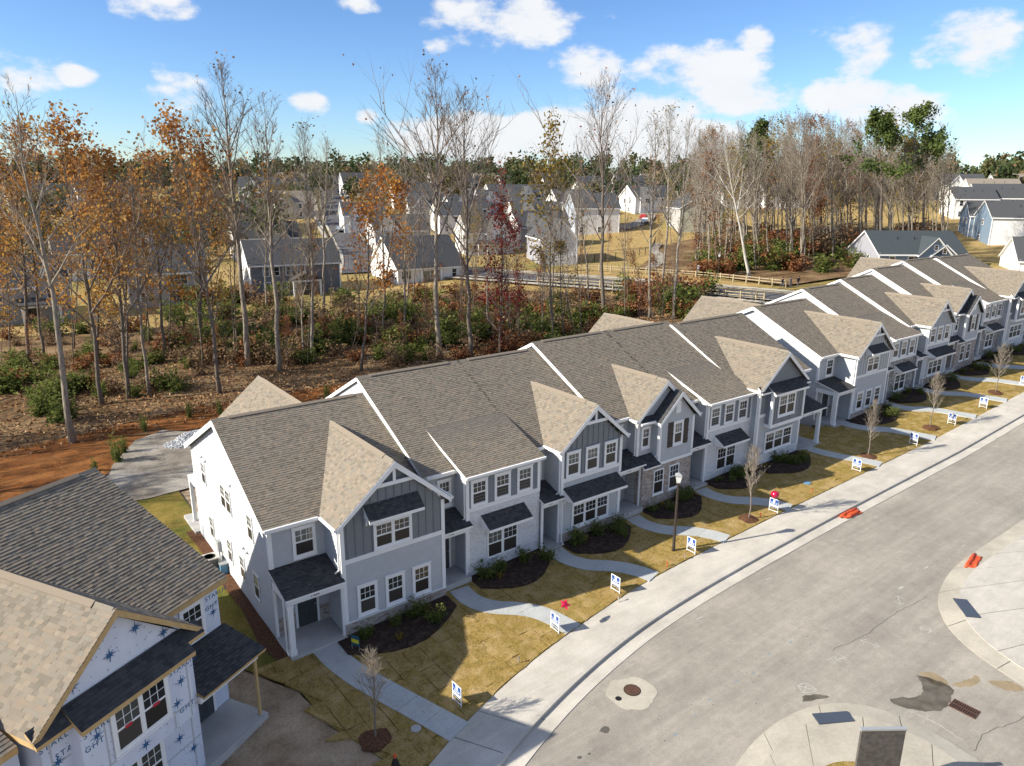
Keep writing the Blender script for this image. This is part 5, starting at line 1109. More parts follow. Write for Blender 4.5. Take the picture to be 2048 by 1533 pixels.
 ('small far house among the trees on the rise over the grey gable house', [88.8, 255.3, 15.12], 14, -25, 10, 5.6, 9.2, {'wall': 'wall_bluegrey', 'roof': 'roof_tan', 'gables': [(5, 5, 8.8, 0)]}),
 ('small far house among the trees on the rise over the left street end', [72.1, 250.2, 13.24], 14, -26, 10, 5.6, 9.2, {'wall': 'wall_white', 'roof': 'roof_grey', 'gables': [(5, 5, 8.8, 0)]}),
 ('small far house among the trees on the rise highest right of centre', [216.6, 211.2, 15.68], 14, -27, 10, 5.6, 9.2, {'wall': 'wall_cream', 'roof': 'roof_grey', 'gables': [(5, 5, 8.8, 0)]}),
 ('small far house among the trees on the rise highest by the maple', [186.6, 230.3, 15.65], 14, -28, 10, 5.6, 9.2, {'wall': 'wall_greige', 'roof': 'roof_tan', 'gables': [(5, 5, 8.8, 0)]}),
 ('small far house among the trees on the rise highest left of the maple', [157.7, 250.1, 15.65], 14, -29, 10, 5.6, 9.2, {'wall': 'wall_bluegrey', 'roof': 'roof_grey', 'gables': [(5, 5, 8.8, 0)]})]
for h in HOUSES:
    kw = dict(h[7]) if len(h) > 7 else {}
    bg_house(h[0], h[1], h[2], h[3], h[4], h[5], h[6], **kw)

# ------------------------------------------------------------------ trees
TK = {  # crown base, first branches, length, rise, sub, twigs, leaves, leaf size, bark, twig, leaf, droop
 'tall': (.42, 26, .21, 48, 7, 6, 60, .2, 'bark_pale', 'twig', 'leaf_brown'), 'wide': (.36, 24, .30, 50, 8, 6, 110, .2, 'bark', 'twig', 'leaf_rust'),
 'bare': (.36, 22, .20, 52, 7, 6, 90, .2, 'bark_pale', 'twig_pale', 'leaf_ochre'), 'thin': (.30, 16, .16, 55, 4, 3, 60, .18, 'bark', 'twig', 'leaf_rust'),
 'pale': (.40, 20, .20, 48, 6, 4, 40, .2, 'bark_pale', 'twig_pale', 'leaf_ochre'), 'sycamore': (.5, 16, .34, 40, 6, 4, 20, .2, 'bark_white', 'bark_white', 'leaf_rust'),
 'tan': (.30, 24, .22, 54, 8, 6, 40, .22, 'bark_pale', 'twig_pale', 'leaf_rust'), 'oak': (.26, 26, .26, 46, 7, 5, 2000, .26, 'bark', 'twig', 'leaf_oak'),
 'orange': (.30, 20, .22, 48, 6, 3, 1300, .30, 'bark', 'twig', 'leaf_orange'), 'red': (.16, 28, .16, 55, 6, 3, 1700, .25, 'bark', 'twig', 'leaf_red'),
 'ochre': (.30, 20, .22, 50, 6, 3, 1300, .28, 'bark', 'twig_pale', 'leaf_ochre'), 'rusty': (.12, 22, .17, 48, 5, 3, 900, .27, 'bark', 'twig', 'leaf_rust'),
 'pine': (.55, 26, .19, 14, 6, 3, 4200, .36, 'bark', 'bark', 'needle'), 'sapling': (.28, 26, .31, 60, 7, 4, 0, .06, 'twig', 'twig_pale', 'leaf_red')}
H0 = 26.0
def leaf_quads(C, size, rg, flat=0.0):
    n = len(C); a = rg.normal(size=(n, 3)); a /= np.linalg.norm(a, axis=1)[:, None]; b = rg.normal(size=(n, 3)); b -= (a * b).sum(1)[:, None] * a; b /= np.linalg.norm(b, axis=1)[:, None]
    s = size * rg.uniform(.55, 1.25, (n, 1)); a = a * s * .5; b = b * s * .38
    V = np.stack([C - a - b, C + a - b, C + a + b, C - a + b], 1).reshape(-1, 3)
    return V
def leaf_mesh(name, C, size, m, rg, tint=None):
    V = leaf_quads(C, size, rg); n = len(C)
    me = bpy.data.meshes.new(name); me.from_pydata(V.tolist(), [], [(4 * i, 4 * i + 1, 4 * i + 2, 4 * i + 3) for i in range(n)]); me.materials.append(MT[m])
    a = me.attributes.new('tint', 'FLOAT', 'FACE'); t = rg.uniform(0, 1, n) if tint is None else tint; a.data.foreach_set('value', np.clip(t, 0, 1)); me.update(); return me
_TC = {}
def tree_meshes(kind, var):
    if (kind, var) in _TC: return _TC[kind, var]
    cb, n1, L1, rise, sub, tw, nl, ls, bark, twm, lm = TK[kind]
    rg = np.random.default_rng(hash(kind) % 1000 * 0 + sum(map(ord, kind)) * 7 + var); rr = random.Random(sum(map(ord, kind)) * 13 + var); H = H0
    r0 = {'thin': .105, 'sapling': .30, 'sycamore': .36, 'tan': .18, 'rusty': .14, 'red': .17, 'ochre': .18, 'oak': .23, 'bare': .22, 'pale': .25, 'tall': .28, 'wide': .26, 'orange': .2}.get(kind, .28)
    tr, br, LP = MB(), MB(), []
    pts = []; x = y = 0; dx, dy = rr.uniform(-.02, .02), rr.uniform(-.02, .02); nseg = 11
    for i in range(nseg + 1):
        pts.append(Vector((x, y, H * i / nseg - (.6 if i == 0 else 0)))); x += dx * H / nseg + rr.uniform(-.22, .22); y += dy * H / nseg + rr.uniform(-.22, .22); dx += rr.uniform(-.015, .015); dy += rr.uniform(-.015, .015)
    x0, y0 = pts[-1].x, pts[-1].y
    for i, p in enumerate(pts): p.x -= x0 * i / nseg; p.y -= y0 * i / nseg      # top over base: lean is set on the root
    rs = [r0 * ((1 - i / nseg) ** .8 * .93 + .04) for i in range(nseg + 1)]; rs[0] *= 1.35
    fork = kind in ('wide', 'oak') or (kind in ('bare', 'tall') and var % 2)
    tr.tube(pts, rs, 8)
    def tpos(f): 
        q = f * nseg; i = min(int(q), nseg - 1); return pts[i].lerp(pts[i + 1], q - i), rs[i] + (rs[i + 1] - rs[i]) * (q - i)
    def limb(p, d, L, r, n, up, sides, mb, wig=.12):
        P = [p]; d = d.normalized()
        for i in range(n):
            d = (d + Vector((rr.uniform(-wig, wig), rr.uniform(-wig, wig), up + rr.uniform(-wig, wig)))).normalized(); P.append(P[-1] + d * L / n)
        mb.tube(P, [r * (1 - .82 * i / n) for i in range(n + 1)], sides, cap=False); return P
    for i in range(n1):
        f = cb + (1 - cb) * ((i + rr.random()) / n1) ** .9 * .97; p, r = tpos(f); t = (f - cb) / (1 - cb)
        prof = {'pine': (1 - t) ** .7 * .9 + .25, 'red': 1.1 * (1 - t) ** .6 + .12, 'rusty': 1.0 - .6 * t}.get(kind, (.55 + .75 * math.sin(math.pi * min(1, t * .9 + .12))) * (1 - .45 * t))
        L = H * L1 * prof * rr.uniform(.7, 1.25); a = i * 2.399 + rr.uniform(-.5, .5); el = R(rise + rr.uniform(-14, 14) + 22 * t)
        d = Vector((math.cos(a) * math.cos(el), math.sin(a) * math.cos(el), math.sin(el)))
        b = max(.02, min(r * .62, .012 * L + .02))
        if fork and i in (2, 5): L *= 1.6; b = r * .75
        P = limb(p, d, L, b, 4, .06, 5, br)
        for k in range(sub):
            g = .25 + .72 * (k + rr.random()) / sub; q = g * 4; j = min(int(q), 3); pp = P[j].lerp(P[j + 1], q - j)
            dd = (P[j + 1] - P[j]).normalized(); side = Vector((rr.uniform(-1, 1), rr.uniform(-1, 1), rr.uniform(-.2, .7))); L2 = L * rr.uniform(.28, .5) * (1.15 - g * .5)
            P2 = limb(pp, dd * .7 + side * .8, L2, max(.07 if kind == 'sapling' else .014, b * .38), 3, .05, 3, br, .18); LP += [P2[2], P2[3], P2[3]]
            for _ in range(tw):
                g2 = rr.uniform(.2, 1); q = g2 * 3; j2 = min(int(q), 2); p3 = P2[j2].lerp(P2[j2 + 1], q - j2)
                s3 = Vector((rr.uniform(-1, 1), rr.uniform(-1, 1), rr.uniform(-.3, .9))); d3 = ((P2[j2 + 1] - P2[j2]).normalized() + s3 * .9).normalized()
                P3 = limb(p3, d3, L2 * rr.uniform(.35, .7), .05 if kind == 'sapling' else .013, 2, .05, 3, br, .2); LP += [P3[1], P3[2], P3[2]]
    tm = tr.mesh('trunk', [bark], True); bm_ = br.mesh('branches', [twm], True); fm = None
    if nl:
        A = np.array([tuple(p) for p in LP]); 
        if kind in ('red', 'rusty'): A = np.vstack([A, np.array([tuple(tpos(rr.uniform(.1, .9))[0]) for _ in range(len(A) // 3)])])
        # leaves gather round some branch tips and leave others open
        w = np.array([mnoise(Vector(tuple(p * .22 + var * 3.1))) for p in A]); w = np.clip(w + .35, .02, 1) ** 1.5
        idx = rg.choice(len(A), nl, p=w / w.sum()); spread = {'pine': .42, 'red': .5}.get(kind, .45)
        C = A[idx] + rg.normal(size=(nl, 3)) * spread
        hz = C[:, 2] / H
        cl = np.array([mnoise(Vector(tuple(p * .35 + 7))) for p in A])[idx]
        tint = .5 + .45 * cl + rg.normal(size=nl) * .18
        if kind == 'oak': tint += .55 * (.62 - hz)
        fm = leaf_mesh('foliage', C, ls, lm, rg, tint)
    _TC[kind, var] = (tm, bm_, fm); return _TC[kind, var]
def place_tree(kind, var, P, lean, label, group=None, name=None, cat='tree', fat=1.0):
    d = Vector(lean); H = d.length * (1 if kind in ('pine', 'sapling') else .93); s = H / H0
    o = thing(name or ('pine_tree' if kind == 'pine' else 'tree'), label, cat, P, 0, group)
    q = Vector((0, 0, 1)).rotation_difference(d.normalized()); o.rotation_euler = (q @ Matrix.Rotation(rng.uniform(0, 6.28), 3, 'Z').to_quaternion()).to_euler()
    sx = s * fat * (1.0 if s > .75 else 1.0); o.scale = (sx, sx, s)
    t, b, f = tree_meshes(kind, var); link('trunk', t, o); link('branches', b, o)
    if f: link('foliage', f, o)
    return o
NV = {'tall': 3, 'wide': 2, 'bare': 4, 'thin': 4, 'pale': 2, 'sycamore': 1, 'tan': 5, 'oak': 4, 'orange': 2, 'red': 2, 'ochre': 2, 'rusty': 3, 'pine': 3}
HERO = [[-6.69, 36.82, -0.24, -0.02, 0.02, 28.44, 'pale'], [-3.21, 46.83, -0.12, -0.15, 0.11, 26.18, 'oak'], [-0.9, 47.27, -0.04, 1.01, -0.76, 23.23, 'oak'], [1.04, 47.71, 0.02, 0.83, -0.63, 21.54, 'bare'], [-7.54, 65.96, 0.03, 1.96, -1.48, 26.02, 'oak'], [6.44, 43.3, 0.14, -1.19, 0.9, 26.26, 'oak'], [5.27, 61.06, 0.33, 0.97, -0.73, 23.08, 'oak'], [9.72, 63.41, 0.5, 2.34, -1.76, 26.86, 'oak'], [11.84, 51.68, 0.4, 0.1, -0.07, 32.13, 'tall'], [13.88, 47.49, 0.4, 0.54, -0.41, 28.62, 'tall'], [18.22, 49.2, 0.56, 0.49, -0.37, 26.56, 'bare'], [28.53, 70.42, 1.16, 1.7, -1.28, 26.17, 'bare'], [20.66, 41.83, 0.57, 1.65, -1.24, 21.53, 'orange'], [28.2, 51.58, 0.89, 2.31, -1.74, 20.46, 'orange'], [29.69, 40.44, 0.84, 0.05, -0.03, 31.9, 'tall'], [32.39, 38.2, 0.9, -0.36, 0.27, 28.68, 'wide'], [34.52, 35.57, 0.95, 0.1, -0.08, 21.56, 'red'], [39.86, 38.88, 1.07, -0.56, 0.43, 16.23, 'red'], [44.66, 38.3, 1.17, -0.81, 0.61, 26.49, 'ochre'], [46.58, 36.61, 1.23, -1.94, 1.46, 13.17, 'ochre'], [57.79, 43.32, 1.79, -0.93, 0.7, 31.25, 'wide'], [63.31, 39.83, 2.08, -0.66, 0.5, 28.26, 'bare'], [74.96, 48.3, 2.77, -0.39, 0.29, 29.72, 'bare'], [65.48, 37.5, 2.2, 0.35, -0.27, 27.51, 'bare'], [62.61, 38.27, 2.04, -3.71, 2.8, 11.7, 'rusty'], [106.56, 67.67, 4.65, 0.6, -0.45, 29.02, 'pale'], [115.58, 68.25, 5.1, -1.59, 1.2, 27.71, 'bare'], [99.39, 49.48, 4.03, -4.88, 3.68, 21.93, 'sycamore'], [127.4, 40.18, 5.37, -3.24, 2.44, 26.66, 'pine'], [142.71, 39.41, 6.0, -4.1, 3.09, 27.72, 'pine'], [133.41, 72.3, 6.05, -1.99, 1.5, 26.12, 'pine'], [93.05, 55.96, 3.81, -2.06, 1.55, 17.25, 'rusty'], [164.17, 45.26, 6.0, -0.63, 0.47, 24.46, 'bare'], [162.55, 46.16, 6.02, -1.96, 1.47, 21.85, 'bare']]
HL = ['pale slender leaning trunk, tallest bare tree at the far left', 'orange and rust leaved oak with thick forked trunk at the left edge of the wood', 'rust leaved oak behind the pale leaning trunk', 'bare grey tree in a clump of stems left of the wood clearing', 'golden brown oak at the left edge of the photo', 'tall rust leaved oak standing just left of the largest grey trunk', 'orange oak between the two left houses', 'ochre and rust oak in front of the slate grey house\'s left wall', 'tallest bare tree left of centre with thick pale grey trunk', 'tall bare tree in front of the slate grey house', 'forked bare tree in front of the porch of the slate grey house', 'slim bare tree at the right corner of the slate grey house', 'small orange leaved tree in front of the white gabled single storey house', 'orange leaved tree before the white single storey roof', 'tallest bare tree at the centre of the photo', 'wide branching bare tree just right of the tallest central tree', 'dark red leaved slender tree right of centre', 'low dark red tree beside the tall dark red one', 'yellow brown leaved tree between the dark red trees and the fenced road', 'leaning ochre leaved tree at the near end of the fenced road', 'tall spreading bare tree in front of the white house with fenced yard', 'bare tree behind the near row\'s far end, left of a pair', 'tall thin bare tree beside the fenced road', 'bare tree with double stem before the sage green house', 'leaning tree trunk wrapped in rust brown leaves', 'pale trunk in front of the sage green gable', 'bare tree right of the sage green gable', 'white barked leaning sycamore beside the fenced road', 'tall pine with a dark crown, left of the pair of tall pines', 'tall pine with a dark crown, right of the pair of tall pines', 'single small pine behind the white sycamore', 'rust leaved small tree at the bend of the fenced road', 'bare tree at the right end of the wood, right of two', 'bare tree at the right end of the wood, left of two']
for i, h in enumerate(HERO):
    k = h[6]; place_tree(k, i % NV[k], h[:3], h[3:6], HL[i], name={'oak': 'oak_tree', 'pine': 'pine_tree', 'red': 'maple_tree', 'sycamore': 'sycamore_tree'}.get(k))
HS_ = ['the pale leaning trunk at far left', 'the left forked oak', 'the rust oak beside the leaning trunk', 'the left clump of grey stems', 'the golden oak at the left edge', 'the tall rust oak', 'the oak between the left houses', 'the ochre oak by the slate house', 'the thick grey trunk left of centre', 'the bare tree before the slate house', 'the forked tree before the porch', 'the slim tree at the slate house corner', 'the small orange tree', 'the orange tree before the white roof', 'the tallest central bare tree', 'the wide central bare tree', 'the dark red maple', 'the low dark red tree', 'the yellow brown tree', 'the leaning ochre tree', 'the spreading bare tree before the white house', 'the bare tree behind the near row end', 'the tall thin tree by the road', 'the double stemmed bare tree', 'the leaf wrapped leaning trunk', 'the pale trunk by the sage gable', 'the bare tree right of the sage gable', 'the white sycamore', 'the left tall pine', 'the right tall pine', 'the small single pine', 'the rusty tree at the road bend', 'the right end bare tree', 'the left end bare tree']
_cv = Vector((-11.3, -27.5))
def near_label(head, x, y, head_group):
    """say which known tree it stands next to, and on which side as seen from the street"""
    i = min(range(len(HERO)), key=lambda k: math.hypot(HERO[k][0] - x, HERO[k][1] - y)); h = Vector(HERO[i][:2]); p = Vector((x, y))
    f = (h - _cv).normalized(); d = p - h; a, b = d.dot(f), d.dot(Vector((f.y, -f.x)))
    rel = ('behind' if a > 0 else 'in front of') if abs(a) > abs(b) else ('right of' if b > 0 else 'left of')
    far = ' close' if d.length < 5 else ''
    l = head + far + ' ' + rel + ' ' + HS_[i]; return l, l.replace(head, head_group)
FL = {'thin': ('slim bare tree', 'slim bare trees'), 'bare': ('grey bare tree', 'grey bare trees'), 'oak': ('rust leaved oak', 'rust leaved oaks'), 'tan': ('tan bare wood tree', 'tan bare wood trees'), 'rusty': ('rust leaved small tree', 'rust leaved small trees'), 'ochre': ('ochre leaved tree', 'ochre leaved trees')}
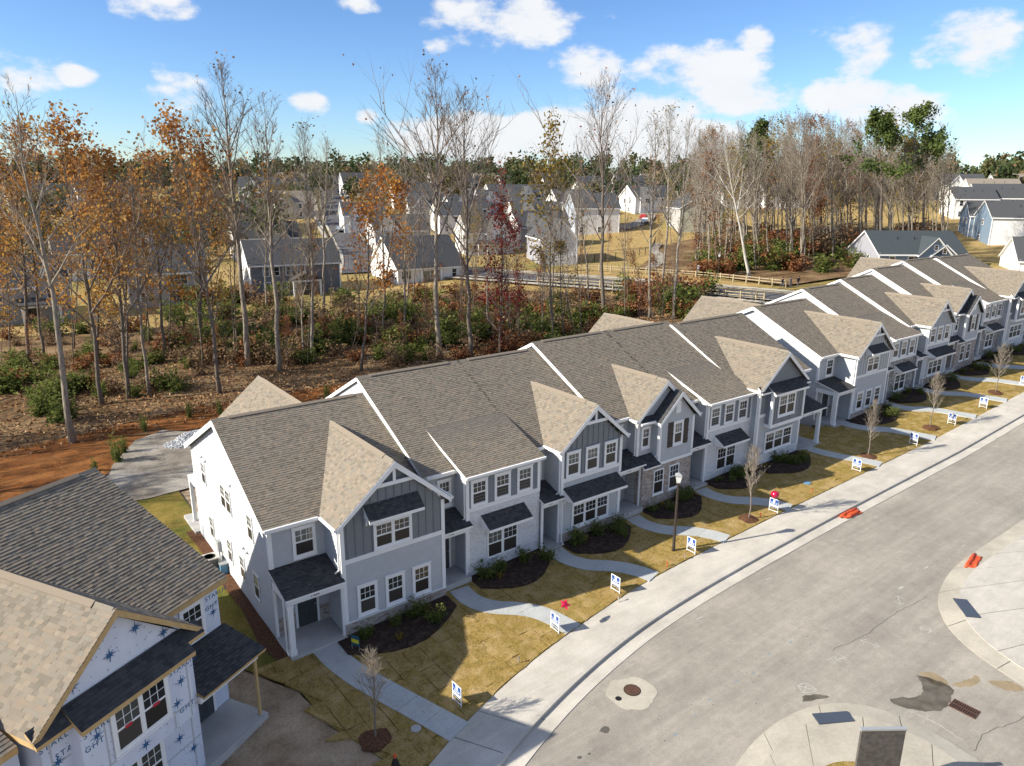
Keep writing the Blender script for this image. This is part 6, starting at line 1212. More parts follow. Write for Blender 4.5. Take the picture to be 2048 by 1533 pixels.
for lst in ([[40.09, 41.39, 1.07, -0.11, 0.08, 12.37, 'thin'], [57.13, 31.96, 1.76, -0.73, 0.55, 13.66, 'thin'], [25.43, 61.61, 0.95, 1.26, -0.95, 16.04, 'thin'], [40.83, 68.57, 1.42, 1.14, -0.86, 17.03, 'bare'], [19.31, 63.87, 0.79, 1.87, -1.4, 14.35, 'thin'], [11.41, 64.24, 0.56, 1.46, -1.1, 22.13, 'thin'], [60.93, 33.87, 1.95, 0.16, -0.12, 15.01, 'thin'], [17.79, 50.47, 0.56, 0.58, -0.44, 14.52, 'bare'], [28.18, 83.08, 1.33, 1.98, -1.49, 20.1, 'thin'], [41.35, 46.89, 1.12, -0.27, 0.2, 13.47, 'thin'], [25.86, 53.87, 0.85, 1.12, -0.84, 17.8, 'thin'], [11.84, 55.67, 0.45, 1.39, -1.05, 21.44, 'thin'], [32.79, 54.46, 1.04, 0.62, -0.47, 17.24, 'bare'], [20.89, 98.13, 1.32, 3.28, -2.47, 25.77, 'thin'], [23.77, 80.57, 1.16, 0.98, -0.74, 19.52, 'bare'], [34.73, 43.69, 0.95, 0.7, -0.53, 18.48, 'thin'], [35.94, 65.52, 1.27, -0.02, 0.01, 26.54, 'bare'], [28.74, 55.09, 0.95, 1.43, -1.07, 16.62, 'thin'], [45.73, 57.99, 1.38, 0.79, -0.59, 18.2, 'thin'], [40.71, 41.83, 1.08, -0.72, 0.54, 23.35, 'thin'], [11.38, 55.67, 0.44, 0.84, -0.63, 21.11, 'thin'], [55.48, 48.64, 1.72, -0.57, 0.43, 19.84, 'thin'], [12.32, 57.49, 0.49, 1.26, -0.95, 20.3, 'thin'], [18.03, 49.64, 0.56, 1.39, -1.04, 21.18, 'thin'], [65.31, 54.57, 2.33, -1.6, 1.2, 20.51, 'bare'], [42.65, 69.97, 1.48, 1.77, -1.33, 27.03, 'thin'], [36.57, 54.86, 1.13, -0.04, 0.03, 19.05, 'thin'], [41.46, 70.37, 1.46, 0.8, -0.6, 26.53, 'bare'], [17.36, 51.93, 0.57, 0.77, -0.58, 13.38, 'thin'], [38.63, 50.77, 1.12, 0.77, -0.58, 17.27, 'thin'], [48.37, 37.32, 1.32, -0.78, 0.59, 20.94, 'thin'], [55.27, 52.24, 1.76, 0.8, -0.6, 17.79, 'bare'], [40.1, 32.94, 1.07, -0.17, 0.13, 18.04, 'thin'], [14.04, 72.5, 0.76, 0.97, -0.73, 17.29, 'thin'], [28.13, 61.23, 1.02, 1.05, -0.79, 17.46, 'thin'], [43.72, 35.32, 1.15, -1.01, 0.76, 21.75, 'thin'], [58.95, 40.13, 1.85, -0.92, 0.69, 25.08, 'thin'], [48.56, 64.3, 1.6, 0.21, -0.16, 27.94, 'thin'], [43.88, 39.7, 1.15, 0.34, -0.26, 14.14, 'bare'], [39.63, 45.02, 1.06, 0.14, -0.1, 15.93, 'bare'], [64.39, 45.46, 2.15, -0.45, 0.34, 16.83, 'thin'], [53.6, 59.4, 1.78, -1.14, 0.86, 23.57, 'thin'], [43.57, 64.23, 1.42, -0.4, 0.3, 26.64, 'thin'], [62.85, 35.01, 2.06, -0.78, 0.59, 13.48, 'thin'], [-3.75, 62.47, 0.09, 1.98, -1.49, 17.48, 'thin'], [-10.77, 76.64, 0.09, 2.05, -1.54, 20.74, 'thin'], [2.58, 59.92, 0.24, 2.94, -2.21, 20.98, 'thin'], [-9.11, 69.37, 0.03, 2.24, -1.69, 21.43, 'thin'], [6.11, 62.43, 0.38, 2.58, -1.94, 22.89, 'thin'], [0.48, 79.92, 0.45, 1.96, -1.47, 23.54, 'oak'], [7.51, 53.55, 0.3, 1.29, -0.97, 23.78, 'thin'], [-2.42, 73.6, 0.28, 3.51, -2.64, 22.71, 'thin'], [-0.44, 50.19, 0.01, 1.27, -0.96, 17.69, 'oak'], [-0.9, 65.5, 0.21, 2.43, -1.83, 19.81, 'oak'], [2.64, 72.74, 0.42, 3.4, -2.56, 22.77, 'bare'], [-11.15, 57.02, -0.2, 2.46, -1.85, 21.86, 'oak'], [0.94, 81.5, 0.49, 2.64, -1.99, 23.49, 'thin'], [-9.37, 89.03, 0.3, 2.68, -2.02, 23.9, 'thin'], [-5.93, 69.75, 0.13, 1.17, -0.88, 21.0, 'oak'], [5.17, 69.39, 0.45, 2.38, -1.79, 27.89, 'thin'], [-7.64, 59.87, -0.06, 0.74, -0.56, 7.49, 'rusty'], [67.55, 74.77, 2.73, 1.38, -1.04, 15.18, 'thin'], [-5.99, 68.8, 0.11, 1.08, -0.81, 9.89, 'thin'], [-2.67, 105.33, 0.72, -0.96, 0.72, 5.61, 'rusty'], [63.64, 48.14, 2.14, -1.65, 1.24, 8.33, 'thin'], [14.83, 48.04, 0.44, 0.59, -0.45, 7.93, 'rusty'], [20.94, 45.75, 0.59, 1.46, -1.1, 6.78, 'thin'], [4.21, 86.4, 0.66, 0.96, -0.72, 5.13, 'rusty'], [70.76, 42.52, 2.49, -0.58, 0.43, 6.97, 'rusty'], [18.5, 51.04, 0.59, -0.68, 0.51, 10.0, 'thin'], [15.83, 60.03, 0.64, 1.65, -1.24, 6.31, 'rusty'], [39.5, 81.77, 1.57, -1.12, 0.84, 14.57, 'thin'], [11.25, 65.48, 0.57, 1.62, -1.22, 8.87, 'thin'], [7.69, 58.37, 0.37, -0.03, 0.02, 6.97, 'rusty'], [48.07, 79.84, 1.79, -0.86, 0.65, 12.43, 'rusty'], [53.72, 56.23, 1.74, -0.99, 0.74, 6.82, 'rusty'], [-3.13, 80.01, 0.35, 1.76, -1.32, 10.94, 'thin'], [55.57, 53.26, 1.79, -0.87, 0.65, 12.58, 'rusty'], [23.69, 92.32, 1.32, 1.31, -0.99, 6.16, 'thin'], [13.01, 63.01, 0.59, 1.0, -0.76, 7.64, 'rusty'], [75.87, 56.99, 2.94, -1.18, 0.89, 14.09, 'thin'], [34.4, 72.24, 1.33, 0.03, -0.03, 11.84, 'thin'], [34.77, 47.48, 0.99, 0.73, -0.55, 3.78, 'thin'], [8.57, 53.77, 0.33, 0.95, -0.72, 6.39, 'rusty'], [48.27, 65.14, 1.6, 0.94, -0.71, 9.54, 'rusty'], [36.82, 45.35, 1.0, -1.34, 1.01, 8.31, 'rusty'], [-10.07, 68.88, -0.0, 2.08, -1.56, 9.42, 'thin'], [11.91, 99.31, 1.07, 3.01, -2.27, 12.32, 'thin'], [57.98, 32.76, 1.8, -1.29, 0.97, 10.51, 'rusty'], [-2.09, 80.8, 0.39, 2.28, -1.72, 9.34, 'thin'], [6.98, 84.81, 0.72, -0.1, 0.08, 12.61, 'thin'], [25.71, 74.02, 1.13, 1.27, -0.95, 7.83, 'rusty'], [25.76, 48.81, 0.78, 1.11, -0.84, 9.13, 'thin'], [44.53, 91.91, 1.82, 0.11, -0.08, 10.57, 'thin'], [67.26, 74.35, 2.71, -0.25, 0.19, 10.23, 'thin'], [25.04, 62.1, 0.94, -0.92, 0.69, 10.66, 'rusty'], [30.65, 45.66, 0.87, 0.51, -0.38, 9.08, 'rusty'], [3.15, 64.43, 0.32, 0.62, -0.47, 7.38, 'thin'], [55.37, 71.81, 2.04, 0.23, -0.17, 14.21, 'thin'], [11.2, 99.4, 1.05, 0.53, -0.4, 7.88, 'rusty'], [65.81, 54.12, 2.35, 0.84, -0.63, 5.8, 'thin'], [53.98, 71.2, 1.97, -0.3, 0.22, 9.61, 'thin'], [80.92, 55.36, 3.19, -0.23, 0.18, 7.18, 'rusty'], [54.12, 43.06, 1.61, 0.52, -0.39, 11.5, 'thin'], [57.07, 56.53, 1.91, 0.43, -0.32, 10.84, 'rusty'], [42.06, 46.01, 1.13, -0.9, 0.68, 8.66, 'rusty'], [36.68, 46.26, 1.01, -0.82, 0.62, 8.03, 'thin'], [23.7, 89.07, 1.28, 1.01, -0.76, 8.46, 'thin'], [48.74, 75.91, 1.77, 0.42, -0.32, 12.29, 'thin'], [43.6, 46.95, 1.17, -0.13, 0.1, 10.83, 'thin'], [37.45, 40.85, 1.01, -0.03, 0.02, 6.46, 'thin'], [51.87, 61.69, 1.73, 1.4, -1.05, 7.17, 'rusty'], [17.04, 47.88, 0.5, 0.68, -0.51, 7.23, 'thin'], [17.76, 62.86, 0.73, 1.71, -1.29, 4.0, 'thin'], [7.73, 55.49, 0.33, -0.48, 0.36, 7.27, 'thin'], [-4.56, 70.48, 0.18, 0.03, -0.02, 4.2, 'thin'], [22.95, 74.02, 1.04, 1.92, -1.45, 11.37, 'thin'], [32.24, 47.41, 0.93, 1.43, -1.07, 10.65, 'rusty'], [55.07, 42.66, 1.65, -1.55, 1.17, 8.27, 'thin'], [7.1, 80.21, 0.66, 0.74, -0.55, 9.52, 'rusty'], [-5.41, 70.26, 0.15, 0.05, -0.04, 5.75, 'thin'], [48.7, 84.55, 1.89, -0.23, 0.18, 9.77, 'thin'], [9.85, 49.89, 0.31, -0.6, 0.45, 5.67, 'thin'], [22.57, 88.69, 1.24, 0.33, -0.25, 13.01, 'thin'], [11.31, 59.42, 0.49, 0.69, -0.52, 10.2, 'thin'], [27.51, 44.71, 0.78, -0.33, 0.25, 6.95, 'rusty'], [29.34, 61.02, 1.05, -0.94, 0.7, 8.43, 'thin'], [26.06, 81.09, 1.24, 1.67, -1.26, 13.58, 'thin'], [-0.16, 78.02, 0.41, 1.93, -1.45, 6.47, 'thin'], [14.78, 48.05, 0.44, -0.8, 0.6, 3.4, 'thin'], [66.68, 80.2, 2.76, -1.69, 1.27, 14.14, 'thin'], [-2.64, 104.28, 0.71, 1.45, -1.09, 7.47, 'rusty'], [6.94, 72.95, 0.55, 0.35, -0.26, 9.65, 'rusty'], [44.63, 56.37, 1.33, 1.25, -0.94, 11.8, 'rusty'], [35.37, 90.68, 1.61, 0.31, -0.23, 15.7, 'rusty'], [-3.17, 80.53, 0.36, 0.79, -0.6, 11.48, 'thin'], [52.81, 31.56, 1.54, -0.75, 0.56, 10.31, 'thin'], [-2.07, 64.33, 0.16, 1.42, -1.07, 6.81, 'thin'], [-0.33, 53.63, 0.06, -0.33, 0.25, 7.73, 'thin'], [6.86, 64.01, 0.42, 0.62, -0.47, 8.36, 'thin'], [-0.69, 81.99, 0.45, -0.27, 0.2, 5.67, 'thin'], [7.17, 69.54, 0.51, 1.01, -0.76, 7.89, 'thin'], [59.84, 62.44, 2.14, -0.71, 0.53, 10.95, 'thin'], [82.33, 76.55, 3.56, -1.53, 1.15, 6.09, 'thin'], [42.38, 88.64, 1.73, -0.46, 0.35, 15.92, 'thin'], [-40.49, 38.4, -1.14, -0.94, -0.76, 20.53, 'thin'], [-43.93, 49.47, -1.16, 0.27, 0.54, 26.16, 'thin'], [-21.39, 33.38, -0.66, -0.66, -0.46, 19.52, 'tan'], [-39.8, 51.08, -1.04, 0.68, 0.53, 22.76, 'tan'], [-19.07, 45.24, -0.59, 0.46, 0.82, 23.46, 'oak'], [-25.39, 29.43, -0.77, -0.03, 0.38, 19.03, 'tan'], [-43.91, 29.02, -1.22, -0.51, -0.26, 26.66, 'oak'], [-47.78, 44.42, -1.31, -1.0, 0.89, 23.17, 'thin'], [-37.22, 42.86, -1.07, 0.71, 0.58, 21.36, 'tan'], [-24.69, 41.8, -0.75, -0.6, 0.82, 23.51, 'bare'], [-40.23, 32.13, -1.14, 0.33, 0.17, 21.25, 'tan'], [-40.98, 50.03, -1.09, -0.76, 0.18, 24.64, 'oak'], [-40.46, 37.98, -1.14, -0.39, -0.49, 23.77, 'oak'], [-20.78, 43.25, -0.64, 0.35, 0.28, 23.54, 'bare'], [-37.73, 40.99, -1.08, 0.21, 0.31, 21.5, 'thin'], [-19.5, 48.3, -0.56, 0.21, -0.33, 20.55, 'tan']], [[134.73, 89.64, 6.36, -0.97, 0.73, 26.22, 'tan'], [143.75, 60.29, 6.21, -2.03, 1.53, 27.05, 'tan'], [113.35, 73.09, 5.06, -2.27, 1.71, 22.27, 'tan'], [105.12, 65.55, 4.54, -1.28, 0.96, 24.34, 'tan'], [129.04, 45.36, 5.46, -2.47, 1.86, 22.53, 'tan'], [134.84, 76.28, 6.18, -2.8, 2.11, 22.21, 'tan'], [152.51, 50.45, 6.08, -2.95, 2.22, 24.62, 'tan'], [135.67, 58.6, 5.97, -2.84, 2.13, 25.64, 'rusty'], [172.81, 76.44, 7.58, -3.12, 2.35, 24.35, 'tan'], [180.82, 72.32, 8.03, -1.14, 0.86, 24.15, 'tan'], [166.21, 76.41, 7.01, -2.58, 1.94, 30.75, 'tan'], [178.09, 67.5, 7.5, -1.96, 1.48, 28.66, 'rusty'], [111.54, 60.01, 4.79, -2.67, 2.01, 28.0, 'tan'], [162.45, 81.91, 7.05, -2.51, 1.89, 31.52, 'rusty'], [124.97, 73.26, 5.64, -1.54, 1.16, 26.29, 'tan'], [162.9, 82.58, 7.13, -3.22, 2.43, 25.03, 'rusty'], [110.73, 53.38, 4.65, -2.6, 1.96, 24.83, 'tan'], [116.53, 59.47, 5.03, -2.78, 2.09, 25.02, 'tan'], [144.22, 65.34, 6.28, -3.97, 2.99, 29.31, 'rusty'], [177.79, 70.37, 7.65, -3.01, 2.27, 30.35, 'bare'], [152.08, 68.33, 6.33, -3.55, 2.67, 23.82, 'tan'], [133.08, 37.55, 5.65, -2.43, 1.83, 25.2, 'tan'], [159.61, 43.2, 6.0, -3.95, 2.98, 23.19, 'tan'], [177.16, 59.03, 6.93, -2.13, 1.6, 22.49, 'bare'], [108.38, 60.58, 4.64, -0.92, 0.69, 23.33, 'ochre'], [163.1, 83.61, 7.22, -2.75, 2.07, 21.95, 'tan'], [147.19, 93.04, 6.67, -3.24, 2.44, 28.17, 'bare'], [164.64, 63.68, 6.26, -3.55, 2.67, 27.66, 'bare'], [132.61, 66.22, 5.93, -1.97, 1.48, 28.47, 'ochre'], [117.02, 52.27, 4.95, -2.99, 2.25, 27.98, 'tan'], [143.26, 47.44, 6.03, -2.39, 1.8, 29.06, 'ochre'], [114.12, 51.31, 4.79, -1.69, 1.27, 24.02, 'tan'], [113.84, 65.88, 4.98, -1.34, 1.01, 26.09, 'tan'], [108.3, 66.93, 4.72, -1.06, 0.8, 23.34, 'tan'], [143.87, 70.95, 6.36, -2.86, 2.16, 26.57, 'tan'], [124.8, 52.59, 5.35, -3.27, 2.46, 27.88, 'rusty'], [115.25, 48.72, 4.81, -3.55, 2.67, 28.81, 'bare'], [151.92, 90.76, 6.8, -0.56, 0.42, 22.37, 'tan'], [173.44, 64.78, 6.93, -3.86, 2.91, 23.82, 'tan'], [155.53, 87.56, 6.86, -3.43, 2.58, 27.45, 'bare'], [129.81, 56.93, 5.66, -0.99, 0.74, 22.55, 'tan'], [147.31, 63.69, 6.26, -3.6, 2.71, 25.87, 'tan'], [100.96, 57.83, 4.23, -2.63, 1.98, 26.51, 'rusty'], [114.6, 73.11, 5.12, -1.26, 0.95, 24.02, 'tan'], [150.6, 92.76, 6.84, -0.98, 0.74, 22.83, 'tan'], [169.27, 73.44, 7.08, -1.87, 1.41, 27.07, 'bare'], [156.11, 82.64, 6.57, -3.31, 2.49, 31.24, 'bare'], [159.14, 43.26, 6.0, -3.65, 2.75, 27.75, 'tan'], [135.57, 76.57, 6.22, -3.02, 2.27, 26.39, 'tan'], [121.24, 55.32, 5.21, -3.04, 2.29, 29.34, 'tan'], [148.98, 60.54, 6.22, -1.96, 1.47, 23.32, 'tan'], [120.95, 76.18, 5.48, -0.93, 0.7, 27.53, 'tan'], [134.97, 85.96, 6.32, -1.2, 0.9, 26.69, 'tan'], [129.67, 51.38, 5.57, -3.75, 2.82, 28.99, 'tan'], [116.62, 53.59, 4.95, -1.63, 1.23, 22.1, 'bare'], [136.34, 82.54, 6.34, -2.71, 2.04, 26.15, 'tan'], [180.81, 67.96, 7.77, -3.95, 2.97, 26.15, 'bare'], [164.8, 57.32, 6.17, -3.62, 2.73, 27.37, 'tan'], [141.09, 62.95, 6.25, -1.76, 1.33, 26.34, 'rusty'], [138.33, 60.52, 6.13, -3.74, 2.81, 29.86, 'tan'], [99.8, 58.94, 4.19, -1.54, 1.16, 27.26, 'tan'], [154.95, 76.08, 6.44, -3.42, 2.57, 29.15, 'tan'], [137.21, 43.68, 5.86, -2.31, 1.74, 26.03, 'tan'], [137.16, 39.87, 5.86, -3.13, 2.35, 23.9, 'ochre'], [132.51, 71.73, 6.0, -2.47, 1.86, 28.94, 'tan'], [184.81, 58.64, 7.61, -3.46, 2.61, 23.38, 'tan'], [170.34, 75.54, 7.31, -2.37, 1.79, 29.87, 'rusty'], [168.91, 71.0, 6.9, -3.41, 2.56, 28.02, 'tan'], [139.76, 58.95, 6.18, -1.97, 1.48, 25.24, 'ochre'], [132.74, 38.95, 5.64, -2.42, 1.82, 23.34, 'tan'], [115.32, 49.51, 4.83, -2.0, 1.51, 28.77, 'tan'], [140.5, 89.4, 6.62, -1.44, 1.08, 26.03, 'tan'], [114.78, 49.36, 4.8, -1.65, 1.25, 28.8, 'tan'], [143.62, 47.46, 6.03, -1.52, 1.15, 21.63, 'tan'], [162.09, 46.44, 6.02, -3.33, 2.51, 25.63, 'tan'], [107.47, 53.97, 4.5, -2.11, 1.59, 24.58, 'bare'], [121.93, 55.87, 5.25, -2.87, 2.16, 25.32, 'tan'], [161.22, 80.55, 6.85, -2.05, 1.54, 25.24, 'tan'], [153.71, 85.84, 6.59, -1.32, 0.99, 28.63, 'tan'], [186.25, 59.5, 7.79, -2.34, 1.76, 24.94, 'tan'], [164.97, 70.06, 6.5, -2.12, 1.6, 24.26, 'rusty'], [163.23, 79.38, 6.95, -1.69, 1.28, 19.62, 'tan'], [171.8, 84.74, 8.03, -1.4, 1.05, 26.42, 'rusty'], [152.49, 101.3, 7.62, -1.11, 0.83, 20.44, 'tan'], [166.38, 80.18, 7.27, -2.88, 2.17, 20.89, 'tan'], [185.88, 71.1, 8.41, -2.22, 1.67, 19.43, 'tan'], [141.25, 71.85, 6.38, -1.27, 0.96, 19.18, 'tan'], [177.88, 56.76, 6.87, -1.84, 1.38, 20.32, 'tan'], [159.49, 93.46, 7.61, -3.07, 2.31, 27.83, 'tan'], [169.6, 72.41, 7.05, -2.57, 1.94, 21.2, 'tan'], [159.36, 58.21, 6.18, -1.57, 1.18, 22.98, 'tan'], [145.44, 71.54, 6.37, -2.92, 2.2, 26.21, 'tan'], [157.23, 72.79, 6.39, -2.2, 1.66, 29.65, 'rusty'], [183.4, 56.5, 7.37, -3.49, 2.63, 18.23, 'tan'], [160.32, 98.96, 8.07, -2.02, 1.52, 24.61, 'tan'], [146.64, 64.4, 6.27, -2.35, 1.77, 29.36, 'rusty'], [178.42, 50.93, 6.61, -4.13, 3.11, 26.2, 'tan'], [155.94, 83.59, 6.62, -1.22, 0.92, 21.01, 'tan'], [159.94, 85.95, 7.11, -1.11, 0.84, 24.19, 'tan'], [133.5, 72.91, 6.07, -2.07, 1.56, 20.87, 'tan'], [164.68, 91.11, 7.87, -1.44, 1.08, 17.41, 'rusty'], [185.94, 62.93, 7.95, -3.58, 2.69, 28.49, 'tan'], [131.75, 86.56, 6.17, -1.97, 1.48, 27.53, 'tan'], [149.61, 61.81, 6.24, -2.11, 1.59, 28.72, 'tan'], [137.69, 77.68, 6.34, -2.77, 2.08, 22.93, 'tan'], [157.19, 63.89, 6.26, -3.14, 2.36, 29.87, 'tan'], [148.63, 71.79, 6.38, -2.2, 1.65, 23.28, 'tan'], [154.28, 87.98, 6.79, -0.96, 0.72, 19.95, 'rusty'], [184.7, 58.66, 7.6, -1.44, 1.09, 20.86, 'tan'], [136.66, 80.09, 6.32, -1.4, 1.05, 17.38, 'tan'], [154.34, 87.93, 6.79, -2.39, 1.8, 24.29, 'tan'], [135.53, 89.84, 6.4, -0.5, 0.38, 18.77, 'tan'], [148.53, 94.61, 6.81, -0.17, 0.13, 17.72, 'tan'], [164.75, 64.95, 6.28, -2.89, 2.17, 26.94, 'rusty'], [154.83, 94.51, 7.31, -0.14, 0.11, 17.22, 'tan'], [130.78, 85.1, 6.1, -2.51, 1.89, 26.23, 'tan'], [164.65, 86.3, 7.53, -2.14, 1.61, 19.33, 'tan'], [165.02, 90.38, 7.85, -2.39, 1.8, 26.54, 'rusty'], [168.4, 73.54, 7.02, -0.98, 0.73, 18.79, 'tan'], [152.68, 83.35, 6.54, -1.73, 1.3, 28.8, 'rusty'], [183.37, 74.07, 8.36, -4.18, 3.15, 27.58, 'tan'], [162.62, 73.01, 6.48, -2.23, 1.68, 30.21, 'tan'], [146.72, 96.02, 6.77, -2.16, 1.62, 28.45, 'tan'], [172.29, 83.48, 7.99, -2.68, 2.02, 18.86, 'tan'], [158.72, 57.87, 6.18, -1.12, 0.84, 18.85, 'tan'], [176.73, 58.98, 6.89, -2.32, 1.75, 22.67, 'tan'], [173.99, 64.39, 6.95, -2.44, 1.84, 19.29, 'tan'], [181.09, 62.93, 7.51, -3.15, 2.37, 24.67, 'tan'], [163.24, 74.05, 6.6, -3.11, 2.34, 25.38, 'tan'], [184.89, 69.71, 8.24, -1.94, 1.46, 25.47, 'tan'], [159.9, 88.36, 7.28, -0.95, 0.71, 20.96, 'tan'], [165.55, 93.26, 8.09, -2.81, 2.12, 27.98, 'tan'], [171.1, 65.01, 6.73, -1.29, 0.97, 19.58, 'tan'], [167.38, 69.88, 6.7, -1.78, 1.34, 26.46, 'tan'], [153.16, 103.6, 7.85, -0.47, 0.35, 21.57, 'tan'], [145.24, 95.82, 6.71, -1.56, 1.18, 21.88, 'rusty'], [176.7, 73.97, 7.77, -1.93, 1.46, 29.1, 'tan'], [171.79, 64.29, 6.75, -3.52, 2.65, 21.97, 'tan'], [157.39, 60.95, 6.22, -2.64, 1.99, 29.21, 'tan'], [136.41, 81.84, 6.34, -2.25, 1.69, 25.01, 'tan'], [184.77, 60.92, 7.73, -2.58, 1.94, 24.0, 'rusty'], [156.23, 94.05, 7.38, -1.82, 1.37, 17.21, 'tan'], [171.86, 81.91, 7.85, -0.85, 0.64, 22.45, 'rusty'], [166.51, 67.59, 6.48, -3.79, 2.85, 29.08, 'rusty'], [149.31, 87.81, 6.6, -0.8, 0.6, 25.45, 'tan'], [154.52, 93.59, 7.21, -1.61, 1.21, 22.61, 'tan'], [163.54, 70.18, 6.38, -2.33, 1.75, 21.45, 'tan'], [165.44, 89.9, 7.85, -2.71, 2.04, 25.92, 'tan'], [157.38, 71.04, 6.36, -2.94, 2.21, 20.96, 'tan'], [167.56, 88.09, 7.9, -1.33, 1.0, 19.77, 'tan']], [[100.29, 99.74, 4.78, 0.05, -0.04, 15.35, 'tan'], [59.02, 101.93, 2.65, -0.09, 0.07, 11.32, 'bare'], [62.69, 192.65, 6.95, 1.12, -0.84, 14.54, 'ochre'], [97.79, 160.3, 7.22, 0.2, -0.15, 10.81, 'tan'], [60.21, 102.92, 2.72, 0.89, -0.67, 16.63, 'thin'], [80.68, 73.28, 3.43, -0.1, 0.08, 8.15, 'rusty'], [130.71, 128.5, 7.8, -0.2, 0.15, 8.12, 'ochre'], [90.64, 109.83, 4.44, 0.13, -0.1, 15.7, 'bare'], [89.68, 75.53, 3.91, -0.02, 0.01, 12.57, 'rusty'], [118.64, 137.63, 7.24, 0.55, -0.42, 10.28, 'ochre'], [76.85, 107.6, 3.7, 0.39, -0.29, 12.01, 'ochre'], [80.24, 130.13, 4.2, 0.8, -0.6, 10.69, 'bare'], [78.99, 192.96, 8.45, -0.04, 0.03, 9.89, 'ochre'], [74.28, 100.75, 3.47, 0.43, -0.32, 9.18, 'ochre'], [92.16, 97.39, 4.34, -0.51, 0.38, 8.6, 'thin'], [151.65, 139.21, 10.63, -0.51, 0.38, 12.09, 'thin'], [124.72, 124.9, 6.78, 0.09, -0.07, 11.41, 'bare'], [74.7, 105.06, 3.55, -0.06, 0.05, 9.87, 'tan'], [89.72, 134.06, 4.73, 0.37, -0.28, 12.62, 'thin'], [104.19, 99.43, 4.97, -0.93, 0.7, 15.88, 'tan'], [43.4, 115.2, 2.13, 0.41, -0.31, 11.06, 'bare'], [70.85, 90.75, 3.14, 0.02, -0.01, 10.87, 'tan'], [66.59, 164.94, 4.7, 0.53, -0.4, 14.69, 'tan'], [139.5, 105.9, 6.96, -0.78, 0.58, 9.37, 'bare'], [110.24, 149.68, 7.46, 0.1, -0.07, 11.84, 'thin'], [45.23, 132.78, 2.41, 0.36, -0.27, 12.39, 'tan'], [70.26, 94.19, 3.15, -0.06, 0.04, 16.38, 'thin'], [74.06, 122.15, 3.75, 0.07, -0.05, 8.91, 'rusty'], [89.65, 91.41, 4.13, 0.18, -0.14, 7.71, 'tan'], [117.03, 159.18, 9.1, 0.37, -0.28, 10.94, 'tan'], [122.89, 84.39, 5.7, -0.65, 0.49, 7.93, 'ochre'], [173.55, 132.3, 11.66, -0.57, 0.43, 10.41, 'ochre'], [51.99, 167.25, 3.66, 0.65, -0.49, 17.08, 'thin'], [61.92, 193.99, 7.01, 1.52, -1.15, 11.94, 'rusty'], [53.92, 141.34, 2.94, 0.7, -0.53, 13.02, 'tan'], [75.94, 214.54, 10.19, -0.05, 0.04, 8.78, 'thin'], [129.2, 93.82, 6.14, -0.67, 0.51, 14.51, 'ochre'], [102.87, 156.39, 7.35, -0.15, 0.11, 11.78, 'rusty'], [65.44, 86.17, 2.78, 0.03, -0.02, 14.06, 'ochre'], [110.03, 80.21, 4.99, -0.99, 0.75, 10.99, 'rusty'], [62.82, 178.35, 5.61, 1.12, -0.84, 14.0, 'ochre']]):
    for i, h in enumerate(lst):
        k = h[6]; l, g = near_label(FL[k][0], h[0], h[1], FL[k][1]); place_tree(k, i % NV[k], h[:3], h[3:6], l, group=g)

# ---- undergrowth
SK = {'green': 'leaf_green', 'brown': 'leaf_brown', 'rust': 'leaf_rust', 'red': 'leaf_red', 'maroon': 'leaf_red'}
_SC = {}
def shrub_meshes(kind, var):
    if (kind, var) in _SC: return _SC[kind, var]
    rg = np.random.default_rng(var * 17 + sum(map(ord, kind))); st = MB(); C = []; rr = random.Random(var + sum(map(ord, kind)))
    for i in range(9):
        a = rr.uniform(0, 6.28); l = rr.uniform(.5, 1.0); d = Vector((math.cos(a) * rr.uniform(.1, .7), math.sin(a) * rr.uniform(.1, .7), 1)).normalized(); P = [Vector((0, 0, -.15))]
        for k in range(4): d = (d + Vector((rr.uniform(-.25, .25), rr.uniform(-.25, .25), rr.uniform(-.1, .1)))).normalized(); P.append(P[-1] + d * l * .29)
        st.tube(P, [.014, .011, .009, .006, .003], 3, cap=False)
        for k in (1, 2, 3, 4):
            for _ in range(3 if kind == 'brown' else 6): C.append(tuple(P[k] + Vector((rr.gauss(0, .13), rr.gauss(0, .13), rr.gauss(0, .09)))))
    C = np.array(C); C = np.repeat(C, 4, 0) + rg.normal(size=(len(C) * 4, 3)) * .055
    C[:, 2] = np.abs(C[:, 2])
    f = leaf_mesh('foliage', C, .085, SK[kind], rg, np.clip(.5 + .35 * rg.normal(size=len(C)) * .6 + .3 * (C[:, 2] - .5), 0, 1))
    _SC[kind, var] = (st.mesh('stems', ['twig']), f); return _SC[kind, var]
SLAB = {'green': 'green shrub', 'brown': 'brown shrub', 'rust': 'rust leaved shrub', 'red': 'dark red shrub', 'maroon': 'maroon shrub'}
